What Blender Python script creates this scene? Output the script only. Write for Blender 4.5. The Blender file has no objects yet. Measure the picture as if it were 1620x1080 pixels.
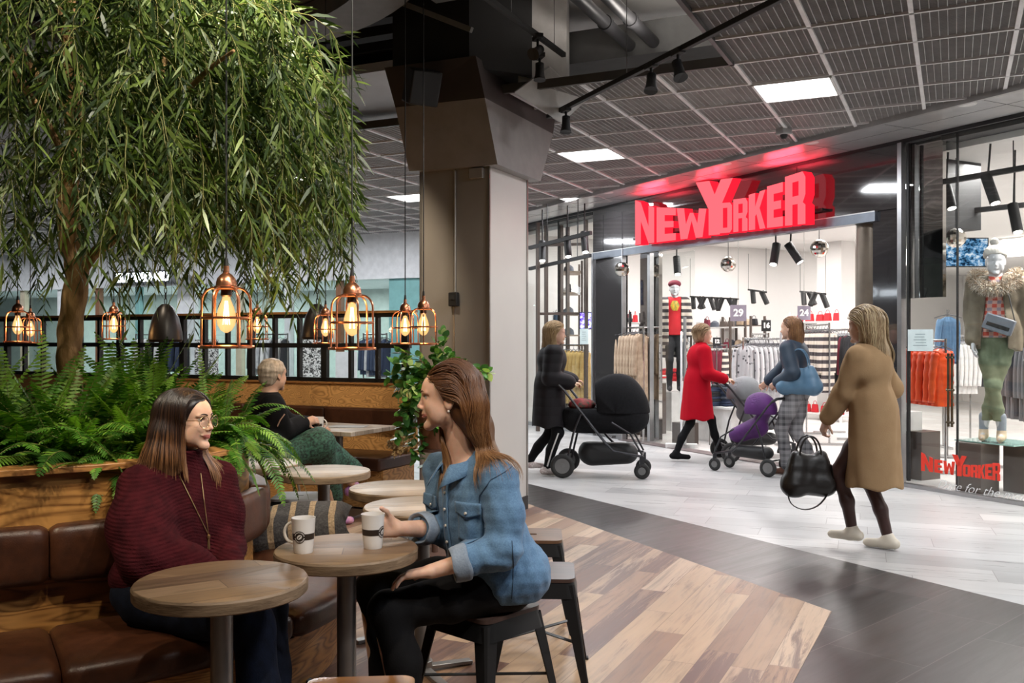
import bpy, bmesh, math, random
import numpy as np
from mathutils import Vector, Matrix
PI = math.pi
SC = bpy.context.scene
COL = SC.collection
# ------------------------------------------------------------------ camera
cam_data = bpy.data.cameras.new('camera')
cam_data.sensor_width = 36.0
cam_data.lens = 1490.0 / 1620.0 * 36.0
cam_data.shift_y = -3.0 / 1620.0
cam_data.clip_start = 0.05
cam_data.clip_end = 200
cam = bpy.data.objects.new('camera', cam_data)
cam.location = (0, 0, 1.45)
cam.rotation_euler = (PI / 2, 0, 0)
COL.objects.link(cam)
SC.camera = cam
# ------------------------------------------------------------------ world, exposure
w = bpy.data.worlds.new('world')
SC.world = w
w.use_nodes = True
w.node_tree.nodes['Background'].inputs[0].default_value = (0.9, 0.92, 1.0, 1)
w.node_tree.nodes['Background'].inputs[1].default_value = 0.035
SC.view_settings.view_transform = 'Standard'
SC.view_settings.look = 'None'
SC.view_settings.gamma = 1.0
SC.view_settings.exposure = 0.0
SC.view_settings.use_curve_mapping = False
SC.cycles.max_bounces = 7
SC.cycles.diffuse_bounces = 3
SC.cycles.glossy_bounces = 4
SC.cycles.transparent_max_bounces = 16
SC.cycles.transmission_bounces = 6
SC.cycles.sample_clamp_indirect = 5.0
SC.cycles.caustics_reflective = False
SC.cycles.caustics_refractive = False

# ------------------------------------------------------------------ axes of the place
D1 = Vector((0.4259, 0.9048)); D2 = Vector((-0.9048, 0.4259))      # café grid: planks, mesh ceiling, column
SO = Vector((3.86, 9.35)); SU = Vector((-0.4702, 0.8826)); SV = Vector((0.8826, 0.4702))  # shop front
def ST(s, t, z=0.0):
    return Vector((D1.x * s + D2.x * t, D1.y * s + D2.y * t, z))
def S(u, v, z=0.0):
    return Vector((SO.x + SU.x * u + SV.x * v, SO.y + SU.y * u + SV.y * v, z))
ANG_S = math.atan2(SU.y, SU.x)
ANG_D1 = math.atan2(D1.y, D1.x)

# ------------------------------------------------------------------ lamps that stand for the lighting of the rooms
def area(name, loc, size, power, color=(1, 1, 1), rot=(0, 0, 0), sy=None, spread=None):
    d = bpy.data.lights.new(name, 'AREA'); d.energy = power; d.color = color
    d.size = size
    if sy: d.shape = 'RECTANGLE'; d.size_y = sy
    if spread: d.spread = spread
    o = bpy.data.objects.new(name, d); o.location = loc; o.rotation_euler = rot
    COL.objects.link(o); return o
def spot(name, loc, target, power, color=(1, 1, 1), angle=50, blend=0.6, r=0.04):
    d = bpy.data.lights.new(name, 'SPOT'); d.energy = power; d.color = color
    d.spot_size = math.radians(angle); d.spot_blend = blend; d.shadow_soft_size = r
    o = bpy.data.objects.new(name, d); o.location = loc
    dv = Vector(target) - Vector(loc)
    o.rotation_euler = dv.to_track_quat('-Z', 'Y').to_euler()
    COL.objects.link(o); return o
WARM = (1.0, 0.80, 0.58); NEUT = (1.0, 0.93, 0.85); COOL = (0.93, 0.96, 1.0)
# shop interior: rows of ceiling lamps
for u_ in (-2.4, -0.2, 2.0, 4.2, 6.4):
    for v_ in (1.3, 4.3, 8.0):
        area('shop_ceiling_lamp', S(u_, v_, 3.27), 0.7, 74, (1.0, 0.96, 0.93), (0, 0, ANG_S))
# square light panels of the mesh ceiling: (s, t) of the lower corner, 0.6 m tiles
PANELS = [(7.434, 0.843), (9.234, 3.243), (11.034, 6.543), (9.234, 6.843), (5.034, -0.957), (12.234, 4.443),
          (11.034, 9.843), (2.0, -0.957), (3.2, -3.357), (11.6, 1.6 - 1.0)]
for s_, t_ in PANELS:
    area('ceiling_panel_lamp', ST(s_ + .3, t_ + .3, 3.425), 0.52, 55, COOL, (0, 0, ANG_D1))
# corridor downlights in the soffit
DOWN = [-4.3, -2.8, -1.24, 0.51, 1.8, 3.0, 4.16, 5.6, 7.0]
for u_ in DOWN:
    spot('soffit_downlight_lamp', S(u_, -0.70, 3.40), S(u_, -0.9, 0), 70, COOL, 110, 0.8, 0.05)
area('added_slab_fill', (1.1, 7.2, 3.75), .3, 9, NEUT, (PI, 0, 0))  # added uplights, unseen above the mesh, that brighten the pale slab
area('added_slab_fill', (2.6, 8.2, 3.75), .3, 10, NEUT, (PI, 0, 0))  # second added uplight for the slab
spot('window_spot_lamp', S(-1.5, .9, 3.1), S(-1.15, .35, 1.6), 260, NEUT, 60)
spot('window_spot_lamp', S(-.6, .7, 3.1), S(-1.3, .35, 1.9), 160, NEUT, 60)
# track spots over the café, plus added fill spots for climber and faces
spot('cafe_spot_and_fill', (0.9, 1.2, 3.6), (-0.2, 3.4, 0.7), 150, (1, .88, .74), 42)
spot('cafe_spot_and_fill', (-0.5, 1.6, 3.7), (-1.0, 3.5, 0.7), 130, (1, .84, .66), 46)
spot('cafe_spot_and_fill', (-2.6, 1.2, 3.5), (-2.2, 3.3, 0.6), 90, (1, .82, .6), 50)
spot('tree_spot_lamp', (0.1, 2.9, 4.2), (-1.2, 4.0, 2.85), 1150, (1, .95, .80), 30)
spot('tree_spot_lamp', (0.35, 2.3, 3.9), (-1.5, 4.1, 2.1), 560, (1, .93, .76), 50)
spot('cafe_spot_and_fill', (-.2, 4.4, 3.6), (-.55, 6.3, 1.0), 110, (1, .9, .75), 34)  # added fill that brightens the climber, no fitting of its own
spot('tree_spot_lamp', (-2.9, 1.6, 3.7), (-2.2, 4.0, 1.6), 230, (1, .90, .66), 60)
spot('cafe_spot_and_fill', (-1.55, 2.3, 3.3), (-.32, 3.45, 1.15), 120, (1, .86, .70), 26)  # added fill on the face of the woman in denim
spot('cafe_spot_and_fill', (0.1, 2.0, 3.5), (-1.12, 3.4, 1.05), 90, (1, .86, .70), 26)  # added fill on the face above the maroon sweater
spot('cafe_spot_and_fill', (0.3, 5.6, 3.6), (-0.9, 5.4, 0.6), 150, (1, .85, .68), 60)
spot('cafe_spot_and_fill', (-1.2, 6.2, 3.6), (-1.6, 8.6, 0.7), 220, (1, .84, .62), 60)
spot('cafe_spot_and_fill', (-3.2, 6.4, 3.6), (-2.8, 8.8, 0.8), 160, (1, .84, .62), 60)
spot('cafe_spot_and_fill', (1.6, 3.2, 3.7), (0.9, 4.8, 0), 210, (1, .86, .72), 62)
spot('column_spot_lamp', (2.2, 5.6, 3.3), (0.1, 7.7, 1.2), 120, (1, .93, .86), 50)

# ------------------------------------------------------------------ node materials
def nmat(name):
    m = bpy.data.materials.new(name); m.use_nodes = True
    nt = m.node_tree
    return m, nt, nt.nodes['Principled BSDF']
def L(nt, a, b): nt.links.new(a, b)
def nd(nt, t, **k):
    n = nt.nodes.new(t)
    for a, b in k.items(): setattr(n, a, b)
    return n
def coords(nt, scale=(1, 1, 1), rot=0.0, kind='Object', rand=False):
    tc = nd(nt, 'ShaderNodeTexCoord'); mp = nd(nt, 'ShaderNodeMapping')
    mp.inputs['Scale'].default_value = scale; mp.inputs['Rotation'].default_value = (0, 0, rot)
    L(nt, tc.outputs[kind], mp.inputs['Vector'])
    if rand:
        oi = nd(nt, 'ShaderNodeObjectInfo'); mu = nd(nt, 'ShaderNodeMath', operation='MULTIPLY'); mu.inputs[1].default_value = 13.0
        L(nt, oi.outputs['Random'], mu.inputs[0])
        cb = nd(nt, 'ShaderNodeCombineXYZ')
        for i in range(3): L(nt, mu.outputs[0], cb.inputs[i])
        L(nt, cb.outputs[0], mp.inputs['Location'])
    return mp.outputs[0]
def ramp(nt, fac, stops, interp='LINEAR'):
    r = nd(nt, 'ShaderNodeValToRGB'); r.color_ramp.interpolation = interp
    e = r.color_ramp.elements
    while len(e) > 1: e.remove(e[-1])
    e[0].position = stops[0][0]; e[0].color = (*stops[0][1], 1)
    for p, c in stops[1:]:
        x = e.new(p); x.color = (*c, 1)
    L(nt, fac, r.inputs[0]); return r.outputs[0]
def noise(nt, vec, scale=5, detail=3, rough=0.5, dist=0.0):
    n = nd(nt, 'ShaderNodeTexNoise'); n.inputs['Scale'].default_value = scale; n.inputs['Detail'].default_value = detail
    n.inputs['Roughness'].default_value = rough; n.inputs['Distortion'].default_value = dist
    L(nt, vec, n.inputs['Vector']); return n.outputs['Fac']
def bump(nt, bs, h, strength=0.2, dist=0.005):
    b = nd(nt, 'ShaderNodeBump'); b.inputs['Strength'].default_value = strength; b.inputs['Distance'].default_value = dist
    L(nt, h, b.inputs['Height']); L(nt, b.outputs[0], bs.inputs['Normal'])
def mixc(nt, fac, a, b, mode='MIX'):
    m = nd(nt, 'ShaderNodeMix', data_type='RGBA', blend_type=mode)
    for sock, v in ((m.inputs[0], fac), (m.inputs[6], a), (m.inputs[7], b)):
        if isinstance(v, (int, float)): sock.default_value = v
        elif isinstance(v, tuple): sock.default_value = (*v[:3], 1)
        else: L(nt, v, sock)
    return m.outputs[2]
def mth(nt, op, a, b=None):
    m = nd(nt, 'ShaderNodeMath', operation=op)
    for i, v in enumerate((a, b)):
        if v is None: continue
        if isinstance(v, (int, float)): m.inputs[i].default_value = v
        else: L(nt, v, m.inputs[i])
    return m.outputs[0]
_mc = {}
def mat(name, c=(.5, .5, .5), rough=0.5, metal=0.0, spec=0.5, c2=None, ns=8.0, nscale=(1, 1, 1), bmp=0.0, bs=60.0, bd=0.003, coat=0.0, sheen=0.0, trans=0.0, sss=0.0, rand=False):
    if name in _mc: return _mc[name]
    m, nt, b = nmat(name)
    b.inputs['Base Color'].default_value = (*c, 1); b.inputs['Roughness'].default_value = rough
    b.inputs['Metallic'].default_value = metal; b.inputs['Specular IOR Level'].default_value = spec
    if coat: b.inputs['Coat Weight'].default_value = coat; b.inputs['Coat Roughness'].default_value = 0.15
    if sheen: b.inputs['Sheen Weight'].default_value = sheen
    if trans: b.inputs['Transmission Weight'].default_value = trans
    if sss:
        b.inputs['Subsurface Weight'].default_value = sss; b.inputs['Subsurface Radius'].default_value = (.012, .005, .003); b.inputs['Subsurface Scale'].default_value = 1.0
    v = coords(nt, nscale, rand=rand)
    if c2 is None: c2 = tuple(x * 0.86 for x in c)
    f = noise(nt, v, ns, 4, 0.55)
    L(nt, ramp(nt, f, [(0.35, c2), (0.65, c)]), b.inputs['Base Color'])
    if bmp: bump(nt, b, noise(nt, v, bs, 3), bmp, bd)
    _mc[name] = m; return m
def emis(name, c, strength):
    if name in _mc: return _mc[name]
    m = bpy.data.materials.new(name); m.use_nodes = True; nt = m.node_tree; nt.nodes.clear()
    e = nd(nt, 'ShaderNodeEmission'); o = nd(nt, 'ShaderNodeOutputMaterial')
    e.inputs[0].default_value = (*c, 1); e.inputs[1].default_value = strength
    L(nt, e.outputs[0], o.inputs[0]); _mc[name] = m; return m
def glassm(name, tint=(1, 1, 1), refl=0.06, rough=0.0, graze=0.5):
    if name in _mc: return _mc[name]
    m = bpy.data.materials.new(name); m.use_nodes = True; nt = m.node_tree; nt.nodes.clear()
    t = nd(nt, 'ShaderNodeBsdfTransparent'); g = nd(nt, 'ShaderNodeBsdfGlossy'); mx = nd(nt, 'ShaderNodeMixShader'); o = nd(nt, 'ShaderNodeOutputMaterial')
    t.inputs[0].default_value = (*tint, 1); g.inputs['Roughness'].default_value = rough
    lw = nd(nt, 'ShaderNodeLayerWeight'); lw.inputs[0].default_value = 0.25
    f = mth(nt, 'ADD', mth(nt, 'MULTIPLY', lw.outputs['Facing'], graze * 0.3), refl)
    L(nt, f, mx.inputs[0]); L(nt, t.outputs[0], mx.inputs[1]); L(nt, g.outputs[0], mx.inputs[2]); L(nt, mx.outputs[0], o.inputs[0])
    _mc[name] = m; return m
def planks(name, cols, width, length, ang, rough=0.35, grain=0.5, groove=(.02, .02, .02), gw=0.02, gscale=(3, 60), bmpv=0.15, seed=0.0, streak=None):
    """planks or tiles running along the direction 'ang' in the xy plane"""
    if name in _mc: return _mc[name]
    m, nt, b = nmat(name)
    v = coords(nt, (1, 1, 1), -ang)
    # mapping rotates the vector; x runs along the plank
    sp = nd(nt, 'ShaderNodeSeparateXYZ'); L(nt, v, sp.inputs[0])
    yr = mth(nt, 'DIVIDE', sp.outputs[1], width); row = mth(nt, 'FLOOR', yr)
    wn = nd(nt, 'ShaderNodeTexWhiteNoise', noise_dimensions='1D'); L(nt, mth(nt, 'ADD', row, seed), wn.inputs['W'])
    xr = mth(nt, 'ADD', mth(nt, 'DIVIDE', sp.outputs[0], length), wn.outputs['Value']); colm = mth(nt, 'FLOOR', xr)
    cb = nd(nt, 'ShaderNodeCombineXYZ'); L(nt, row, cb.inputs[0]); L(nt, colm, cb.inputs[1]); cb.inputs[2].default_value = seed
    w2 = nd(nt, 'ShaderNodeTexWhiteNoise', noise_dimensions='3D'); L(nt, cb.outputs[0], w2.inputs['Vector'])
    n = len(cols)
    base = ramp(nt, w2.outputs['Value'], [(i / n, c) for i, c in enumerate(cols)], 'CONSTANT')
    # grain, shifted by plank
    off = nd(nt, 'ShaderNodeVectorMath', operation='MULTIPLY_ADD'); L(nt, cb.outputs[0], off.inputs[0]); off.inputs[1].default_value = (3.7, 5.1, 0); L(nt, v, off.inputs[2])
    sc = nd(nt, 'ShaderNodeMapping'); sc.inputs['Scale'].default_value = (gscale[0], gscale[1], 1); L(nt, off.outputs[0], sc.inputs[0])
    g1 = noise(nt, sc.outputs[0], 1.0, 6, 0.65, 0.6)
    sc2 = nd(nt, 'ShaderNodeMapping'); sc2.inputs['Scale'].default_value = (gscale[0] * .5, gscale[1] * .12, 1); L(nt, off.outputs[0], sc2.inputs[0])
    g2 = noise(nt, sc2.outputs[0], 1.0, 4, 0.6, 1.0)
    gg = mth(nt, 'ADD', mth(nt, 'MULTIPLY', g1, .5), mth(nt, 'MULTIPLY', g2, .5))
    gr = ramp(nt, gg, [(0.3, (1 - grain,) * 3), (0.5, (1, 1, 1)), (0.72, (1 + grain * .35,) * 3)])
    colr = mixc(nt, 1.0, base, gr, 'MULTIPLY')
    if streak:
        sc3 = nd(nt, 'ShaderNodeMapping'); sc3.inputs['Scale'].default_value = (.8, 11, 1); L(nt, off.outputs[0], sc3.inputs[0])
        g3 = mth(nt, 'ADD', noise(nt, sc3.outputs[0], 1.0, 8, .75, .8), mth(nt, 'MULTIPLY', mth(nt, 'SUBTRACT', w2.outputs['Value'], .5), .22))
        colr = mixc(nt, ramp(nt, g3, [(.54, (0, 0, 0)), (.62, (.75, .75, .75))]), colr, streak)
    fy = mth(nt, 'FRACT', yr); fx = mth(nt, 'FRACT', xr)
    ey = mth(nt, 'MINIMUM', fy, mth(nt, 'SUBTRACT', 1.0, fy)); ex = mth(nt, 'MINIMUM', fx, mth(nt, 'SUBTRACT', 1.0, fx))
    ey = mth(nt, 'LESS_THAN', ey, gw); ex = mth(nt, 'LESS_THAN', ex, gw * width / length)
    e = mth(nt, 'MAXIMUM', ex, ey)
    colr = mixc(nt, mth(nt, 'MULTIPLY', e, 0.85), colr, groove)
    L(nt, colr, b.inputs['Base Color'])
    rr = mth(nt, 'ADD', mth(nt, 'MULTIPLY', g1, 0.25), rough - 0.12); L(nt, rr, b.inputs['Roughness'])
    bump(nt, b, mth(nt, 'SUBTRACT', g1, mth(nt, 'MULTIPLY', e, 2.0)), bmpv, 0.002)
    _mc[name] = m; return m
def oak(name, light=(.42, .22, .07), dark=(.16, .065, .018), rot=(0, 0, 0), stretch=(1.2, 1.2, 9), rough=.4, ring=3.0):
    if name in _mc: return _mc[name]
    m, nt, b = nmat(name)
    tc = nd(nt, 'ShaderNodeTexCoord'); mp = nd(nt, 'ShaderNodeMapping'); mp.inputs['Rotation'].default_value = rot; mp.inputs['Scale'].default_value = stretch
    L(nt, tc.outputs['Object'], mp.inputs[0])
    n = nd(nt, 'ShaderNodeTexNoise'); n.inputs['Scale'].default_value = 0.8; n.inputs['Detail'].default_value = 2; n.inputs['Distortion'].default_value = .4
    L(nt, mp.outputs[0], n.inputs['Vector'])
    f = mth(nt, 'FRACT', mth(nt, 'MULTIPLY', n.outputs['Fac'], ring * 9))
    f = mth(nt, 'ABSOLUTE', mth(nt, 'SUBTRACT', f, .5))
    mp2 = nd(nt, 'ShaderNodeMapping'); mp2.inputs['Rotation'].default_value = rot; mp2.inputs['Scale'].default_value = (stretch[0] * 4, stretch[1] * 4, stretch[2] * 12)
    L(nt, tc.outputs['Object'], mp2.inputs[0])
    g = noise(nt, mp2.outputs[0], 1.5, 4, .6)
    h = mth(nt, 'ADD', mth(nt, 'MULTIPLY', f, 1.2), mth(nt, 'MULTIPLY', g, .55))
    c = ramp(nt, h, [(0.22, dark), (0.42, tuple((a + d) / 2 for a, d in zip(light, dark))), (0.62, light), (.9, tuple(x * 1.15 for x in light))])
    L(nt, c, b.inputs['Base Color']); b.inputs['Roughness'].default_value = rough
    bump(nt, b, h, .12, .002)
    _mc[name] = m; return m
def leather(name, c=(.085, .032, .014), c2=(.03, .011, .006), rough=.36):
    if name in _mc: return _mc[name]
    m, nt, b = nmat(name)
    v = coords(nt)
    f = noise(nt, v, 3.5, 6, .65, .4); f2 = noise(nt, v, 28, 3, .5)
    h = mth(nt, 'ADD', mth(nt, 'MULTIPLY', f, .7), mth(nt, 'MULTIPLY', f2, .3))
    L(nt, ramp(nt, h, [(.32, c2), (.5, tuple((a + d) / 2 for a, d in zip(c, c2))), (.68, c), (.8, tuple(x * 1.7 for x in c))]), b.inputs['Base Color'])
    L(nt, mth(nt, 'ADD', mth(nt, 'MULTIPLY', f, .3), rough - .15), b.inputs['Roughness'])
    vo = nd(nt, 'ShaderNodeTexVoronoi'); vo.inputs['Scale'].default_value = 240; L(nt, v, vo.inputs['Vector'])
    bump(nt, b, mth(nt, 'ADD', mth(nt, 'MULTIPLY', vo.outputs['Distance'], .4), f2), .22, .003)
    _mc[name] = m; return m

# ------------------------------------------------------------------ mesh building
def new_mesh(name, V, F, mi=None, smooth=True, sharp=0.6):
    me = bpy.data.meshes.new(name)
    V = np.asarray(V, dtype=np.float32)
    if isinstance(F, np.ndarray):
        k = F.shape[1]; n = len(F); idx = F.ravel().astype(np.int32); st = np.arange(n, dtype=np.int32) * k; tot = np.full(n, k, dtype=np.int32)
    else:
        tot = np.array([len(f) for f in F], dtype=np.int32); n = len(F)
        idx = np.fromiter((i for f in F for i in f), dtype=np.int32, count=int(tot.sum())); st = np.concatenate([[0], np.cumsum(tot)[:-1]]).astype(np.int32) if n else tot
    me.vertices.add(len(V)); me.vertices.foreach_set('co', V.ravel())
    me.loops.add(len(idx)); me.loops.foreach_set('vertex_index', idx)
    me.polygons.add(n); me.polygons.foreach_set('loop_start', st); me.polygons.foreach_set('loop_total', tot)
    if mi is not None: me.polygons.foreach_set('material_index', np.asarray(mi, dtype=np.int32))
    me.polygons.foreach_set('use_smooth', np.full(n, bool(smooth)))
    me.update(calc_edges=True); me.validate()
    if smooth and sharp: me.set_sharp_from_angle(angle=sharp)
    return me
def link(name, me, mats=(), parent=None):
    o = bpy.data.objects.new(name, me)
    for m in (mats if isinstance(mats, (list, tuple)) else [mats]): me.materials.append(m)
    COL.objects.link(o)
    if parent is not None:
        o.parent = parent
        w = parent
        T = Matrix.Identity(4)
        while w is not None:
            T = (w.matrix_parent_inverse @ w.matrix_basis_c if False else w.matrix_parent_inverse @ Matrix.LocRotScale(w.location, w.rotation_euler, w.scale)) @ T
            w = w.parent
        o.matrix_parent_inverse = T.inverted()
    return o
def tag(o, label=None, cat=None, group=None, kind=None):
    if label: o['label'] = label
    if cat: o['category'] = cat
    if group: o['group'] = group
    if kind: o['kind'] = kind
    return o
def thing(name, label, cat, loc=(0, 0, 0), group=None, rz=0.0):
    o = bpy.data.objects.new(name, None); o.empty_display_size = .1
    o.location = loc; o.rotation_euler = (0, 0, rz); COL.objects.link(o)
    return tag(o, label, cat, group)
def kids(o): return [c for c in bpy.data.objects if c.parent is o]
def copy_tree(o, loc=None, rz=None, scale=None, label=None, group=None, _p=None, mats=None):
    ch = KID.get(o.name)
    if ch is None: ch = KID[o.name] = kids(o)
    c = o.copy(); COL.objects.link(c)
    if _p is not None: c.parent = _p
    else:
        if loc is not None: c.location = loc
        if rz is not None: c.rotation_euler = (0, 0, rz)
        if scale is not None: c.scale = scale if hasattr(scale, '__len__') else (scale,) * 3
        if label: c['label'] = label
        if group: c['group'] = group
    KID[c.name] = [copy_tree(k, _p=c) for k in ch]
    return c
KID = {}
class MB:
    def __init__(s): s.v = []; s.f = []; s.m = []
    def add(s, V, F, m=0):
        b = len(s.v); s.v.extend(tuple(x) for x in V); s.f.extend(tuple(i + b for i in f) for f in F); s.m.extend([m] * len(F)); return s
    def box(s, c, d, rz=0.0, m=0, R=None, top=1.0):
        x, y, z = d[0] / 2, d[1] / 2, d[2] / 2
        P = [(-x, -y, -z), (x, -y, -z), (x, y, -z), (-x, y, -z), (-x * top, -y * top, z), (x * top, -y * top, z), (x * top, y * top, z), (-x * top, y * top, z)]
        if R is None: R = Matrix.Rotation(rz, 3, 'Z')
        c = Vector(c)
        return s.add([R @ Vector(p) + c for p in P], [(3, 2, 1, 0), (4, 5, 6, 7), (0, 1, 5, 4), (1, 2, 6, 5), (2, 3, 7, 6), (3, 0, 4, 7)], m)
    def beam(s, a, b, w, h=None, m=0, up=(0, 0, 1)):
        a = Vector(a); b = Vector(b); h = h or w
        d = b - a; l = d.length; d.normalize(); u = Vector(up)
        if abs(d.dot(u)) > .98: u = Vector((0, 1, 0)) if abs(d.y) < .9 else Vector((1, 0, 0))
        x = d.cross(u).normalized(); y = x.cross(d).normalized()
        R = Matrix((x, y, d)).transposed()
        return s.box((a + b) / 2, (w, h, l), R=R, m=m)
    def prism(s, poly, z0, z1, m=0, ms=None):
        n = len(poly); V = [(p[0], p[1], z0) for p in poly] + [(p[0], p[1], z1) for p in poly]
        s.add(V, [tuple(range(n - 1, -1, -1)), tuple(range(n, 2 * n))], m)
        b = len(s.v) - 2 * n
        for i in range(n):
            s.f.append((b + i, b + (i + 1) % n, b + n + (i + 1) % n, b + n + i)); s.m.append(m if ms is None else ms)
        return s
    def tube(s, pts, r, n=8, m=0, cap=True, flat=None, closed=False):
        pts = [Vector(p) for p in pts]; k = len(pts)
        rs = r if hasattr(r, '__len__') else [r] * k
        b = len(s.v); pu = None
        for i, p in enumerate(pts):
            if closed: t = pts[(i + 1) % k] - pts[i - 1]
            else: t = pts[min(i + 1, k - 1)] - pts[max(i - 1, 0)]
            if t.length < 1e-9: t = Vector((0, 0, 1))
            t.normalize()
            if pu is None:
                u = Vector((0, 0, 1)) if abs(t.z) < .9 else Vector((1, 0, 0))
            else: u = pu
            u = (u - t * u.dot(t)).normalized(); pu = u; v = t.cross(u)
            for j in range(n):
                a = 2 * PI * j / n; s.v.append(tuple(p + (u * math.cos(a) * (flat or 1.0) + v * math.sin(a)) * rs[i]))
        for i in range(k if closed else k - 1):
            for j in range(n):
                i2 = (i + 1) % k
                s.f.append((b + i * n + j, b + i * n + (j + 1) % n, b + i2 * n + (j + 1) % n, b + i2 * n + j)); s.m.append(m)
        if cap and not closed:
            s.f.append(tuple(b + j for j in range(n - 1, -1, -1))); s.f.append(tuple(b + (k - 1) * n + j for j in range(n))); s.m += [m, m]
        return s
    def cyl(s, a, b, r, n=20, m=0, r2=None): return s.tube([a, b], [r, r if r2 is None else r2], n, m)
    def lathe(s, prof, c=(0, 0, 0), n=32, m=0, ax=None):
        R = ax or Matrix.Identity(3); c = Vector(c); b = len(s.v); k = len(prof)
        for r, z in prof:
            for j in range(n):
                a = 2 * PI * j / n; s.v.append(tuple(R @ Vector((r * math.cos(a), r * math.sin(a), z)) + c))
        for i in range(k - 1):
            for j in range(n):
                s.f.append((b + i * n + j, b + i * n + (j + 1) % n, b + (i + 1) * n + (j + 1) % n, b + (i + 1) * n + j)); s.m.append(m)
        if prof[0][0] > 1e-5: s.f.append(tuple(b + j for j in range(n - 1, -1, -1))); s.m.append(m)
        if prof[-1][0] > 1e-5: s.f.append(tuple(b + (k - 1) * n + j for j in range(n))); s.m.append(m)
        return s
    def grid(s, P, m=0, closeu=False):
        """P: rows x cols of points"""
        r, c = len(P), len(P[0]); b = len(s.v)
        for row in P: s.v.extend(tuple(p) for p in row)
        for i in range(r - 1):
            for j in range(c if closeu else c - 1):
                j2 = (j + 1) % c
                s.f.append((b + i * c + j, b + i * c + j2, b + (i + 1) * c + j2, b + (i + 1) * c + j)); s.m.append(m)
        return s
    def build(s, name, mats, parent=None, smooth=True, bevel=0.0, sharp=0.6, seg=2, sub=0):
        me = new_mesh(name, s.v, s.f, s.m, smooth, sharp)
        o = link(name, me, mats, parent)
        if bevel:
            b = o.modifiers.new('bevel', 'BEVEL'); b.width = bevel; b.segments = seg; b.limit_method = 'ANGLE'; b.angle_limit = math.radians(35)
        if sub:
            b = o.modifiers.new('sub', 'SUBSURF'); b.levels = sub; b.render_levels = sub
        return o
def struct(o): o['kind'] = 'structure'; return o
def text_mesh(name, body, size, mats, parent=None, M4=None, ext=0.002, bold=0.0, shear=0.0, font_align='CENTER'):
    cu = bpy.data.curves.new(name + '_c', 'FONT'); cu.body = body; cu.size = size; cu.extrude = ext; cu.offset = bold; cu.shear = shear
    cu.align_x = font_align; cu.align_y = 'CENTER'; cu.resolution_u = 3
    t = bpy.data.objects.new(name + '_t', cu); COL.objects.link(t)
    dg = bpy.context.evaluated_depsgraph_get()
    me = bpy.data.meshes.new_from_object(t.evaluated_get(dg))
    bpy.data.objects.remove(t)
    me.name = name
    me.materials.clear()
    if M4 is not None: me.transform(M4)
    return link(name, me, mats, parent)
def frame(c, right, up):
    """matrix whose x is right, y up, z out of the page"""
    r = Vector(right).normalized(); u = Vector(up).normalized(); n = r.cross(u)
    M4 = Matrix((r, u, n)).transposed().to_4x4(); M4.translation = Vector(c); return M4
# ================================================================== THE SETTING
m_wood_floor = planks('cafe_plank_floor', [(.36, .235, .15), (.44, .30, .19), (.26, .155, .10), (.50, .36, .25), (.33, .20, .125), (.17, .09, .062), (.40, .27, .18), (.30, .185, .12)], .15, 1.25, ANG_D1, rough=.42, grain=.6, groove=(.12, .07, .05), gw=.008, gscale=(2.2, 46), seed=3.0, streak=(.085, .042, .040))
m_dark_tile = planks('dark_tile_floor', [(.030, .024, .0235), (.036, .029, .028), (.025, .021, .021), (.040, .031, .030)], .45, .9, math.radians(43), rough=.34, grain=.3, groove=(.13, .11, .105), gw=.005, gscale=(1.5, 16), bmpv=.05, seed=7.0)
m_white_tile = planks('white_tile_floor', [(.42, .415, .415), (.46, .455, .455), (.38, .375, .375), (.49, .48, .475)], .30, 1.2, math.atan2(.346, -.938), rough=.30, grain=.22, groove=(.16, .15, .15), gw=.007, gscale=(1.2, 22), bmpv=.05, seed=11.0)
m_shop_tile = planks('shop_tile_floor', [(.66, .63, .61), (.70, .68, .66)], .6, .6, ANG_S, rough=.22, grain=.1, groove=(.5, .48, .46), gw=.005, bmpv=.02, seed=2.0)
def slab(name, poly, z0, z1, m): return struct(MB().prism(poly, z0, z1).build(name, m, smooth=False))
slab('floor', [(-22, -4), (12, -4), (16, 34), (-22, 34)], -.12, 0, m_white_tile)
slab('floor', [(-3.0, -3), (6.85, -3), (6.6, -1.15), (2.79, 5.14), (.208, 9.39), (-.2, 10.06), (-.95, 9.1), (-9, 9.1)], 0, .003, m_dark_tile)
slab('floor', [(-9, -3), (-2.1, -3), (1.19, 3.98), (1.70, 5.01), (.18, 8.21), (-.33, 9.22), (-9, 13.3)], .003, .006, m_wood_floor)
slab('floor', [tuple(S(u, v)[:2]) for u, v in ((-6, .05), (8.3, .05), (8.3, 13), (-6, 13))], 0, .004, m_shop_tile)
# threshold strip of the shop
slab('trim_1', [tuple(S(u, v)[:2]) for u, v in ((.35, -.06), (4.85, -.06), (4.85, .16), (.35, .16))], .004, .009, mat('threshold_steel', (.25, .2, .2), .35, .6))

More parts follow.
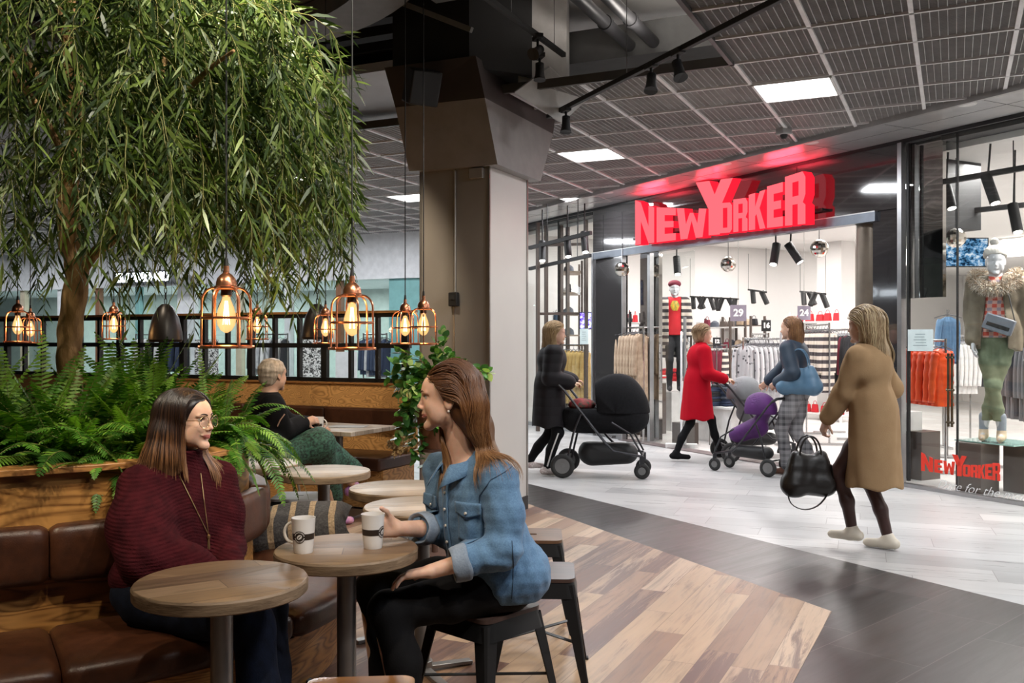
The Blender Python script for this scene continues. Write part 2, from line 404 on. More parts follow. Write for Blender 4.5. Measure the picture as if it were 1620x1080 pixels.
# ---- mesh ceiling: expanded metal trays on a white grid, clipped to convex regions
ZC = 3.45
m_mesh = mat('mesh_metal', (.42, .41, .41), .5, .3)
m_grid = mat('grid_rail', (.78, .76, .76), .45)
def clip_line(p, d, hps):
    a, b = -60.0, 60.0
    for n, c in hps:                       # n.p <= c
        nd_ = n[0] * d[0] + n[1] * d[1]; k = c - (n[0] * p[0] + n[1] * p[1])
        if abs(nd_) < 1e-9:
            if k < 0: return None
        elif nd_ > 0: b = min(b, k / nd_)
        else: a = max(a, k / nd_)
    return (a, b) if b - a > .02 else None
soff = ((SV.x, SV.y), SV.x * SO.x + SV.y * SO.y - .79)
def half_s(s, sign): return ((sign * D1.x, sign * D1.y), sign * s)
def half_t(t, sign): return ((sign * D2.x, sign * D2.y), sign * t)
regions = [[half_t(1.443, 1), half_t(-7.0, -1), half_s(3.2, -1), half_s(15.0, 1), soff],
           [half_t(1.443, -1), half_t(3.843, 1), half_s(6.834, -1), half_s(15.0, 1), soff],
           [half_t(3.843, -1), half_t(22.0, 1), half_s(7.434, -1), half_s(15.0, 1), soff]]
mesh_mb, rail_mb = MB(), MB()
def in_panel(s, t):
    return any(a - .01 < s < a + .61 and b - .01 < t < b + .61 for a, b in PANELS)
for hp in regions:
    t = -7.557
    while t < 22:                                   # long strands along D1
        k = round((t - 1.443) / .05)
        p = ST(0, t); c = clip_line(p, D1, hp)
        if c:
            segs = [(c[0], c[1])]
            for a, b in PANELS:
                if b < t < b + .6:
                    segs = [q for x, y in segs for q in ((x, min(y, a)), (max(x, a + .6), y)) if q[1] - q[0] > .01]
            for x, y in segs:
                if k % 12 == 0: rail_mb.beam(ST(x, t, ZC), ST(y, t, ZC), .028, .03)
                else: mesh_mb.beam(ST(x, t, ZC + .004), ST(y, t, ZC + .004), .0045, .012)
        t += .05
    s = 3.234 - .6
    while s < 15.0:
        k = round((s - 7.434) / .0171428571)
        p = ST(s, 0); c = clip_line(p, D2, hp)
        if c:
            segs = [(c[0], c[1])]
            for a, b in PANELS:
                if a < s < a + .6:
                    segs = [q for x, y in segs for q in ((x, min(y, b)), (max(x, b + .6), y)) if q[1] - q[0] > .01]
            for x, y in segs:
                if k % 35 == 0: rail_mb.beam(ST(s, x, ZC), ST(s, y, ZC), .020, .03)
                elif s < 13: mesh_mb.beam(ST(s, x, ZC + .004), ST(s, y, ZC + .004), .0032, .006)
        s += .0171428571
struct(mesh_mb.build('ceiling', m_mesh, smooth=False))
struct(rail_mb.build('ceiling', m_grid, smooth=False))
# closing lips of the mesh field
lip = MB()
lip.beam(ST(6.82, 1.443, ZC + .01), ST(6.82, 3.843, ZC + .01), .03, .07)
lip.beam(ST(7.42, 3.843, ZC + .01), ST(7.42, 12, ZC + .01), .03, .07)
lip.beam(ST(3.2, 1.46, ZC + .01), ST(6.83, 1.46, ZC + .01), .03, .07)
struct(lip.build('trim_2', mat('edge_channel', (.12, .115, .115), .5, .4), smooth=False))
# light panels
m_panel = emis('panel_light', (1, .99, .97), 9.0)
m_white = mat('white_paint', (.75, .74, .73), .5)
for i, (s_, t_) in enumerate(PANELS):
    r = thing('ceiling_light_panel', '', 'ceiling light', ST(s_ + .3, t_ + .3, ZC), rz=ANG_D1)
    lab = ['square white light panel in the mesh ceiling above the shop sign', 'square light panel in the mesh ceiling just right of the column top', 'square light panel in the mesh ceiling left of the column', 'square light panel glimpsed through the right edge of the willow']
    tag(r, lab[i] if i < 4 else 'square white light panel set in the mesh ceiling out of the picture', None, 'light panels of the mesh ceiling')
    R = Matrix.Rotation(ANG_D1, 3, 'Z')
    f = MB(); c = ST(s_ + .3, t_ + .3, ZC)
    for dx, dy, w_, h_ in ((-.29, 0, .02, .6), (.29, 0, .02, .6), (0, -.29, .6, .02), (0, .29, .6, .02)):
        f.box(c + R @ Vector((dx, dy, 0)), (w_, h_, .05), ANG_D1)
    f.box(c + Vector((0, 0, .03)), (.6, .6, .02), ANG_D1)
    f.build('panel_frame', m_white, r, smooth=False)
    MB().box(c + Vector((0, 0, -.003)), (.56, .56, .012), ANG_D1).build('diffuser', m_panel, r, smooth=False)
# plenum above: dark deck, ducts, a pale concrete field, hangers
m_black = mat('matt_black', (.012, .012, .013), .6)
m_dgrey = mat('dark_grey', (.045, .045, .047), .6)
m_conc = mat('pale_slab', (.72, .70, .68), .8, c2=(.66, .64, .62), ns=2)
struct(MB().box((0, 10, 5.0), (56, 60, .1)).build('ceiling', m_dgrey, smooth=False))
slab('ceiling', [tuple(ST(s, t)[:2]) for s, t in ((5.2, -3), (5.7, 3.6), (14, 3.6), (14, -3))], 4.35, 4.45, m_conc)
slab('ceiling', [tuple(ST(s, t)[:2]) for s, t in ((8.6, 3.7), (8.6, 14), (15, 14), (15, 3.7))], 4.35, 4.45, m_conc)
duct = MB()
for s, h, wd in ((5.6, 3.95, .32), (7.9, 4.0, .45), (9.4, 3.9, .3), (11.0, 4.0, .5), (13.0, 3.9, .4)):
    duct.beam(ST(s, -6, h), ST(s, 3.3, h), wd, .28)
for s in (10.2, 12.4): duct.beam(ST(s, 4.3, 3.95), ST(s, 13, 3.95), .4, .3)
struct(duct.build('ceiling', mat('duct_grey', (.14, .14, .14), .5, .5), smooth=False))
strut = MB()
for s in (4.4, 5.0, 6.2, 6.9, 8.6):
    strut.beam(ST(s, -5, 3.75), ST(s, 1.6, 3.75), .05, .09)
for t in (-3.6, -2.4, -1.2, -.4, .6, 1.2):
    strut.beam(ST(3.4, t, 3.82), ST(9, t, 3.82), .04, .06)
struct(strut.build('ceiling', mat('strut_grey', (.30, .29, .29), .5, .4), smooth=False))
# black slatted ceiling over the café on the left, ring bulkhead
sl = MB()
for i in range(24):
    s = -1.0 + i * .42
    sl.beam(ST(s, 1.6, 4.62), ST(s, 12, 4.62), .16, .10)
struct(sl.build('ceiling', m_black, smooth=False))
ring = MB(); N_ = 96; rc = Vector((-3.2, 5.85, 0))
pr = [(2.33, 4.0), (2.72, 4.0), (2.72, 4.16), (2.33, 4.16)]
P_ = [[rc + Vector((r * math.cos(a), r * math.sin(a), z)) for r, z in pr + pr[:1]] for a in [2 * PI * i / N_ for i in range(N_ + 1)]]
ring.grid(P_)
struct(ring.build('ceiling', mat('ring_grey', (.20, .195, .19), .6), sharp=.5))
struct(MB().prism([(-1.75, 7.5), (-.9, 6.2), (-.35, 7.0), (-.5, 8.3)], 4.22, 4.28).build('ceiling', mat('soffit_grey', (.07, .065, .065), .6), smooth=False))
struct(MB().beam((-.97, 7.45, 4.15), (-.3, 7.0, 3.75), .03, .04).build('trim_3', mat('ring_grey'), smooth=False))
struct(MB().prism([(-2.2, 5.9), (-1.2, 5.4), (-1.45, 7.7), (-1.9, 7.6)], 4.17, 4.2).build('ceiling', mat('ring_grey'), smooth=False))

# ---- column
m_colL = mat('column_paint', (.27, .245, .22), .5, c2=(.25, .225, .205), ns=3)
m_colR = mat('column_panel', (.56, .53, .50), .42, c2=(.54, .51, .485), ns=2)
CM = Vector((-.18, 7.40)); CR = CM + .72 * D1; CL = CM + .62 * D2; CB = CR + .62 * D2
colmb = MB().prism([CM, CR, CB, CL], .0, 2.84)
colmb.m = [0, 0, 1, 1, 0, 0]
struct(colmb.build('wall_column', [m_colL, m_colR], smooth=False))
base = MB()
for a, b in ((CM, CR), (CL, CM), (CB, CL), (CR, CB)):
    base.beam((a.x, a.y, .06), (b.x, b.y, .06), .024, .12)
struct(base.build('baseboard_column', mat('black_base', (.02, .018, .018), .4), smooth=False))
tr = MB()
for p in (CM, CR, CL):
    tr.box((p.x, p.y, 1.42), (.018, .018, 2.83), ANG_D1)
p = CM + .31 * D2
tr.box((p.x, p.y, 1.42), (.012, .012, 2.83), ANG_D1)
struct(tr.build('trim_4', mat('corner_steel', (.35, .33, .31), .35, .7), smooth=False))
# funnel-shaped capital, two tones, black box duct above
def loftq(levels):
    mb = MB(); V = [Vector(p) for l in levels for p in l]; n = len(levels[0]); F = []
    for i in range(len(levels) - 1):
        for j in range(n): F.append((i * n + j, i * n + (j + 1) % n, (i + 1) * n + (j + 1) % n, (i + 1) * n + j))
    F.append(tuple(range(n - 1, -1, -1))); F.append(tuple(len(V) - n + j for j in range(n)))
    return mb.add(V, F)
l0 = [(-.113, 7.31, 2.81), (.245, 8.10, 2.81), (-.47, 8.41, 2.81), (-.833, 7.62, 2.81)]
l1 = [(-.208, 7.21, 3.30), (.37, 8.48, 3.30), (-.36, 8.85, 3.30), (-.93, 7.51, 3.30)]
l2 = [(-.278, 7.20, 3.62), (.40, 8.60, 3.52), (-.36, 8.95, 3.62), (-1.01, 7.45, 3.60)]
struct(loftq([l0, l1]).build('wall_capital', mat('capital_grey', (.27, .245, .235), .5), smooth=False))
struct(loftq([l1, l2]).build('wall_capital', mat('capital_brown', (.06, .045, .042), .5), smooth=False))
struct(MB().prism([(-.33, 7.24), (.16, 7.5), (.12, 8.5), (-.9, 8.0), (-.95, 7.5)], 3.55, 5.0).build('wall_duct', m_black, smooth=False))
struct(loftq([[(.02, 7.28, 3.36), (.40, 7.62, 3.20), (.62, 7.85, 3.44), (.30, 7.5, 3.62)], [(.02, 7.40, 3.40), (.40, 7.72, 3.24), (.62, 7.95, 3.48), (.30, 7.6, 3.66)]]).build('wall_panel', mat('crumpled_white', (.6, .58, .56), .7), smooth=False))
struct(loftq([[(.05, 7.5, 3.5), (.45, 7.8, 3.45), (.5, 8.2, 3.45), (.2, 8.2, 3.5)], [(.05, 7.5, 4.35), (.45, 7.8, 4.35), (.5, 8.2, 4.35), (.2, 8.2, 4.35)]]).build('wall_panel', mat('crumpled_white'), smooth=False))

# ---- shop front
m_fascia = mat('gloss_black_panel', (.03, .027, .028), .07, 0.0, 1.0, c2=(.028, .026, .027))
_b = m_fascia.node_tree.nodes['Principled BSDF']; _b.inputs['Coat Weight'].default_value = 1.0; _b.inputs['Coat Roughness'].default_value = .03
m_steelb = mat('blue_grey_lintel', (.16, .18, .21), .3, .7)
m_soffit = mat('soffit_satin', (.48, .475, .48), .28, .35)
m_mirror = mat('wavy_mirror', (.62, .60, .58), .03, 1.0)
nt_ = m_mirror.node_tree; bump(nt_, nt_.nodes['Principled BSDF'], noise(nt_, coords(nt_), 1.6, 1, .4), .22, .05)
def sbox(mb, u0, u1, v0, v1, z0, z1, m=0):
    return mb.add([S(u0, v0, z0), S(u1, v0, z0), S(u1, v1, z0), S(u0, v1, z0), S(u0, v0, z1), S(u1, v0, z1), S(u1, v1, z1), S(u0, v1, z1)],
                  [(0, 1, 2, 3), (7, 6, 5, 4), (4, 5, 1, 0), (5, 6, 2, 1), (6, 7, 3, 2), (7, 4, 0, 3)], m)
def sb(name, u0, u1, v0, v1, z0, z1, m, parent=None, **k):
    return sbox(MB(), u0, u1, v0, v1, z0, z1).build(name, m, parent, smooth=False, **k)
struct(sb('ceiling', -6, 8.2, -.80, -.02, ZC - .02, ZC + .03, m_soffit))
struct(sb('trim_5', -6, 8.2, -.84, -.80, ZC - .05, ZC + .06, mat('soffit_lip', (.42, .41, .41), .35, .4)))
sj = MB()
for i in range(15): sbox(sj, -5.4 + i, -5.394 + i, -.8, -.02, ZC - .0215, ZC - .0195)
sbox(sj, -6, 8.2, -.40, -.396, ZC - .0215, ZC - .0195)
struct(sj.build('trim_6', m_dgrey, smooth=False))
fm = MB()
for i in range(4): sbox(fm, i * 1.4 + .004, i * 1.4 + 1.396, 0, .06, 2.76, ZC - .04)
struct(fm.build('wall_fascia', m_fascia, smooth=False))
struct(sb('trim_7', -6, 8.2, -.01, .02, ZC - .055, ZC - .02, mat('shadow_gap', (.02, .02, .022), .4)))
struct(sb('wall_lintel', .30, 5.6, -.02, .10, 2.66, 2.76, m_steelb))
struct(sb('trim_8', .30, 5.6, -.026, -.02, 2.755, 2.765, mat('pale_line', (.5, .5, .5), .3, .5)))
struct(sb('wall_fascia', -.02, .75, .30, 1.2, 2.6, ZC, m_black))
# pillars: dark mirror left of the opening, brown round pillar and dark glass right, mirror column by the window
struct(sb('wall_pillar', 4.80, 5.60, 0, .08, 0, 2.76, m_fascia))
struct(sb('wall_pillar', 4.35, 4.80, .30, .36, 0, 2.9, m_mirror))
struct(sb('wall_pillar', .02, .36, .02, .08, 0, 2.76, m_fascia))
rp = MB().tube([S(.56, .24, 0), S(.56, .24, 2.76)], .17, 40); struct(rp.build('wall_pillar', mat('bronze_pillar', (.20, .165, .13), .32, .55)))
struct(sb('wall_pillar', -.40, -.02, .10, .15, 1.86, ZC - .05, m_mirror))
steel = mat('brushed_steel', (.45, .45, .46), .3, .9)
for i, (u0, u1) in enumerate(((5.56, 5.6), (4.78, 4.80), (-.03, .02))):
    struct(sb('trim_%d' % (9 + i), u0, u1, -.03, .04, 0, 3.40 if u0 < 0 else 2.76, steel))
# shop interior shell
m_shopwall = mat('shop_wall_white', (.80, .78, .76), .6, c2=(.79, .77, .75))
m_shopceil = mat('shop_ceiling_white', (.84, .82, .80), .7, c2=(.83, .81, .79))
struct(sb('wall_shop_back', -6, 8.3, 12, 12.15, 0, 4, m_shopwall))
struct(sb('wall_shop_left', 8.15, 8.3, .1, 12, 0, 4, m_shopwall))
struct(sb('wall_shop_right', -6.15, -6, 0, 12, 0, 4, m_shopwall))
struct(sb('ceiling', -6, 8.2, 0.3, 12, 3.3, 3.38, m_shopceil))
struct(sb('ceiling', 4.9, 8.2, .08, 2.2, 3.36, 3.46, m_dgrey))
struct(sb('ceiling', -6, -.4, .08, .3, 3.36, 3.46, m_dgrey))
struct(sb('ceiling', -6, 8.2, 8.2, 12, 2.95, 3.3, m_shopceil))
struct(sb('wall_pillar', 1.15, 1.75, 6.9, 7.5, 0, 3.3, mat('cream_pillar', (.62, .56, .50), .6, c2=(.61, .55, .49))))
struct(sb('wall_pillar', 6.2, 6.8, 5.9, 6.5, 0, 3.3, m_shopwall))
# glass
m_glass = glassm('clear_glass', (.97, .985, .98), .035, 0, .35)
def pane(name, u0, u1, v, z0, z1): return struct(sb(name, u0, u1, v, v + .012, z0, z1, m_glass))
pane('window_1', 5.62, 6.62, 0, .05, 3.38); pane('window_1', 6.64, 8.15, 0, .05, 3.38)
pane('window_2', -.62, -.05, 0, .06, 3.38); pane('window_2', -2.2, -.64, 0, .06, 3.38); pane('window_2', -4.2, -2.22, 0, .06, 3.38)
struct(sb('trim_12', -5, -.02, -.03, .05, 0, .035, steel)); struct(sb('trim_13', 5.6, 8.2, -.03, .05, 0, .06, steel))
tm = MB(); sbox(tm, -.636, -.624, -.004, .016, .06, 3.38); sbox(tm, 6.622, 6.638, -.004, .016, .06, 3.38); sbox(tm, -.10, -.075, -.01, .02, .06, 3.38)
struct(tm.build('trim_14', mat('dark_mullion', (.03, .03, .03), .4, .5), smooth=False))
# glass door leaves
d = sb('door_1', 3.35, 4.30, .12, .132, .02, 2.62, m_glass); struct(d)
dm = MB(); sbox(dm, 4.28, 4.34, .09, .16, 0, 2.66); struct(dm.build('door_frame', steel, smooth=False))
struct(sb('trim_15', 3.52, 3.55, .10, .13, 0.05, 1.75, steel))
dh = MB()
for u in (-.50, -.46): dh.tube([S(u, .10, .62), S(u, .10, 1.32)], .013, 8)
for z in (.66, .97, 1.28): dh.tube([S(-.52, .1, z), S(-.44, .1, z)], .012, 8)
o = dh.build('door_2_handle', mat('bronze_handle', (.12, .09, .06), .35, .8)); struct(o)

# ---- far shops across the concourse on the left (s = 15)
m_teal = mat('teal_panel', (.20, .42, .42), .4); m_fwhite = mat('far_white', (.72, .73, .75), .5)
struct(MB().beam(ST(15.3, 7.2, 3.1), ST(15.3, 26, 3.1), .5, 1.0).build('wall_back', m_fwhite, smooth=False))
struct(MB().beam(ST(19.2, 9, 1.7), ST(19.2, 27, 1.7), .1, 3.6).build('wall_far', mat('far_wall', (.55, .57, .55), .6), smooth=False))
struct(MB().beam(ST(17.2, 8.6, 2.72), ST(17.2, 27, 2.72), 4, .1).build('ceiling', m_fwhite, smooth=False))
for t_ in (9.5, 12.5, 15.5, 18.5, 22):
    area('far_shop_lamp', ST(17.3, t_, 2.6), 1.6, 110, (.95, 1.0, .98), (0, 0, ANG_D1))
    area('concourse_lamp', ST(13.2, t_, 3.40), .6, 60, COOL, (0, 0, ANG_D1))
cols = [m_fwhite, m_teal, mat('wood_post', (.22, .09, .04), .5), m_fwhite, mat('beige_post', (.6, .52, .38), .5)]
tt = 7.2; k = 0
rnd = random.Random(4)
while tt < 25:
    wd = rnd.choice((.12, .5, .9, .15, .3))
    struct(MB().beam(ST(15.2, tt, 1.3), ST(15.2, tt + wd, 1.3), .12, 2.6, up=(0, 0, 1)).build('wall_back', cols[k % 5], smooth=False))
    k += 1
    g = struct(MB().beam(ST(15.25, tt + wd, 1.3), ST(15.25, tt + wd + 1.1, 1.3), .012, 2.6).build('window_3', glassm('far_glass', (.86, .95, .94), .05), smooth=False))
    tt += wd + 1.1
struct(MB().box((-21.9, 14, 2), (.1, 38, 4.2)).build('wall_left', mat('far_wall'), smooth=False))
struct(MB().box((-5, -3.9, 2), (36, .1, 4.2)).build('wall_front', mat('dark_far_wall', (.10, .095, .09), .6), smooth=False))
# ================================================================== CAFE FURNITURE
m_oak_h = oak('oak_panel', (.44, .215, .062), (.16, .062, .016), rot=(0, 0, -math.radians(30)), stretch=(.55, 2.2, 6.5), rough=.36, ring=3.4)
m_oak_trim = oak('oak_trim', (.36, .17, .055), (.16, .06, .02), stretch=(2, 2, 14), rough=.4)
m_oak_back = oak('oak_back_bench', (.58, .32, .12), (.32, .16, .055), rot=(0, 0, -ANG_D1), stretch=(3.5, .9, 7), rough=.4)
m_leather = leather('brown_leather', (.085, .027, .010), (.024, .008, .004), .40)
m_leather_d = leather('dark_brown_leather', (.075, .028, .014), (.03, .012, .007), .34)
m_soil = mat('dark_soil', (.02, .013, .008), .9, c2=(.008, .005, .003), ns=30, bmp=.8, bs=40, bd=.02)
m_blackmetal = mat('black_metal', (.014, .014, .015), .38, .3)
m_steel_leg = mat('satin_steel_leg', (.30, .29, .285), .38, .85)
PC = Vector((-1.97, 4.08)); PN = Vector((.51, -.8602)); PT = Vector((.8602, .51)); TH0 = math.atan2(PN.y, PN.x)
def pp(r, tau, z):
    if tau < 0:
        p = PC + r * PN + tau * PT
    else:
        th = TH0 + tau; p = PC + r * Vector((math.cos(th), math.sin(th)))
    return Vector((p.x, p.y, z))
def taus(a, b, st=.045):
    n = max(2, int((b - a) / st) + 1); return [a + (b - a) * i / (n - 1) for i in range(n)]
def sweep(mb, prof, a, b, m=0, cap=True, st=.045):
    rows = [[pp(r, t, z) for r, z in prof + prof[:1]] for t in taus(a, b, st)]
    mb.grid(rows, m)
    if cap:
        for row, o in ((rows[0], 1), (rows[-1], -1)):
            mb.add(row[:-1], [tuple(range(len(prof)))[::o]], m)
    return mb
def cushion(r0, r1, z0, z1, a, b, rad=.03, puff=.012):
    mb = MB(); rc_, zc = (r0 + r1) / 2, (z0 + z1) / 2; hr, hz = (r1 - r0) / 2, (z1 - z0) / 2
    ts = [a, a + .004, a + .014, a + .03] + taus(a + .06, b - .06, .05) + [b - .03, b - .014, b - .004, b]
    rows = []
    for t in ts:
        e = min(t - a, b - t); ins = max(0.0, rad * .8 * (1 - math.sqrt(min(1, e / .03))) ) if e < .03 else 0
        row = []
        for q in range(28):
            an = 2 * PI * q / 28; c_, s_ = math.cos(an), math.sin(an); n_ = 5.0
            k = (abs(c_) ** n_ + abs(s_) ** n_) ** (-1 / n_)
            x, y = c_ * k, s_ * k
            px = rc_ + x * (hr - ins); pz = zc + y * (hz - ins) + (puff * (1 - x * x) * min(1, e / .12) if y > .5 else 0)
            row.append(pp(px, t, pz))
        rows.append(row + row[:1])
    mb.grid(rows)
    for row, o in ((rows[0], 1), (rows[-1], -1)): mb.add(row[:-1], [tuple(range(28))[::o]])
    return mb
TEND = 2.95
bench = thing('banquette_bench', 'curved brown leather banquette wrapping around the fern planter', 'bench', pp(1.0, .3, 0))
sm = MB(); sweep(sm, [(1.20, .07), (1.29, .34), (.80, .34), (.80, .07)], -1.5, TEND)
sm.build('wooden_base', m_oak_h, bench)
sm = MB(); sweep(sm, [(.79, .34), (.82, .34), (.815, .62), (.79, .62)], -1.5, TEND); sm.build('back_panel', m_oak_h, bench)
cuts = [-1.5, -.75, -.10, .55, 1.15, 1.75, 2.35, TEND]
for i in range(len(cuts) - 1):
    a_, b_ = cuts[i] + .001, cuts[i + 1] - .001
    cushion(.815, 1.34, .335, .455, a_, b_).build('seat_cushion', m_leather, bench, sharp=0)
    cushion(.80, .895, .60, .80, a_, b_, rad=.025, puff=.004).build('back_cushion', m_leather, bench, sharp=0)
lg = MB()
for t in (.2, .75, 1.3, 1.9): lg.beam(pp(1.17, t, 0), pp(1.22, t, .1), .03, .03)
for t in (-1.2, -.6, -.1): lg.beam(pp(1.17, t, 0), pp(1.22, t, .1), .03, .03)
lg.build('bench_feet', m_blackmetal, bench)
planter = thing('planter', 'round oak planter box full of ferns behind the banquette', 'planter', (PC.x, PC.y, 0))
sm = MB(); sweep(sm, [(.72, .02), (.80, .02), (.80, .975), (.72, .975)], -1.5, TEND); sm.build('planter_wall', m_oak_h, planter)
TR = [-1.5, -1.15, -.28, .62, 1.5, TEND]
for i in range(5):
    sm = MB(); sweep(sm, [(.71, .975), (.835, .975), (.835, 1.0), (.71, 1.0)], TR[i] + .001, TR[i + 1] - .001)
    sm.build('planter_rim', m_oak_trim, planter, bevel=.003)
poly = [pp(.73, t, 0)[:2] for t in taus(-1.5, TEND, .1)] + [(-4.5, 5.0), (-4.5, 3.2)]
MB().prism(poly, .82, .88).build('soil', m_soil, planter, smooth=False)

# ---- round tables
m_top = planks('weathered_table_top', [(.215, .14, .08), (.26, .175, .105), (.18, .115, .07), (.29, .20, .125), (.155, .10, .062)], .104, 2.0, math.radians(12), rough=.40, grain=.55, groove=(.05, .03, .02), gw=.012, gscale=(5, 60), bmpv=.3, seed=5.0)
m_top2 = planks('grey_table_top', [(.36, .30, .24), (.42, .36, .30), (.30, .25, .20), (.47, .41, .35)], .104, 2.0, math.radians(8), rough=.40, grain=.5, groove=(.07, .05, .04), gw=.012, gscale=(5, 60), bmpv=.3, seed=9.0)
m_edge = mat('table_edge_wood', (.26, .18, .11), .6, c2=(.13, .085, .05), ns=10, nscale=(1, 1, 5), bmp=.4, bs=40)
def make_table(label, loc, rz, topm, group=None, r=.254, arms=True, arot=.5):
    t = thing('round_table', label, 'table', (0, 0, 0), group)
    prof = [(0, .688), (r - .006, .688), (r - .001, .692), (r, .70), (r + .001, .722), (r - .003, .7285), (r - .006, .73), (0, .73)]
    mb = MB(); rg = random.Random(int(r * 1000) + int(abs(loc[0]) * 100))
    N = 64; rows = []
    for i, (a, z) in enumerate(prof): rows.append([Vector(((a + (rg.uniform(-.0012, .0012) if 0 < a and i > 1 else 0)) * math.cos(2 * PI * j / N), a * math.sin(2 * PI * j / N), z)) for j in range(N)])
    for i, row in enumerate(rows[:-1]):
        pass
    b0 = 0
    mb.grid(rows, 1, closeu=True)
    nq = len(mb.f)
    mb.m = [0 if (q // N) >= len(prof) - 3 else 1 for q in range(nq)]
    o = mb.build('tabletop', [topm, m_edge], t, sharp=.5); o.rotation_euler = (0, 0, 0)
    MB().cyl((0, 0, .02), (0, 0, .685), .033, 28).build('table_leg', m_steel_leg, t)
    b = MB().lathe([(0, .664), (.10, .668), (.10, .687), (0, .687)], n=28)
    b.build('mounting_plate', m_blackmetal, t)
    b = MB()
    if arms:
        for k in range(4):
            a = arot + k * PI / 2; b.beam((0, 0, .03), (.235 * math.cos(a), .235 * math.sin(a), .018), .045, .016)
            b.cyl((.225 * math.cos(a), .225 * math.sin(a), 0), (.225 * math.cos(a), .225 * math.sin(a), .014), .018, 12)
        b.cyl((0, 0, .02), (0, 0, .06), .045, 20)
    b.build('table_base', m_steel_leg, t, bevel=.003)
    t.location = loc; t.rotation_euler = (0, 0, rz); return t
make_table('round wooden table in the foreground with nothing on it', (-.872, 2.83, 0), .35, m_top)
make_table('round wooden table between the two women carrying two white mugs', (-.573, 3.262, 0), -.1, m_top, r=.246)
make_table('grey-topped round table partly hidden by the elbow of the denim shirt', (-.39, 4.09, 0), .15, m_top2, arot=.35)
make_table('empty round table just beyond the grey-topped one, its edge behind the denim shirt', (-.545, 4.60, 0), .1, m_top2, r=.25)
make_table('round table in front of the green skirt, striped cushion before it', (-1.035, 5.18, 0), .05, m_top2)
make_table('round table at the end of the fern planter behind hanging fronds', (-1.49, 5.50, 0), .1, m_top2)

# ---- metal stools
def rrect(hx, hy, r, n=5):
    P = []
    for cx, cy, a0 in ((hx - r, hy - r, 0), (-hx + r, hy - r, PI / 2), (-hx + r, -hy + r, PI), (hx - r, -hy + r, 1.5 * PI)):
        for i in range(n + 1):
            a = a0 + i * PI / 2 / n; P.append((cx + r * math.cos(a), cy + r * math.sin(a)))
    return P
def make_stool(name, label, seatm, loc, rz, group=None):
    t = thing(name, label, 'stool', (0, 0, 0), group)
    mb = MB(); outer = rrect(.155, .155, .04); hole = rrect(.028, .014, .010)
    # seat plate with a hand hole
    for z, flip in ((.455, False), (.440, True)):
        V = [(x, y, z) for x, y in outer] + [(x, y, z) for x, y in hole]; n = len(outer)
        F = [(i, (i + 1) % n, n + (i + 1) % n, n + i) for i in range(n)]
        mb.add(V, [f[::-1] if flip else f for f in F])
    n = len(outer)
    for P, fl in ((outer, False), (hole, True)):
        V = [(x, y, .440) for x, y in P] + [(x, y, .455) for x, y in P]
        F = [(i, (i + 1) % n, n + (i + 1) % n, n + i) for i in range(n)]
        mb.add(V, [f[::-1] if fl else f for f in F])
    mb.build('seat', seatm, t, bevel=.002)
    # skirt
    P0 = rrect(.152, .152, .04); P1 = rrect(.166, .166, .045); n = len(P0); mb = MB()
    V = [(x, y, .441) for x, y in P0] + [(x, y, .375) for x, y in P1] + [(x * .985, y * .985, .375) for x, y in P1] + [(x * .985, y * .985, .437) for x, y in P0]
    F = []
    for lvl in range(3): F += [(lvl * n + i, (lvl + 1) * n + i, (lvl + 1) * n + (i + 1) % n, lvl * n + (i + 1) % n) for i in range(n)]
    mb.add(V, F); mb.build('apron', m_blackmetal, t)
    for sx, sy in ((1, 1), (-1, 1), (-1, -1), (1, -1)):
        mb = MB(); rows = []
        for z, w_, off in ((.43, .062, .152), (.30, .052, .172), (.10, .036, .200), (.0, .026, .215)):
            cx, cy = sx * off, sy * off
            # folded channel: an outward L of sheet
            row = [(cx - sx * w_, cy, z), (cx - sx * w_ * .15, cy, z), (cx, cy - sy * w_ * .15, z), (cx, cy - sy * w_, z), (cx - sx * .006, cy - sy * w_, z), (cx - sx * .008, cy - sy * w_ * .3, z), (cx - sx * w_ * .3, cy - sy * .008, z), (cx - sx * w_, cy - sy * .006, z)]
            rows.append([Vector(p) for p in row])
        mb.grid(rows, closeu=True); mb.add(rows[-1], [tuple(range(8))])
        l = mb.build('leg', m_blackmetal, t)
        MB().box((sx * .205, sy * .205, .008), (.032, .032, .016)).build('rubber_foot', m_black, l, bevel=.003)
    mb = MB(); mb.beam((-.168, -.168, .20), (.168, .168, .20), .022, .004); mb.beam((-.168, .168, .194), (.168, -.168, .194), .022, .004)
    mb.build('cross_brace', m_blackmetal, t)
    t.location = loc; t.rotation_euler = (0, 0, rz); return t
m_seatw = mat('dark_wood_seat', (.085, .05, .04), .35, c2=(.045, .028, .024), ns=4, nscale=(1, 6, 1))
m_seatw2 = mat('brown_wood_seat', (.17, .095, .055), .38, c2=(.10, .055, .032), ns=4, nscale=(1, 6, 1))
m_seatg = mat('grey_metal_seat', (.42, .43, .46), .3, .5)
make_stool('metal_stool', 'black metal stool the woman in the denim shirt sits on', m_seatw, (-.10, 3.54, 0), math.radians(47))
make_stool('metal_stool', 'empty black metal stool with brown seat right behind the denim shirt', m_seatw, (.115, 4.07, 0), -.05)
make_stool('metal_stool', 'farthest empty black stool beside the column, seat half hidden by the denim shirt', m_seatw2, (.10, 4.82, 0), -.03)
make_stool('metal_stool', 'brown wooden stool seat cut off by the bottom edge of the picture', mat('honey_wood_seat', (.26, .115, .035), .3, c2=(.15, .06, .02), ns=3, nscale=(1, 8, 1), coat=.4), (-.43, 2.63, 0), .08)
make_stool('metal_stool', 'black stool with pale grey metal seat behind the striped cushion', m_seatg, (-1.36, 6.02, 0), .02)

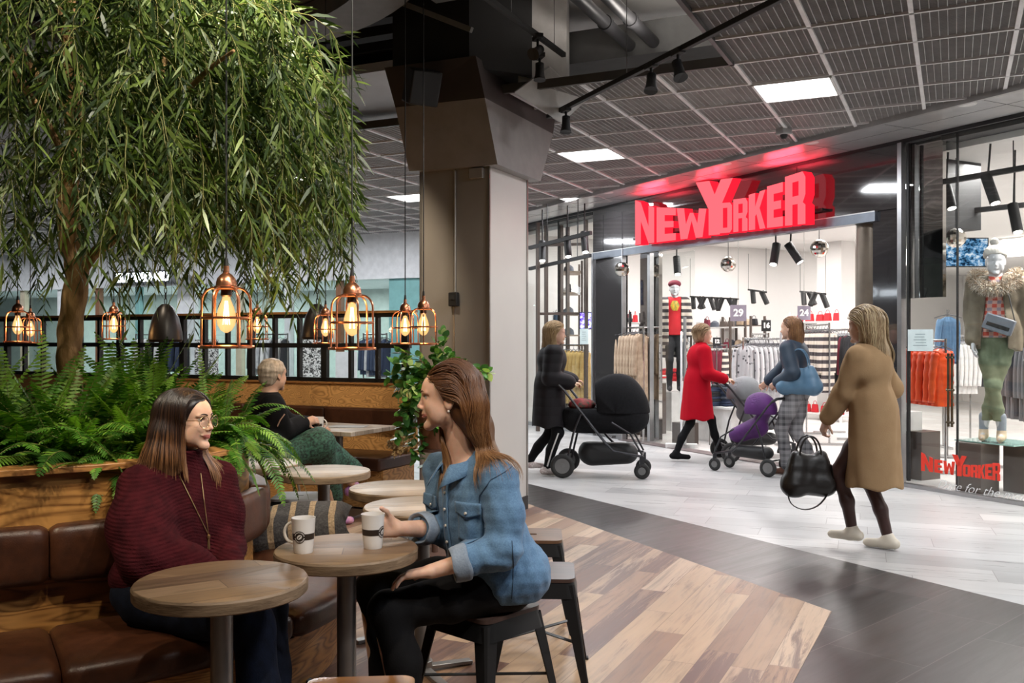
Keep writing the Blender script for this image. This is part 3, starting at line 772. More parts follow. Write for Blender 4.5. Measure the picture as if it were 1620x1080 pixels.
# ---- cage pendants
m_copper = mat('brushed_copper', (.62, .27, .15), .30, .95, c2=(.50, .20, .11), ns=30)
m_cord = mat('black_cord', (.01, .01, .01), .6)
def bulbmat():
    m = bpy.data.materials.new('amber_bulb'); m.use_nodes = True; nt = m.node_tree; nt.nodes.clear()
    t = nd(nt, 'ShaderNodeBsdfTransparent'); e = nd(nt, 'ShaderNodeEmission'); mx = nd(nt, 'ShaderNodeMixShader'); o = nd(nt, 'ShaderNodeOutputMaterial')
    t.inputs[0].default_value = (1, .86, .62, 1); e.inputs[0].default_value = (1, .55, .22, 1); e.inputs[1].default_value = 1.6
    lw = nd(nt, 'ShaderNodeLayerWeight'); lw.inputs[0].default_value = .35
    L(nt, mth(nt, 'SUBTRACT', .75, mth(nt, 'MULTIPLY', lw.outputs['Facing'], .62)), mx.inputs[0])
    L(nt, t.outputs[0], mx.inputs[1]); L(nt, e.outputs[0], mx.inputs[2]); L(nt, mx.outputs[0], o.inputs[0]); return m
m_bulb = bulbmat(); m_fil = emis('filament', (1, .72, .38), 60.0)
pend = thing('pendant_lamp', '', 'pendant lamp', (0, 0, 0))
RC_ = .085
MB().cyl((0, 0, .30), (0, 0, 3.56), .0035, 6).build('cord', m_cord, pend)
MB().lathe([(0, .325), (.006, .325), (.008, .30), (.008, .296), (0, .296)], n=14).build('cord_grip', m_cord, pend)
MB().lathe([(0, .297), (.010, .297), (.011, .272), (.020, .266), (.032, .252), (.036, .238), (.037, .226), (.043, .222), (.043, .214), (.033, .211), (0, .211)], n=28).build('socket_cap', m_copper, pend)
cg = MB()
for k in range(6):
    a = 2 * PI * k / 6 + .26; ca, sa = math.cos(a), math.sin(a)
    pts = [(.040, .218)] + [(.040 + (RC_ - .040) * math.sin(q), .218 - (.05) * (1 - math.cos(q))) for q in [i * PI / 2 / 7 for i in range(1, 8)]]
    pts = pts + [(RC_ + .001, .12), (RC_ + .002, .05), (RC_ + .002, .004)]
    cg.tube([(r * ca, r * sa, z) for r, z in pts], .0042, 6)
for z, r in ((.108, RC_ + .001), (.004, RC_ + .002)):
    cg.tube([(r * math.cos(2 * PI * i / 40), r * math.sin(2 * PI * i / 40), z) for i in range(40)], .0045 if z > .05 else .0062, 6, closed=True)
for k in range(6):
    a = 2 * PI * k / 6 + .26; cg.cyl(((RC_ - .002) * math.cos(a), (RC_ - .002) * math.sin(a), .004), ((RC_ + .013) * math.cos(a), (RC_ + .013) * math.sin(a), .004), .006, 8)
cg.build('cage', m_copper, pend)
MB().lathe([(0, .212), (.019, .212), (.020, .190), (.016, .186), (0, .186)], n=20).build('lamp_socket', mat('dark_socket', (.05, .03, .02), .4, .5), pend)
bl = MB().lathe([(.013, .188), (.016, .175), (.026, .150), (.033, .125), (.035, .105), (.031, .083), (.020, .064), (.006, .055), (0, .054)], n=24).build('bulb', m_bulb, pend, sharp=0)
fl = MB()
for k in range(4):
    a = k * PI / 2; fl.cyl((.004 * math.cos(a), .004 * math.sin(a), .170), (.012 * math.cos(a), .012 * math.sin(a), .085), .0016, 5)
fl.build('filament', m_fil, bl)
pl = [(358, 3.42, 1.42, 'large copper cage pendant lamp hanging nearest, in front of the willow', 1.0),
      (557, 3.80, 1.41, 'copper cage pendant lamp hanging at the right tip of the willow', 1.0),
      (670, 5.55, 1.42, 'right one of the overlapping pair of copper pendants next to the column', .97),
      (641, 6.05, 1.42, 'left one of the overlapping pair of copper pendants, before the column', .97),
      (515, 6.9, 1.42, 'small distant copper pendant just left of the second cage lamp', .97),
      (407, 7.6, 1.45, 'small copper pendant above the grey-haired person', .97),
      (180, 7.3, 1.45, 'copper pendant seen between tree trunk and willow leaves', .97),
      (28, 6.6, 1.43, 'copper pendant at the left edge of the picture behind ferns', 1.0),
      (48, 7.8, 1.42, 'second copper pendant at the left edge, smaller and farther', .97)]
for i, (px, Y, z, lab, sc_) in enumerate(pl):
    loc = ((px - 810) / 1490 * Y, Y, z)
    if i == 0:
        o = pend; KID[pend.name] = kids(pend)
        for k_ in KID[pend.name]: KID[k_.name] = kids(k_)
        first = loc
    else: o = copy_tree(pend, loc, i * .7, sc_, label=lab)
    o['label'] = lab; o['group'] = 'copper cage pendants'
    l = bpy.data.lights.new('pendant_bulb_lamp', 'POINT'); l.energy = 7; l.color = (1, .60, .28); l.shadow_soft_size = .03
    lo = bpy.data.objects.new('pendant_bulb_lamp', l); lo.location = (loc[0], loc[1], loc[2] + .11); COL.objects.link(lo)
pend.location = first

# ---- black glazed lattice with oak cap, and the back bench below it
LO = Vector((-.96, 8.50))                              # its right end
def LT(t, o, z): return Vector((LO.x + D2.x * t + D1.x * o, LO.y + D2.y * t + D1.y * o, z))
lat = thing('lattice_partition', 'black framed glazed lattice partition above the back bench', 'partition', LT(1.5, 0, 0))
fr = MB(); LE = 5.6
for z, h in ((1.07, .05), (1.395, .045), (1.675, .04)): fr.beam(LT(-.05, 0, z), LT(LE, 0, z), .05, h)
k = 0; t = 0
while t < LE:
    wd = .062 if k % 3 == 0 else .032
    fr.beam(LT(t, 0, 1.05), LT(t, 0, 1.69), wd, .05, up=(D1.x, D1.y, 0)); t += .295; k += 1
fr.build('lattice_frame', m_blackmetal, lat, smooth=False)
MB().beam(LT(-.1, 0, 1.703), LT(LE, 0, 1.703), .09, .022).build('lattice_cap', m_oak_trim, lat, smooth=False)
MB().beam(LT(-.05, 0, 1.37), LT(LE, 0, 1.37), .006, .6).build('lattice_glass', glassm('lattice_glass', (.93, .95, .94), .04, 0, .3), lat, smooth=False)
bb = thing('back_bench', 'long oak and brown leather wall bench under the black lattice', 'bench', LT(1.5, -.4, 0))
mb = MB(); mb.beam(LT(-.15, -.02, .935), LT(LE, -.02, .935), .06, .22); mb.build('back_panel', m_oak_back, bb, smooth=False)
MB().beam(LT(-.15, -.02, 1.048), LT(LE, -.02, 1.048), .10, .016).build('bench_cap', m_oak_trim, bb, smooth=False)
def bcush(name, t0, t1, o, z, w_, h, m): MB().beam(LT(t0 + .003, o, z), LT(t1 - .003, o, z), w_, h).build(name, m, bb, bevel=.022, seg=4)
for i in range(6):
    bcush('back_cushion', -.15 + i * .95, .80 + i * .95, -.09, .745, .10, .17, m_leather_d)
    bcush('seat_cushion', -.15 + i * .95, .80 + i * .95, -.38, .40, .55, .11, m_leather_d)
MB().beam(LT(-.15, -.05, .53), LT(LE, -.05, .53), .03, .30).build('lower_panel', m_oak_back, bb, smooth=False)
MB().beam(LT(-.15, -.35, .19), LT(LE, -.35, .19), .5, .32).build('wooden_base', m_oak_back, bb, smooth=False)
# square table at the bench
st_ = thing('square_table', 'pale square wooden table at the back bench with a white mug', 'table', (-1.42, 7.72, 0))
R_ = .36
tb = MB(); c_ = Vector((-1.43, 7.78, 0)); tb.box(c_ + Vector((0, 0, .71)), (.70, .66, .035), ANG_D1 - PI / 2); tb.build('tabletop', m_top2, st_, bevel=.003)
MB().cyl(c_ + Vector((0, 0, .02)), c_ + Vector((0, 0, .69)), .035).build('table_leg', m_steel_leg, st_)
MB().box(c_ + Vector((0, 0, .012)), (.42, .42, .02), ANG_D1).build('table_base', m_steel_leg, st_, bevel=.004)
tr_ = thing('paper_tray', 'flat grey paper menu lying on the square table', 'menu', (-1.42, 7.8, .73))
MB().box((-1.36, 7.80, .7315), (.30, .21, .005), ANG_D1 - PI / 2 + .3).build('menu_sheet', mat('grey_paper', (.4, .42, .45), .5), tr_)

# ---- mugs
m_mug = mat('white_glaze', (.82, .80, .78), .18, coat=.6, c2=(.81, .79, .77))
m_band = mat('dark_brown_print', (.035, .025, .02), .35)
def make_mug(label, loc, rz, group='white coffee mugs', side=-1):
    t = thing('coffee_mug', label, 'mug', (0, 0, 0), group)
    out = [(.0, .003), (.029, .003), (.031, 0), (.032, .003), (.0335, .02), (.036, .05), (.0385, .085), (.0405, .116), (.0408, .118), (.0395, .118), (.037, .085), (.0345, .05), (.031, .010), (.0, .008)]
    MB().lathe(out, n=40).build('mug_body', m_mug, t)
    MB().lathe([(0, .100), (.0378, .100)], n=30).build('coffee', mat('coffee', (.03, .012, .005), .1), t)
    pts = [(-.037 - .032 * math.sin(a) ** .8, 0, .098 - .060 * (a / PI)) for a in [i * PI / 12 for i in range(13)]]
    pts = [(-.036, 0, .100)] + [(-.037 - .030 * math.sin(a), 0, .066 + .034 * math.cos(a)) for a in [i * PI / 12 for i in range(13)]] + [(-.033, 0, .032)]
    MB().tube(pts, .0052, 10).build('handle', m_mug, t)
    def rad(z): return .0335 + (z - .02) * (.0405 - .0335) / .096 + .0006
    band = MB(); n = 48
    rows = [[Vector((rad(z) * math.cos(2 * PI * j / n), rad(z) * math.sin(2 * PI * j / n), z)) for j in range(3, n - 1 + 3 - 4)] for z in (.048, .070)]
    rows = [[Vector((rad(z) * math.cos(a), rad(z) * math.sin(a), z)) for a in [(-PI + .35) + (2 * PI - .7) * j / 44 for j in range(45)]] for z in (.047, .068)]
    band.grid(rows); band.build('printed_band', m_band, t)
    # round emblem: dark disc, pale ring of tick letters, coffee bean
    def disc(r0, r1, up, m, name, a0=0, a1=2 * PI, el=1.0, tilt=0, sx=1.0, zoff=0):
        mb = MB(); nn = 36; rows = []
        for r in (r0, r1):
            row = []
            for j in range(nn + 1):
                a = a0 + (a1 - a0) * j / nn; x = r * math.cos(a) * sx; y = r * math.sin(a) * el
                x, y = x * math.cos(tilt) - y * math.sin(tilt), x * math.sin(tilt) + y * math.cos(tilt)
                z = .058 + y + zoff; th = side * PI / 2 + x / .037; R = rad(z) + up
                row.append(Vector((R * math.cos(th), R * math.sin(th), z)))
            rows.append(row)
        mb.grid(rows); return mb
    e = disc(.0, .0205, .0007, 0, '').build('emblem', m_band, t)
    ring_ = MB()
    for k in range(22):
        a = 2 * PI * k / 22
        if k in (0, 11): continue
        q = disc(.0143, .0178, .0012, 0, '', a - .085, a + .085); b0 = len(ring_.v); ring_.v += q.v; ring_.f += [tuple(i + b0 for i in f) for f in q.f]; ring_.m += q.m
    for q in (disc(0, .0098, .0012, 0, '', sx=1.0, el=.72, tilt=.6),):
        b0 = len(ring_.v); ring_.v += q.v; ring_.f += [tuple(i + b0 for i in f) for f in q.f]; ring_.m += q.m
    ring_.build('emblem_print', m_mug, e)
    q = disc(0, .0052, .0018, 0, '', sx=1.7, el=.26, tilt=.75).build('emblem_bean', m_band, e)
    t.location = loc; t.rotation_euler = (0, 0, rz); return t
ma = make_mug('white mug with handle to the left, standing before the maroon sweater', ((480 - 810) / 1490 * 3.19, 3.19, .73), -.15)
mbg = make_mug('white mug held by the woman in the denim shirt', ((590 - 810) / 1490 * 3.26, 3.26, .73), -1.95, side=1)
mc_ = make_mug('white mug held by the grey-haired person at the back', (-1.51, 7.36, .7275), 2.9)

# ---- striped cushion on the far side of the banquette
def make_pillow():
    t = thing('striped_cushion', 'dark grey cushion with tan stripes lying on the banquette', 'cushion', (0, 0, 0))
    n = 40; top = []; bot = []
    for sgn, acc in ((1, top), (-1, bot)):
        for i in range(n + 1):
            row = []
            for j in range(n + 1):
                u = -1 + 2 * i / n; v = -1 + 2 * j / n
                pin = 1 - .10 * (1 - u * u) * v * v - .0; piv = 1 - .10 * (1 - v * v) * u * u
                h = ((1 - u ** 4) * (1 - v ** 4)) ** .55 * .088 * (1 + .08 * math.sin(5 * u + 3 * v))
                row.append(Vector((u * .27 * piv, v * .19 * pin, sgn * h)))
            acc.append(row)
    mb = MB(); mb.grid(top); mb.grid([r[::-1] for r in bot])
    m, nt, b = nmat('striped_wool'); v = coords(nt); sp = nd(nt, 'ShaderNodeSeparateXYZ'); L(nt, v, sp.inputs[0])
    x = mth(nt, 'FRACT', mth(nt, 'ADD', mth(nt, 'MULTIPLY', sp.outputs[0], 10.5), 10.2)); f = mth(nt, 'LESS_THAN', x, .30)
    nz = noise(nt, v, 90, 4, .7)
    c1 = ramp(nt, nz, [(.35, (.022, .02, .02)), (.65, (.075, .07, .068))]); c2 = ramp(nt, nz, [(.35, (.20, .135, .075)), (.65, (.42, .30, .18))])
    L(nt, mixc(nt, f, c1, c2), b.inputs['Base Color']); b.inputs['Roughness'].default_value = .9; bump(nt, b, nz, .5, .004)
    mb.build('cushion_cover', m, t, sharp=0)
    t.location = (-1.06, 4.62, .535); t.rotation_euler = (.18, -.10, .12)
make_pillow()
# ---- large dark bell lamps on chains by the lattice
def bell(label, loc):
    t = thing('bell_lamp', label, 'lamp', (0, 0, 0), 'large dark bell-shaped lamps on chains')
    MB().lathe([(0, .30), (.03, .298), (.06, .27), (.10, .19), (.125, .08), (.13, .02), (.118, 0), (.112, .0), (.12, .03), (.09, .19), (0, .285)], n=32).build('lamp_shade', mat('dark_bell', (.022, .018, .017), .38, .4), t)
    ch = MB()
    for i in range(78):
        z = .30 + i * .042; a = (i % 2) * PI / 2
        ch.tube([(.010 * math.cos(q) * math.cos(a), .010 * math.cos(q) * math.sin(a), z + .021 + .026 * math.sin(q)) for q in [k * PI / 4 for k in range(8)]], .0035, 4, closed=True)
    ch.build('chain', m_blackmetal, t)
    t.location = loc
bell('dark bell-shaped lamp on a chain behind the smallest cage pendant', ((502 - 810) / 1490 * 7.9, 7.9, 1.45))
bell('dark bell-shaped lamp on a chain behind the willow leaves, left of the big pendant', ((262 - 810) / 1490 * 7.4, 7.4, 1.43))

# ---- column fittings: cable conduit with thermostat box, loudspeaker on the capital
cf = thing('control_box', 'small black box at the end of a conduit on the column', 'switch box', (CM.x, CM.y, 1.7))
pc_ = CM + .30 * D2 - .01 * D1
MB().cyl((pc_.x, pc_.y, 1.83), (pc_.x, pc_.y, 2.80), .009, 10).build('conduit', mat('conduit_grey', (.42, .40, .37), .4, .3), cf)
MB().box((pc_.x - .008, pc_.y - .018, 1.77), (.075, .05, .11), ANG_D1 - PI / 2).build('box_housing', m_black, cf, bevel=.006)
MB().box((pc_.x - .02, pc_.y - .045, 1.785), (.045, .006, .035), ANG_D1 - PI / 2).build('box_socket', mat('dark_socket2', (.05, .05, .05), .2), cf, bevel=.002)
js = thing('junction_box', 'small grey junction box under the capital of the column', 'junction box', (CM.x, CM.y, 2.75))
p_ = CM + .10 * D2 - .02 * D1
MB().box((p_.x, p_.y, 2.76), (.12, .04, .08), ANG_D1 - PI / 2).build('box_housing', m_colL, js, bevel=.004)
sp_ = thing('loudspeaker', 'black loudspeaker mounted high on the column capital', 'loudspeaker', (-.66, 7.2, 3.3))
spx = MB().box((0, 0, 0), (.24, .16, .26), R=Matrix.Rotation(.5, 3, 'Z') @ Matrix.Rotation(.4, 3, 'X')); spx.v = [(x - .68, y + 7.12, z + 3.36) for x, y, z in spx.v]
spx.build('speaker_housing', m_black, sp_, bevel=.012)
spx = MB().beam((-.68, 7.16, 3.40), (-.68, 7.45, 3.55), .04); spx.build('speaker_bracket', m_black, sp_)

# ---- overhead: pipes, tracks, spotlights, camera
def pipe(label, a, b, r, m):
    t = thing('ceiling_pipe', label, 'pipe', a)
    mb = MB().cyl(a, b, r, 20); mb.build('pipe_run', m, t)
    d = (Vector(b) - Vector(a)).normalized(); c = Vector(a).lerp(Vector(b), .62)
    MB().cyl(c - d * .03, c + d * .03, r + .01, 20).build('pipe_collar', m, t)
m_pipe = mat('dark_pipe', (.035, .035, .038), .45, .3)
pipe('thick dark ceiling pipe nearer the black duct above the column', (.12, 6.1, 3.95), (1.12, 8.27, 3.95), .052, m_pipe)
pipe('second dark ceiling pipe running parallel on the right of the first', (.33, 6.1, 3.95), (1.30, 8.15, 3.95), .05, m_pipe)
def track(label, a, b, drops=()):
    a = Vector(a); b = Vector(b); t = thing('lighting_track', label, 'lighting track', a)
    MB().beam(a, b, .036, .036).build('track_rail', m_black, t, bevel=.003)
    for q in drops:
        p = a.lerp(b, q); MB().cyl(p, (p.x, p.y, 4.35), .003, 6).build('hanger', m_steel_leg, t)
    return t
track('black lighting track running diagonally below the mesh ceiling', (.30, 7.82, 3.30), (1.75, 4.42, 3.30), (.35, .7))
track('black lighting track above the column pointing at the capital', (-.42, 5.66, 3.70), (.41, 7.45, 3.70), (.5, .9))
track('short black lighting track left of the column capital', (-2.2, 6.3, 3.45), (-1.35, 8.2, 3.45), (.5,))
m_lens = emis('spot_lens', (1, .93, .82), 12)
def make_track_spot(label, loc, target, ln=.13, r=.042, group='track spotlights', m=None, lit=True, shape='cone', name='track_spotlight'):
    t = thing(name, label, 'spotlight', loc, group); loc = Vector(loc)
    m = m or m_black
    d = (Vector(target) - loc).normalized(); top = loc + Vector((0, 0, .10))
    MB().box(top + Vector((0, 0, 0)), (.05, .12, .035), .3).build('spotlight_adapter', m, t, bevel=.004)
    MB().cyl(top, loc, .010, 8).build('spotlight_arm', m, t)
    a = loc - d * ln * .35; b = loc + d * ln * .65
    mb = MB()
    if shape == 'cone':
        mb.tube([a, a + (b - a) * .15, a + (b - a) * .7, b, b - d * .008], [r * .6, r * .72, r * .85, r * 1.12, r * .95], 20)
        for q in range(5): mb.tube([a + d * (.012 * q), a + d * (.012 * q + .005)], r * .78, 16)
    else: mb.tube([a, b, b - d * .01], [r, r, r * .85], 20)
    mb.build('spotlight_body', m, t)
    if lit: MB().cyl(b - d * .011, b - d * .009, r * .8, 16).build('spotlight_lens', m_lens, t)
    return t
make_track_spot('track spotlight nearest above the column, lens lit', (.19, 6.95, 3.58), (-1.5, 4, 1.5))
make_track_spot('track spotlight just right of the one above the column', (.21, 7.15, 3.50), (.2, 6.8, 1.0), lit=False)
make_track_spot('track spotlight hanging at the lower end of the diagonal track', (.43, 7.50, 3.18), (.3, 6.9, 0), lit=False)
make_track_spot('track spotlight on the middle of the diagonal track, left of two', (.936, 6.33, 3.19), (.6, 5, 0))
make_track_spot('track spotlight on the middle of the diagonal track, right of two', (1.063, 6.03, 3.19), (1.5, 4.5, 0), lit=False)
for i in range(4): make_track_spot(['', 'front', '', 'rear'][i] + ' dark spotlight on the track left of the capital', (-2.1 + i * .22, 6.55 + i * .5, 3.33), (-2, 5, 1), lit=False) if i in (1, 3) else None
dc = thing('dome_camera', 'small grey security camera under the mesh ceiling by the sign', 'security camera', (2.7, 9.35, 3.4))
DCP = Vector(((1240 - 810) / 1490 * 8.9, 8.9, 3.42))
MB().box(DCP, (.11, .11, .07), .4).build('camera_housing', mat('grey_plastic', (.35, .34, .34), .5), dc, bevel=.01)
MB().lathe([(0, -.05), (.02, -.045), (.035, -.02), (.036, 0), (0, 0)], DCP + Vector((0, 0, -.03)), 20).build('camera_dome', m_black, dc)
for i, u_ in enumerate(DOWN):
    t = thing('soffit_downlight', 'small round downlight in the soffit ' + ['', '', 'at the right edge of the picture', 'above the right end of the sign', 'above the middle of the sign', 'above the left end of the sign', 'right of the column', 'just hidden behind the column', 'farthest away behind the column'][i] if i > 1 else 'round soffit downlight right of the picture, ' + ['nearest', 'second nearest'][i] + ' the camera', 'ceiling light', S(u_, -.70, 3.43), 'round downlights along the soffit')
    c = S(u_, -.70, 3.43)
    MB().lathe([(.062, -.002), (.072, -.006), (.078, -.004), (.078, .004), (.062, .004)], c, 28).build('trim_ring', m_white, t)
    MB().lathe([(0, .0), (.062, .0)], c, 28).build('downlight_lens', emis('downlight_glow', (1, .98, .95), 14), t)
# ================================================================== PLANTS
def leafmat(name, c, rough=.42, tr=.28):
    m = bpy.data.materials.new(name); m.use_nodes = True; nt = m.node_tree; b = nt.nodes['Principled BSDF']
    out = [n for n in nt.nodes if n.type == 'OUTPUT_MATERIAL'][0]
    v = coords(nt); f = noise(nt, v, 7, 2)
    col = ramp(nt, f, [(.3, tuple(x * .7 for x in c)), (.7, tuple(x * 1.2 for x in c))])
    L(nt, col, b.inputs['Base Color']); b.inputs['Roughness'].default_value = rough; b.inputs['Specular IOR Level'].default_value = .4
    t = nd(nt, 'ShaderNodeBsdfTranslucent'); L(nt, mixc(nt, 1.0, col, (1.1, 1.3, .5), 'MULTIPLY'), t.inputs[0])
    mx = nd(nt, 'ShaderNodeMixShader'); mx.inputs[0].default_value = tr
    L(nt, b.outputs[0], mx.inputs[1]); L(nt, t.outputs[0], mx.inputs[2]); L(nt, mx.outputs[0], out.inputs[0]); return m
m_will = [leafmat('willow_leaf_dark', (.025, .046, .013)), leafmat('willow_leaf', (.065, .10, .02)), leafmat('willow_leaf_light', (.12, .165, .035)), leafmat('willow_leaf_silver', (.24, .29, .14), .35)]
m_fern = [leafmat('fern_dark', (.03, .095, .012)), leafmat('fern_mid', (.07, .19, .02)), leafmat('fern_light', (.17, .32, .04))]
m_vine = [leafmat('vine_dark', (.045, .15, .035), .3, .15), leafmat('vine_mid', (.11, .30, .06), .3, .2), leafmat('vine_light', (.42, .58, .22), .35, .25)]
m_bark = mat('willow_bark', (.40, .235, .10), .85, c2=(.17, .09, .04), ns=14, nscale=(1, 1, .35), bmp=.9, bs=30, bd=.02)
m_twig = mat('green_twig', (.16, .15, .04), .6)
def leaves_np(P, D, W, Ln, Wd, droop, mi, prof=((0, .12), (.3, 1.0), (.65, .75), (1, 0.02)), fold=.25):
    """batch of lance leaves: P base, D unit direction, W unit side vector; returns V,F,mi"""
    n = len(P); k = len(prof); N = np.cross(D, W)
    V = np.zeros((n, k, 2, 3)); F = []
    for i, (a, wd) in enumerate(prof):
        c = P + D * (Ln * a)[:, None] + np.array([0, 0, -1.0]) * (droop * Ln * a * a)[:, None]
        off = W * (Wd * wd * .5)[:, None] + N * (Wd * wd * fold * .5)[:, None]
        off2 = -W * (Wd * wd * .5)[:, None] + N * (Wd * wd * fold * .5)[:, None]
        V[:, i, 0] = c + off; V[:, i, 1] = c + off2
    base = (np.arange(n) * k * 2)[:, None]
    for i in range(k - 1): F.append(base + np.array([[2 * i, 2 * i + 1, 2 * i + 3, 2 * i + 2]]))
    F = np.stack(F, 1).reshape(-1, 4); return V.reshape(-1, 3), F, np.repeat(mi, k - 1)
def ribs_np(paths, r):
    """thin three-sided stems from a list of point arrays"""
    Vs, Fs = [], []; b = 0
    for p in paths:
        p = np.asarray(p); k = len(p); t = np.gradient(p, axis=0); t /= np.linalg.norm(t, axis=1)[:, None] + 1e-9
        u = np.cross(t, np.array([.31, .95, .11])); u /= np.linalg.norm(u, axis=1)[:, None] + 1e-9; v = np.cross(t, u)
        rr = (r if np.isscalar(r) else r) * np.linspace(1, .4, k)[:, None]
        ring = np.stack([p + (u * math.cos(a) + v * math.sin(a)) * rr for a in (0, 2.094, 4.189)], 1)
        Vs.append(ring.reshape(-1, 3)); i = np.arange(k - 1)[:, None] * 3 + b
        for j in range(3):
            j2 = (j + 1) % 3; Fs.append(np.concatenate([i + j, i + j2, i + 3 + j2, i + 3 + j], 1))
        b += k * 3
    return np.concatenate(Vs), np.concatenate(Fs)
def unit(a): return a / (np.linalg.norm(a, axis=-1, keepdims=True) + 1e-9)
# ---- willow
rs = np.random.RandomState(7)
tree = thing('willow_tree', 'tall weeping willow with twisted trunk growing out of the fern planter', 'tree', (-1.96, 4.2, .88))
def wob(pts, amp, sd):
    r = np.random.RandomState(sd); return [Vector(p) + Vector((r.uniform(-amp, amp), r.uniform(-amp, amp), 0)) for p in pts]
def bez(pts, n=14):
    P = [Vector(p) for p in pts]; out = []
    for i in range(len(P) - 1):
        p0 = P[max(i - 1, 0)]; p1 = P[i]; p2 = P[i + 1]; p3 = P[min(i + 2, len(P) - 1)]
        for k in range(n):
            t = k / n; out.append(.5 * ((2 * p1) + (p2 - p0) * t + (2 * p0 - 5 * p1 + 4 * p2 - p3) * t * t + (3 * p1 - p0 - 3 * p2 + p3) * t ** 3))
    out.append(P[-1]); return out
tx = lambda px, Y=4.2: (px - 810) / 1490 * Y
tz = lambda py, Y=4.2: 1.45 - (py - 537) / 1490 * Y
tr1 = bez([(tx(105), 4.2, .8), (tx(110), 4.2, tz(600)), (tx(108), 4.22, tz(520)), (tx(122), 4.2, tz(430)), (tx(114), 4.18, tz(380)), (tx(108), 4.2, tz(300))], 8)
def trad(k, a, b): return [a + (b - a) * i / (k - 1) for i in range(k)]
tm_ = MB(); rr_ = trad(len(tr1), .058, .046); rr_[0] = .075; rr_[1] = .068; rr_[2] = .062
tm_.tube(tr1, [r * (1 + .06 * math.sin(i * 1.3)) for i, r in enumerate(rr_)], 18)
limbs = [([(108, 300, 4.2), (122, 240, 4.16), (112, 180, 4.2), (128, 110, 4.2), (110, 40, 4.22), (118, -60, 4.2), (112, -130, 4.2)], .036, .016),
         ([(112, 310, 4.2), (105, 240, 4.26), (122, 180, 4.22), (108, 100, 4.24), (98, 20, 4.2), (70, -60, 4.2)], .030, .014),
         ([(122, 440, 4.2), (150, 400, 4.15), (185, 370, 4.1), (215, 300, 4.0), (240, 200, 3.95), (262, 90, 3.95), (300, 20, 3.9)], .027, .010),
         ([(185, 370, 4.1), (200, 350, 4.2), (225, 290, 4.35), (300, 230, 4.4), (370, 150, 4.4)], .018, .008),
         ([(128, 115, 4.2), (160, 60, 4.1), (190, 10, 4.0), (250, -60, 3.9)], .020, .008),
         ([(108, 250, 4.2), (70, 190, 4.1), (30, 120, 3.9), (0, 60, 3.8), (-40, 30, 3.6)], .022, .008),
         ([(112, 180, 4.2), (60, 120, 4.5), (20, 60, 4.8), (-20, 20, 5.0)], .020, .008),
         ([(118, 60, 4.2), (180, 20, 4.6), (250, 10, 4.8), (320, 30, 4.9)], .016, .006),
         ([(240, 200, 3.95), (290, 150, 3.7), (330, 110, 3.5), (370, 80, 3.4)], .015, .006)]
for pts, a, b in limbs:
    q = bez([(tx(x, y3), y3, tz(y, y3)) for x, y, y3 in pts], 8); tm_.tube(q, trad(len(q), a, b), 12)
tm_.build('trunk', m_bark, tree, sharp=0)
NT = 1050
paths = []; LP = []; LD = []; LW = []; LL = []; LM = []
cx0, cy0 = -1.98, 4.15
def topz(rho): return 3.30 - .55 * rho ** 2
for i in range(NT):
    az = rs.uniform(0, 2 * PI); rho = math.sqrt(rs.uniform(.02, 1)) * 1.0
    if rs.rand() < .34: az = rs.uniform(-1.3, .35)
    ox, oy = math.cos(az), math.sin(az)
    Rr = rho * (1.02 if ox > 0 else 1.25)
    z0 = topz(rho) + rs.uniform(-1.15, .05)
    if z0 < 2.0: z0 = rs.uniform(2.0, 2.7)
    p = np.array([cx0 + ox * Rr, cy0 + oy * Rr * .85, z0])
    # keep the outline of the crown: right shoulder slopes down
    X = p[0] / p[1] * 1490 + 810
    ytop = 1490 * (1.45 - p[2]) / p[1] + 537
    if X > 372 and ytop < (X - 372) * .95: continue
    if X > 530: continue
    if 70 < X < 135 and p[1] < 4.15 and rs.rand() < .75: continue
    Ltw = rs.uniform(.40, 1.0) * (1.15 if z0 > 2.5 else .8)
    zend = 1.28 + .35 * rs.rand() if X < 420 else 1.50 + .30 * rs.rand()
    if X > 500: zend = 1.72 + .2 * rs.rand()
    d = np.array([ox * .75 + rs.normal(0, .3), oy * .75 + rs.normal(0, .3), .25 + rs.normal(0, .25)]); d /= np.linalg.norm(d)
    pts = [p.copy()]; k = int(Ltw / .028); gk = rs.uniform(.2, 1.3)
    for j in range(k):
        d = d + np.array([0, 0, -.07 - .012 * j * gk]) + rs.normal(0, .085, 3); d /= np.linalg.norm(d); p = p + d * .028
        if p[2] < zend: break
        if p[1] < 2.7 or p[0] / p[1] * 1490 + 810 > 566: break
        pts.append(p.copy())
    if len(pts) < 7: continue
    pts = np.array(pts); paths.append(pts)
    tg = unit(np.gradient(pts, axis=0))
    shade = rs.rand()
    for j in range(2, len(pts)):
        for rep in (0, 1):
            if rs.rand() < .27: continue
            t = tg[j]; s_ = np.cross(t, rs.normal(0, 1, 3)); s_ /= np.linalg.norm(s_) + 1e-9
            dd = t * .8 + s_ * .75 + np.array([0, 0, -.12]); dd /= np.linalg.norm(dd)
            ww = np.cross(dd, rs.normal(0, 1, 3)); ww /= np.linalg.norm(ww) + 1e-9
            LP.append(pts[j]); LD.append(dd); LW.append(ww); LL.append(rs.uniform(.05, .135) * (1 - .25 * j / len(pts)))
            q = rs.rand(); LM.append(0 if q < .35 else 1 if q < .72 else 2 if q < .93 else 3)
LL = np.array(LL); V_, F_, M_ = leaves_np(np.array(LP), np.array(LD), np.array(LW), LL, LL * .13, rs.uniform(.05, .25, len(LL)), np.array(LM))
link('foliage', new_mesh('willow_foliage', V_, F_, M_, True, 0), m_will, tree)
V_, F_ = ribs_np(paths, .0022)
link('twigs', new_mesh('willow_twigs', V_, F_, None, True, 0), [m_twig], tree)

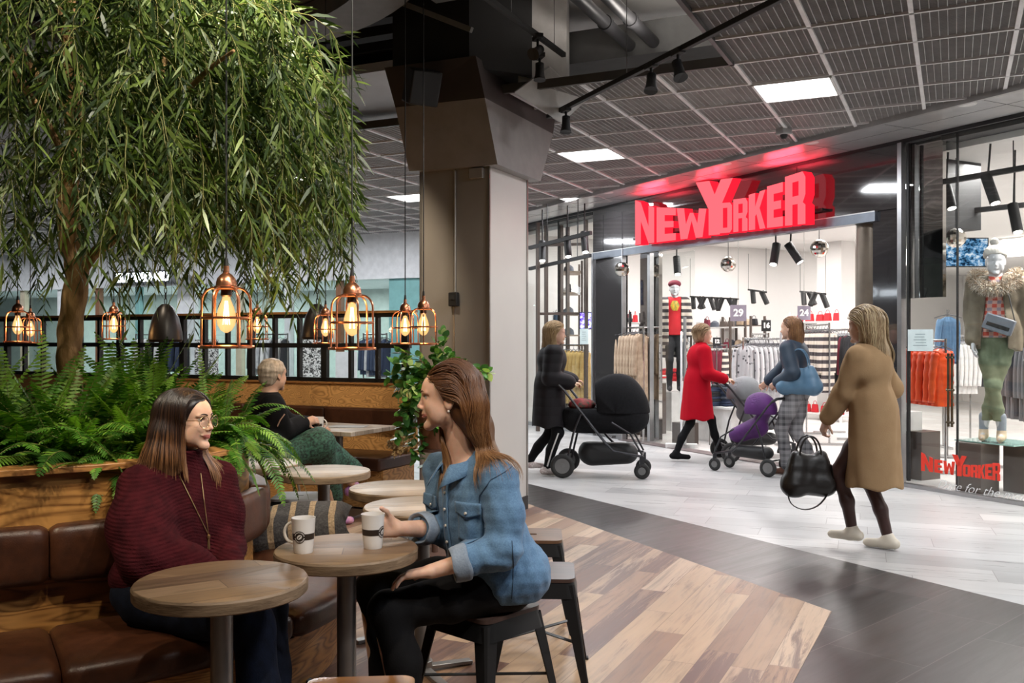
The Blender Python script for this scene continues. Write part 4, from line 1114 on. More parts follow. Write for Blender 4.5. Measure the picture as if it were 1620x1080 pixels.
# ---- ferns
def fern(label, loc, seed, nf=34, size=.46, lean=(0, 0), droop=1.0, zlo=.1, crown=True):
    nf = int(nf * 1.45); loc = (loc[0], loc[1], loc[2] + .04)
    rs = np.random.RandomState(seed); t = thing('potted_fern', label, 'fern', loc, 'ferns in the planter')
    loc = np.array(loc, float); P = []; D = []; W = []; Ln = []; M_ = []; paths = []
    for i in range(nf):
        az = rs.uniform(0, 2 * PI); el = rs.uniform(.45, 1.35)
        d = np.array([math.cos(az) * math.cos(el) + lean[0], math.sin(az) * math.cos(el) + lean[1], math.sin(el)]); d /= np.linalg.norm(d)
        Lf = size * rs.uniform(.65, 1.15); n = 34; st = Lf / n
        p = loc + np.array([rs.normal(0, .05), rs.normal(0, .05), 0]); pts = [p.copy()]; ds = []
        g = rs.uniform(.010, .042) * droop
        for j in range(n):
            d = d + np.array([0, 0, -g * (1 + j / n)]); d /= np.linalg.norm(d); p = p + d * st; pts.append(p.copy())
        pts = np.array(pts); paths.append(pts); tg = unit(np.gradient(pts, axis=0))
        side = np.cross(tg, np.array([0, 0, 1.0])); side = unit(side + 1e-6)
        roll = rs.normal(0, .35); up = np.cross(side, tg); side = side * math.cos(roll) + up * math.sin(roll)
        sh = rs.choice([0, 1, 1, 2], p=[.3, .25, .2, .25])
        for j in range(4, n + 1):
            a = j / n; ln = .040 * (math.sin(PI * min(1, a ** .75 * .93 + .07)) ** .6 + .12) * rs.uniform(.85, 1.1) * (size / .46)
            for s_ in (1, -1):
                dd = side[j] * s_ * .93 + tg[j] * .35 + np.array([0, 0, -.12]); dd /= np.linalg.norm(dd)
                ww = tg[j] - dd * np.dot(tg[j], dd); ww /= np.linalg.norm(ww)
                P.append(pts[j]); D.append(dd); W.append(ww); Ln.append(ln); M_.append(sh if rs.rand() < .85 else 2)
    Ln = np.array(Ln); V, F, mi = leaves_np(np.array(P), np.array(D), np.array(W), Ln, np.full(len(Ln), .0108) * (size / .46), rs.uniform(.0, .25, len(Ln)), np.array(M_), prof=((0, .7), (.5, 1.0), (1, .12)), fold=.15)
    link('fronds', new_mesh('fern_fronds', V, F, mi, True, 0), m_fern, t)
    V, F = ribs_np(paths, .0022); link('stems', new_mesh('fern_stems', V, F, None, True, 0), [m_twig], t)
def pf(r, deg, z=.88):
    a = math.radians(deg); return (PC.x + r * math.cos(a), PC.y + r * math.sin(a), z)
fern('fern at the right tip of the planter hanging over the leather back', pf(.66, 8, .93), 11, 36, .44, (.6, -.25), 1.5)
fern('fern behind the dark hair of the woman in the maroon sweater', pf(.50, -28), 12, 46, .52, (.15, -.1), .8)
fern('fern right of the willow trunk, between trunk and maroon sweater', pf(.42, -62), 13, 48, .56, (0, 0), .7)
fern('fern right in front of the willow trunk', (-1.88, 3.66, .90), 14, 50, .48, (0, 0), .7)
fern('fern left of the willow trunk, touching the oak rim', (-2.10, 3.58, .90), 15, 48, .50, (0, .05), .6)
fern('fern behind the trunk on the left', (-2.5, 4.25, .88), 16, 44, .52, (0, 0), .8)
fern('fern behind the trunk on the right, tallest fronds against the black lattice', pf(.35, 20), 17, 48, .56, (.05, 0), .6)
fern('fern on the far side of the planter below the grey-haired person', pf(.52, 62), 18, 40, .48, (.3, .2), .9)
fern('leftmost fern at the edge of the picture', (-2.38, 3.78, .90), 19, 44, .52, (0, .1), .6)
fern('fern at the left edge with fronds reaching over the others', (-2.35, 3.9, .88), 21, 44, .55, (0, -.1), .8)
fern('fern just behind the maroon sweater shoulder', pf(.6, -46), 22, 34, .38, (.1, -.3), 1.2)

# ---- variegated climber at the column and dried flowers
vine = thing('climbing_plant', 'bushy green plant with round variegated leaves in front of the column', 'plant', (-.52, 6.35, 0))
rs = np.random.RandomState(5); P = []; D = []; W = []; Ln = []; M_ = []; paths = []
for i in range(46):
    az = rs.uniform(0, 2 * PI); el = rs.uniform(-.5, 1.4); d = np.array([math.cos(az) * math.cos(el), math.sin(az) * math.cos(el) * .8, math.sin(el)])
    p = np.array([-.50, 6.35, 1.12]); pts = [p.copy()]; n = 16; Lf = rs.uniform(.24, .46)
    for j in range(n):
        d = d + np.array([0, 0, -.09 + .0]) + rs.normal(0, .06, 3); d /= np.linalg.norm(d); p = p + d * Lf / n; pts.append(p.copy())
    pts = np.array(pts); paths.append(pts); tg = unit(np.gradient(pts, axis=0))
    for j in range(4, n + 1):
        for _ in range(2):
            s_ = rs.normal(0, 1, 3); s_ -= tg[j] * s_.dot(tg[j]); s_ /= np.linalg.norm(s_)
            dd = s_ * .7 + tg[j] * .5 + np.array([0, -.2, .1]); dd /= np.linalg.norm(dd)
            ww = np.cross(dd, np.array([0, 0, 1.0]) + rs.normal(0, .5, 3)); ww /= np.linalg.norm(ww)
            P.append(pts[j] + dd * .01); D.append(dd); W.append(ww); Ln.append(rs.uniform(.045, .075)); M_.append(rs.choice([0, 1, 2], p=[.42, .36, .22]))
for k_, (x, z) in enumerate(((-.70, .95), (-.66, .84), (-.60, .80), (-.36, .92), (-.20, .95))):          # trailing strands
    p = np.array([x, 6.3, z + .15]); pts = np.array([[x + .02 * math.sin(j), 6.28, z + .15 - j * .022] for j in range(16)]); paths.append(pts)
    for j in range(1, 16):
        dd = unit(np.array([rs.normal(0, .8), -.5, rs.normal(-.2, .4)])); ww = unit(np.cross(dd, np.array([0, 0, 1.0])))
        P.append(pts[j]); D.append(dd); W.append(ww); Ln.append(rs.uniform(.045, .07)); M_.append(rs.choice([0, 1, 2], p=[.6, .3, .1]))
Ln = np.array(Ln); V, F, mi = leaves_np(np.array(P), np.array(D), np.array(W), Ln, Ln * .78, rs.uniform(.1, .3, len(Ln)), np.array(M_), prof=((0, .35), (.22, .92), (.5, 1.0), (.8, .62), (1, .04)), fold=.2)
link('foliage', new_mesh('vine_foliage', V, F, mi, True, 0), m_vine, vine)
V, F = ribs_np(paths, .003); link('stems', new_mesh('vine_stems', V, F, None, True, 0), [m_twig], vine)
MB().lathe([(0, .72), (.09, .72), (.12, .90), (.128, .98), (.115, .98), (.10, .93), (0, .93)], (-.52, 6.35, 0), 28).build('plant_pot', mat('rust_pot', (.20, .08, .04), .7), vine)
ps = MB(); ps.cyl((-.52, 6.35, .0), (-.52, 6.35, .72), .022); ps.cyl((-.52, 6.35, .70), (-.52, 6.35, .72), .11); ps.cyl((-.52, 6.35, .0), (-.52, 6.35, .02), .14)
ps.build('plant_stand', mat('rust_post', (.10, .05, .035), .7), vine)
df = thing('dried_flowers', 'bunch of straw-coloured dried flowers lying on the back bench', 'dried flowers', (-.95, 8.05, .46))
rs = np.random.RandomState(9); P = []; D = []; W = []; Ln = []; paths = []
for i in range(60):
    d = unit(np.array([rs.normal(-.3, .6), rs.normal(-.4, .5), abs(rs.normal(.5, .4)) + .1])); p0 = np.array([-.90, 8.02, .475]); Lf = rs.uniform(.08, .2)
    pts = np.array([p0 + d * Lf * q + np.array([0, 0, -.02 * q * q]) for q in np.linspace(0, 1, 5)]); paths.append(pts)
    for q in range(16):
        dd = unit(rs.normal(0, 1, 3) + np.array([0, 0, .35])); ww = unit(np.cross(dd, rs.normal(0, 1, 3))); P.append(pts[-1] + np.array([0, 0, .012])); D.append(dd); W.append(ww); Ln.append(rs.uniform(.02, .035))
Ln = np.array(Ln); V, F, mi = leaves_np(np.array(P), np.array(D), np.array(W), Ln, Ln * .5, Ln * 0, np.zeros(len(Ln), int))
link('flower_heads', new_mesh('dried_heads', V, F, mi, True, 0), [mat('straw', (.62, .47, .26), .8)], df)
V, F = ribs_np(paths, .002); link('stems', new_mesh('dried_stems', V, F, None, True, 0), [mat('straw_stem', (.40, .28, .13), .8)], df)
# ================================================================== FIGURES: smooth blended bodies
def A3(p): return np.array(p, float)
class Body:
    """smooth union of round cones and ellipsoids, meshed with sparse surface nets"""
    def __init__(s, k=.02): s.pr = []; s.k = k
    def cone(s, a, b, r1, r2, k=None, fl=None, fs=1.0):
        s.pr.append(('c', A3(a), A3(b), r1, r2, s.k if k is None else k, None if fl is None else A3(fl) / np.linalg.norm(fl), fs)); return s
    def chain(s, pts, rs, **kw):
        for i in range(len(pts) - 1): s.cone(pts[i], pts[i + 1], rs[i], rs[i + 1], **kw)
        return s
    def ell(s, c, r, R=None, k=None, sub=False):
        s.pr.append(('s' if sub else 'e', A3(c), np.array(r, float), None if R is None else np.array(R), None, s.k if k is None else k, None, 1)); return s
    @staticmethod
    def pd(q, P):
        t = q[0]
        if t == 'c':
            _, a, b, r1, r2, k, fl, fs = q
            ba = b - a; L2 = ba.dot(ba) + 1e-12
            h = np.clip((P - a) @ ba / L2, 0, 1); w = P - a - h[:, None] * ba
            if fl is not None: w = w + (w @ fl)[:, None] * fl * (fs - 1)
            return np.sqrt((w * w).sum(1)) - (r1 + (r2 - r1) * h)
        _, c, r, R = q[:4]
        w = P - c
        if R is not None: w = w @ R            # R columns are the local axes
        n = np.sqrt(((w / r) ** 2).sum(1)) + 1e-9; g = np.sqrt(((w / (r * r)) ** 2).sum(1)) + 1e-9
        return n * (n - 1) / g
    def __call__(s, P, prims=None):
        d = None
        for q in (s.pr if prims is None else prims):
            e = s.pd(q, P); k = q[5]
            if q[0] == 's':
                e = -e; h = np.maximum(k - np.abs(d - e), 0) / k; d = np.maximum(d, e) + h * h * k * .25
            elif d is None: d = e
            else:
                h = np.maximum(k - np.abs(d - e), 0) / k; d = np.minimum(d, e) - h * h * k * .25
        if s.post is not None: d = s.post(P, d)
        return d
    post = None
    def bounds(s):
        lo = []; hi = []
        for q in s.pr:
            if q[0] == 's': continue
            if q[0] == 'c': m = max(q[3], q[4]); lo.append(np.minimum(q[1], q[2]) - m); hi.append(np.maximum(q[1], q[2]) + m)
            else: m = q[2].max(); lo.append(q[1] - m); hi.append(q[1] + m)
        return np.min(lo, 0) - .03, np.max(hi, 0) + .03
    def mesh(s, h=.01, lo=None, hi=None, B=12, slack=1.5):
        l0, h0 = s.bounds(); lo = l0 if lo is None else A3(lo); hi = h0 if hi is None else A3(hi)
        nb = np.maximum(1, np.ceil((hi - lo) / (h * B)).astype(int))
        g = np.stack(np.meshgrid(*[np.arange(n) for n in nb], indexing='ij'), -1).reshape(-1, 3)
        ctr = lo + (g + .5) * h * B
        rad = h * B * .87
        sp, s.post = s.post, None
        dall = s(ctr); s.post = sp
        act = g[np.abs(dall) < rad * slack + .04]
        off = np.stack(np.meshgrid(*[np.arange(B + 1)] * 3, indexing='ij'), -1).reshape(-1, 3)
        key_all = []; pos_all = []; quads = []
        NX = nb * B + 4
        def key(c): return ((c[:, 0] + 1) * NX[1] + (c[:, 1] + 1)) * NX[2] + (c[:, 2] + 1)
        pdc = None
        for b in act:
            c0 = lo + (b + .5) * h * B
            # cull primitives far from this block
            ds = [s.pd(q, c0[None])[0] for q in s.pr]
            dm = min(d for d, q in zip(ds, s.pr) if q[0] != 's')
            use = [q for d, q in zip(ds, s.pr) if (d < max(dm, 0) + 2.2 * rad + q[5]) or (q[0] == 's' and d < 2 * rad)]
            if not use or use[0][0] == 's': continue
            idx = b * B + off; P = lo + idx * h; D = s(P, use).reshape(B + 1, B + 1, B + 1)
            if D.min() > 0 or D.max() < 0: continue
            sg = D < 0
            # cells
            acc = np.zeros((B, B, B, 3)); cnt = np.zeros((B, B, B))
            for ax in range(3):
                for o1 in (0, 1):
                    for o2 in (0, 1):
                        o = [0, 0, 0]; oth = [i for i in range(3) if i != ax]; o[oth[0]] = o1; o[oth[1]] = o2
                        o_b = list(o); o_b[ax] = 1
                        sa = tuple(slice(x, x + B) for x in o); sb_ = tuple(slice(x, x + B) for x in o_b)
                        da, db = D[sa], D[sb_]; cr = (da < 0) != (db < 0)
                        t = np.where(cr, da / np.where(cr, da - db, 1), 0)
                        for i in range(3):
                            acc[..., i] += np.where(cr, o[i] + (t if i == ax else 0), 0)
                        cnt += cr
            m = cnt > 0; ci = np.argwhere(m); pos = lo + (b * B + ci + acc[m] / cnt[m][:, None]) * h
            key_all.append(key(b * B + ci)); pos_all.append(pos)
            for ax in range(3):
                sl = [slice(0, B)] * 3; s2 = list(sl); s2[ax] = slice(1, B + 1)
                a_ = sg[tuple(sl)]; b_ = sg[tuple(s2)]; cr = a_ != b_
                e = np.argwhere(cr)
                if not len(e): continue
                fl = a_[cr]; u, v = [(1, 2), (2, 0), (0, 1)][ax]
                E = b * B + e; c = []
                for du, dv in ((0, 0), (-1, 0), (-1, -1), (0, -1)):
                    x = E.copy(); x[:, u] += du; x[:, v] += dv; c.append(key(x))
                q = np.stack(c, 1); q[~fl] = q[~fl][:, ::-1]; quads.append(q)
        K = np.concatenate(key_all); Pz = np.concatenate(pos_all); Q = np.concatenate(quads)
        K, ui = np.unique(K, return_index=True); Pz = Pz[ui]
        J = np.searchsorted(K, Q); J = np.clip(J, 0, len(K) - 1); ok = (K[J] == Q).all(1)
        return Pz, J[ok]
def relax(V, F, it=1, lam=.5):
    n = len(V)
    for _ in range(it):
        S_ = np.zeros((n, 3)); c = np.zeros(n)
        for i in range(F.shape[1]):
            a = F[:, i]; b = F[:, (i + 1) % F.shape[1]]
            for k in range(3): S_[:, k] += np.bincount(a, V[b, k], n) + np.bincount(b, V[a, k], n)
            c += np.bincount(a, minlength=n) + np.bincount(b, minlength=n)
        V = V * (1 - lam) + lam * S_ / np.maximum(c, 1)[:, None]
    return V
def sdf_obj(name, body, h, mats, parent=None, matf=None, it=1, lo=None, hi=None):
    V, F = body.mesh(h, lo, hi); V = relax(V, F, it)
    mi = None
    if matf is not None: mi = matf(V[F].mean(1))
    o = link(name, new_mesh(name, V, F, mi, True, 0), mats, parent); return o
def vn(P, f, seed=0):
    """cheap smooth noise: sum of rotated sines"""
    r = np.random.RandomState(seed); o = 0
    for i in range(4):
        k = r.normal(0, 1, 3); k /= np.linalg.norm(k); o = o + np.sin(P @ k * f * (1 + .35 * i) + r.uniform(0, 6.28)) * (.8 ** i)
    return o / 2.6
def frame3(fwd, up=(0, 0, 1)):
    f = A3(fwd); f /= np.linalg.norm(f); u = A3(up); l = np.cross(u, f); l /= np.linalg.norm(l); u = np.cross(f, l)
    return np.stack([f, l, u], 1)             # columns: forward, left, up
# ---- head: local axes x forward, y left, z up, origin at the middle of the skull (eye height -.0)
def add_head(B, c, R, s=1.0, neck_to=None, smile=.0, ears=True, jaw=1.0, nose=1.0, hair_only=False, neck_r=.052):
    T = lambda x, y, z: A3(c) + R @ (A3((x, y, z)) * s)
    E = lambda p, r, k=.012, sub=False, RR=None: B.ell(T(*p), np.array(r) * s, R if RR is None else R @ RR, k * s, sub)
    E((-.012, 0, .036), (.096, .075, .082), .02)            # cranium
    E((.034, 0, .026), (.0655, .061, .070), .02)             # brow mass
    E((.044, 0, -.030), (.046, .050, .062), .02)            # mid face
    B.cone(T(.018, .034, -.052), T(.066, .011, -.093), .024 * s, .015 * s * jaw, .02 * s)    # jaw both sides
    B.cone(T(.018, -.034, -.052), T(.066, -.011, -.093), .024 * s, .015 * s * jaw, .02 * s)
    E((.076, 0, -.098), (.017, .020, .016), .014)            # chin
    for y in (1, -1):
        E((.034, .042 * y, -.040), (.038, .024, .050), .018)
        E((.060, .032 * y, -.024), (.022, .021, .020), .018)     # cheek
        E((.079, .031 * y, .0105), (.016, .017, .0105), .010, True)  # eye socket
        E((.0695, .0295 * y, .0065), (.0148, .0150, .0150), .0025)  # eyeball bulge
        B.cone(T(.088, .014 * y, .026), T(.080, .045 * y, .024), .006 * s, .004 * s, .012 * s)   # brow ridge
    if nose:
        B.cone(T(.0885, 0, .012), T(.1045, 0, -.025), .0062 * s, .0088 * s, .009 * s)  # bridge
        E((.1070, 0, -.0285), (.0090, .0086, .0078), .006)   # tip
        for y in (1, -1): E((.0985, .0105 * y, -.0325), (.0085, .0065, .0065), .005)
        for y in (1, -1): E((.1045, .0055 * y, -.0380), (.0035, .0028, .003), .002, True)
    E((.0865, 0, -.0500), (.0115, .017, .012), .010)           # muzzle
    w = .023 + .006 * smile; lift = .006 * smile
    for y in (1, -1):
        B.cone(T(.0965, 0, -.0562), T(.0835, w * y, -.0600 + lift), .0043 * s, .0016 * s, .003 * s)   # upper lip
        B.cone(T(.0948, 0, -.0655), T(.0830, (w - .003) * y, -.0618 + lift), .0050 * s, .0016 * s, .003 * s)
    B.cone(T(.1085, .013, -.0612), T(.1085, -.013, -.0612), .001 * s, .001 * s, .001 * s) if False else None
    E((.1015, 0, -.0610), (.009, .020, .0010), .0015, True)   # mouth line
    E((.0955, 0, -.0785), (.008, .016, .005), .008, True)     # under-lip hollow
    if ears:
        for y in (1, -1):
            RR = np.array(Matrix.Rotation(-.35 * y, 3, 'Z') @ Matrix.Rotation(-.2, 3, 'Y'))
            E((-.004, .0755 * y, -.006), (.019, .0075, .033), .006, RR=RR)
            E((-.002, .0825 * y, -.002), (.011, .005, .020), .004, True, RR=RR)
    if neck_to is not None:
        B.cone(T(-.018, 0, -.055), neck_to, neck_r * s, neck_r * 1.12, .03)
    return T
def face_parts(T, R, s, parent, iris=(.10, .16, .2), brow=(.10, .05, .025), gz=(0, 0.02), gaze=0, body=None):
    """eyes with iris and pupil, lids lines, eyebrows, as children of the person"""
    Rm = Matrix([[float(x) for x in row] for row in R])
    for y in (1, -1):
        c = A3(T(.0695, .0295 * y, .0065)); r = .0155 * s; mb = MB(); na, ne = 22, 12; rows = []; ctr = []
        for i in range(ne + 1):
            row = []
            for j in range(na + 1):
                az = -1.0 + 2.0 * j / na; k = math.sqrt(max(0, 1 - az * az)); lo_, hi_ = -.40 * k, .46 * k; el = lo_ + (hi_ - lo_) * i / ne
                dv = R @ A3((math.cos(el) * math.cos(az * .95), math.cos(el) * math.sin(az * .95), math.sin(el))); row.append(Vector(c + dv * r)); ctr.append((az * .95, el))
            rows.append(row)
        mb.grid(rows); mm = []
        for i in range(ne):
            for j in range(na):
                az, el = ctr[i * (na + 1) + j]; az += 1.0 / na; el += .03; dd = math.hypot(az - gaze * y * 0 - gz[0], el - gz[1]); mm.append(2 if dd < .17 else 1 if dd < .42 else 0)
        mb.m = mm
        mb.build('eye', [mat('eye_white', (.62, .60, .57), .2), mat('iris_%02d' % int(iris[0] * 100), iris, .15), mat('pupil', (.004, .004, .004), .08)], parent, sharp=0)
        # upper lid with lashes
        ml = MB(); pts = [T(.0700 + .0158 * math.cos(a) * math.cos(.33), (.0295 + .0155 * math.sin(a)) * y, .0065 + .0060 - .0035 * (a / .95) ** 2) for a in [-.95 + .19 * i for i in range(11)]]
        ml.tube(pts, [.0006 * s + .0010 * s * math.sin(PI * i / 10) for i in range(11)], 6); ml.build('eyelashes', mat('lash', (.015, .01, .008), .6), parent)
        fw_ = -(R @ A3((1, 0, 0)))
        mbw = MB(); pts = [snap(body, T(.14, (.011 + .041 * t) * y, .0240 + .0060 * math.sin(PI * t * .8)), fw_ + R @ A3((0, .25 * y * t * -1, 0)), .0004) for t in [i / 9 for i in range(10)]] if body is not None else []
        if pts: mbw.tube(pts, [.0023 * s * (1 - .7 * (i / 9) ** 2) for i in range(10)], 6); mbw.build('eyebrow', mat('brow_%02d' % int(brow[0] * 100), brow, .8), parent)
def add_hand(B, w, d, n, s=1.0, curl=.3, spread=.12, thumb=1, tcurl=.3, grip=None, k=.007, fc=None, fr=None):
    """w wrist, d direction of the fingers, n back-of-hand normal, thumb +1/-1: side d x n * thumb"""
    w = A3(w); d = A3(d); d /= np.linalg.norm(d); n = A3(n); n -= d * n.dot(d); n /= np.linalg.norm(n); sd = np.cross(d, n) * thumb
    pl = .088 * s
    for q, a in ((.028, .0), (.010, .0), (-.010, .0), (-.028, -.004)):
        B.cone(w + sd * q * .62 * s + d * .008, w + d * (pl + a) * .96 + sd * q * s, .0165 * s, .0125 * s, .012)
    tips = []
    for i, (q, L_) in enumerate(((.030, .072), (.010, .080), (-.010, .074), (-.029, .058))):
        c_ = curl if not hasattr(curl, '__len__') else curl[i]
        p = w + d * (pl - (.008 if i == 3 else .002)) + sd * q * s; a = .12 + c_ * .5; dirn = d + sd * spread * (1.5 - i) * .5; dirn /= np.linalg.norm(dirn)
        r = (.0090 - .0006 * (i == 3) * 2) * s
        for j, f in enumerate((.44, .30, .26)):
            dj = dirn * math.cos(a) - n * math.sin(a); p2 = p + dj * L_ * f * s; B.cone(p, p2, r, r * .92, .004); r *= .93; p = p2; a += c_ * (1.15 if j == 0 else .8)
        tips.append(p)
    p = w + d * .022 * s + sd * .024 * s; a = tcurl
    dirn = d * .62 + sd * .72 - n * .25 * (1 + a); dirn /= np.linalg.norm(dirn)
    B.cone(w + d * .012 + sd * .012 * s, p + dirn * .02 * s, .016 * s, .0145 * s, .012)
    p = p + dirn * .018 * s
    for L_, r in ((.034, .0115), (.030, .0100)):
        p2 = p + dirn * L_ * s; B.cone(p, p2, r * s, r * .88 * s, .005); p = p2
        dirn = dirn * (1 - .35 * a) + d * .35 - n * .5 * a - sd * .45 * a; dirn /= np.linalg.norm(dirn)
    return tips
# ---- hair: strands combed along a hull
def hair_strands(name, hull, roots, dirs, length, mats, parent, lift=0.0, step=.012, grav=.35, flowf=None, r=.0022, wave=.0, seed=1, wavelen=.08, colr=None, off=(0, .012), stopz=None, taper=.35):
    rs = np.random.RandomState(seed); P = np.array(roots, float); D = unit(np.array(dirs, float)); n = len(P)
    Ls = np.array(length) if hasattr(length, '__len__') else np.full(n, length); K = int(Ls.max() / step) + 1
    offs = rs.uniform(off[0], off[1], n); pts = []
    e = 1e-3; ph = rs.uniform(0, 6.28, n); lat = None
    for j in range(K):
        d = hull(P); G = np.stack([(hull(P + np.eye(3)[i] * e) - d) / e for i in range(3)], 1); G = unit(G)
        o = offs * min(1, .25 + j / 8)
        hang = d > .0
        # keep on the hull while above it
        P = np.where((d < o)[:, None], P + G * (o - d)[:, None], np.where((d < .03)[:, None], P + G * (o - d)[:, None] * .35, P))
        pts.append(P.copy())
        g = np.array([0, 0, -1.0]); D = D + g * grav
        if flowf is not None: D = D + flowf(P, j)
        near = (d < .03)[:, None]
        D = unit(D); Dt = D - G * (D * G).sum(1)[:, None]; D = unit(np.where(near, Dt, D))
        if wave:
            sidev = unit(np.cross(D, G)); P = P + sidev * (wave * np.cos(j * step / wavelen * 6.28 + ph * .35))[:, None]
        P = P + D * step
    pts = np.array(pts)                       # K,n,3
    Vs = []; Fs = []; b = 0; mi = []
    m = rs.randint(0, len(mats), n)
    for i in range(n):
        k = max(4, min(K, int(Ls[i] / step))); p = pts[:k, i]
        t = unit(np.gradient(p, axis=0)); u = unit(np.cross(t, np.array([.3, .2, .93]) + 1e-3)); v = np.cross(t, u)
        w_ = np.sin(np.linspace(.35, PI - .02, k)) ** .5 * (1 - taper * np.linspace(0, 1, k)); rr = r * rs.uniform(.7, 1.3)
        ring = np.stack([p + (u * math.cos(a) + v * math.sin(a)) * (rr * w_)[:, None] for a in (0, 1.571, 3.142, 4.712)], 1)
        Vs.append(ring.reshape(-1, 3)); q = np.arange(k - 1)[:, None] * 4 + b
        for j in range(4):
            j2 = (j + 1) % 4; Fs.append(np.concatenate([q + j, q + j2, q + 4 + j2, q + 4 + j], 1)); mi.append(np.full(k - 1, m[i]))
        b += k * 4
    return link(name, new_mesh(name, np.concatenate(Vs), np.concatenate(Fs), np.concatenate(mi), True, 0), mats, parent)
def hairmat(name, stops, z0, z1, rough=.38):
    """hair whose own colour runs from root to tip between the heights z1 (roots) and z0 (tips)"""
    m, nt, b = nmat(name); tc = nd(nt, 'ShaderNodeTexCoord'); sp = nd(nt, 'ShaderNodeSeparateXYZ'); L(nt, tc.outputs['Object'], sp.inputs[0])
    f = mth(nt, 'DIVIDE', mth(nt, 'SUBTRACT', z1, sp.outputs[2]), z1 - z0)
    mp = nd(nt, 'ShaderNodeMapping'); mp.inputs['Scale'].default_value = (60, 60, 6); L(nt, tc.outputs['Object'], mp.inputs[0])
    f = mth(nt, 'ADD', f, mth(nt, 'MULTIPLY', mth(nt, 'SUBTRACT', noise(nt, mp.outputs[0], 1, 2), .5), .5))
    c = ramp(nt, f, stops); L(nt, c, b.inputs['Base Color']); b.inputs['Roughness'].default_value = rough
    b.inputs['Specular IOR Level'].default_value = .55; b.inputs['Anisotropic'].default_value = .6; return m
def skinmat(name, c, lipc=None):
    m, nt, b = nmat(name); v = coords(nt); f = noise(nt, v, 18, 4, .6)
    L(nt, ramp(nt, f, [(.3, tuple(x * .88 for x in c)), (.7, tuple(min(1, x * 1.08) for x in c))]), b.inputs['Base Color'])
    b.inputs['Roughness'].default_value = .48; b.inputs['Specular IOR Level'].default_value = .4
    b.inputs['Subsurface Weight'].default_value = .25; b.inputs['Subsurface Radius'].default_value = (.012, .004, .002); b.inputs['Subsurface Scale'].default_value = .6
    bump(nt, b, noise(nt, v, 350, 2), .08, .001); return m
m_skin = skinmat('skin_fair', (.68, .43, .32)); m_skin2 = skinmat('skin_warm', (.66, .41, .29)); m_lip = mat('lips', (.50, .17, .14), .35); m_skinf = skinmat('skin_plain', (.58, .35, .25))

def snap(body, p, d, off=.002, far=.25):
    """walk from p along d until the surface of body is met"""
    p = A3(p); d = unit(A3(d)); t = 0.0
    for _ in range(60):
        v = float(body((p + d * t)[None])[0]) - off
        if v < 5e-4: break
        t += max(v * .7, 4e-4)
        if t > far: break
    return p + d * t
def patch(body, c, right, up, d, w, h, off=.003, nx=8, ny=8, shape=None):
    right = unit(A3(right)); up = unit(A3(up)); rows = []
    for i in range(ny + 1):
        row = []
        for j in range(nx + 1):
            x = (j / nx - .5) * w; y = (i / ny - .5) * h
            if shape: x, y = shape(x, y, j / nx, i / ny)
            row.append(Vector(snap(body, A3(c) + right * x + up * y, d, off)))
        rows.append(row)
    return MB().grid(rows)
def solid(o, th):
    m = o.modifiers.new('thickness', 'SOLIDIFY'); m.thickness = th; m.offset = 1; return o
# ================================================================== THE TWO WOMEN AT THE TABLE
def denimmat(name, c, c2, fade=.5):
    m, nt, b = nmat(name); v = coords(nt); f = noise(nt, v, 5, 5, .6); f2 = noise(nt, v, 160, 2, .7); f3 = noise(nt, v, 26, 3, .6)
    h = mth(nt, 'ADD', mth(nt, 'MULTIPLY', f, .45), mth(nt, 'ADD', mth(nt, 'MULTIPLY', f2, .3), mth(nt, 'MULTIPLY', f3, .25)))
    L(nt, ramp(nt, h, [(.36, c2), (.62, c)]), b.inputs['Base Color']); b.inputs['Roughness'].default_value = .85
    b.inputs['Sheen Weight'].default_value = .1; bump(nt, b, mth(nt, 'ADD', f2, mth(nt, 'MULTIPLY', f3, 1.5)), .35, .003); return m
m_denim = denimmat('denim_blue', (.125, .245, .40), (.050, .115, .215)); m_denim_l = denimmat('denim_inside', (.26, .32, .40), (.15, .20, .27)); m_denim_s = mat('denim_seam', (.045, .09, .16), .8)
m_blackcloth = mat('black_cloth', (.008, .008, .009), .85, spec=.15, c2=(.006, .006, .007), ns=30, bmp=.2, bs=200)
m_jeans = mat('dark_jeans', (.009, .013, .028), .85, spec=.15, c2=(.006, .008, .016), ns=30, bmp=.3, bs=220)
m_button = mat('pearl_button', (.7, .68, .62), .2, .3)
# ---------- woman in the denim shirt
HS = 1.02; HC = A3((-.231, 3.46, 1.234)); HR = frame3((-1, -.03, -.01))
P1 = thing('person', 'seated woman with long light brown hair in a blue denim shirt, hand on a mug', 'person', (-.03, 3.5, 0))
F_ = unit(A3((-.8, -.6, 0))); Lf = A3((.6, -.8, 0)); UP = A3((0, 0, 1))
RT = np.stack([F_, Lf, UP], 1)
shL, shR = A3((-.052, 3.365, .95)), A3((-.272, 3.635, .945)); elL, elR = A3((-.030, 3.285, .715)), A3((-.245, 3.56, .735)); wrL, wrR = A3((-.275, 3.235, .655)), A3((-.408, 3.352, .778))
B = Body(.02)
TH = add_head(B, HC, HR, HS, neck_to=A3((-.175, 3.49, .985)), neck_r=.050)
B.ell((-.145, 3.50, .86), (.095, .15, .17), RT, .04).ell((-.08, 3.52, .68), (.10, .13, .14), RT, .05).ell((-.03, 3.535, .57), (.13, .165, .115), RT, .05)
for sh, el, wr in ((shL, elL, wrL), (shR, elR, wrR)):
    B.chain([sh, el, wr], [.047, .039, .0255], k=.02)
B.cone((-.16, 3.49, .97), shL, .05, .048, .03).cone((-.16, 3.49, .97), shR, .05, .048, .03)
hpL, hpR = A3((.0, 3.45, .55)), A3((-.06, 3.63, .55)); knL, knR = A3((-.435, 3.30, .50)), A3((-.53, 3.60, .50)); anL, anR = A3((-.36, 3.25, .10)), A3((-.50, 3.62, .10))
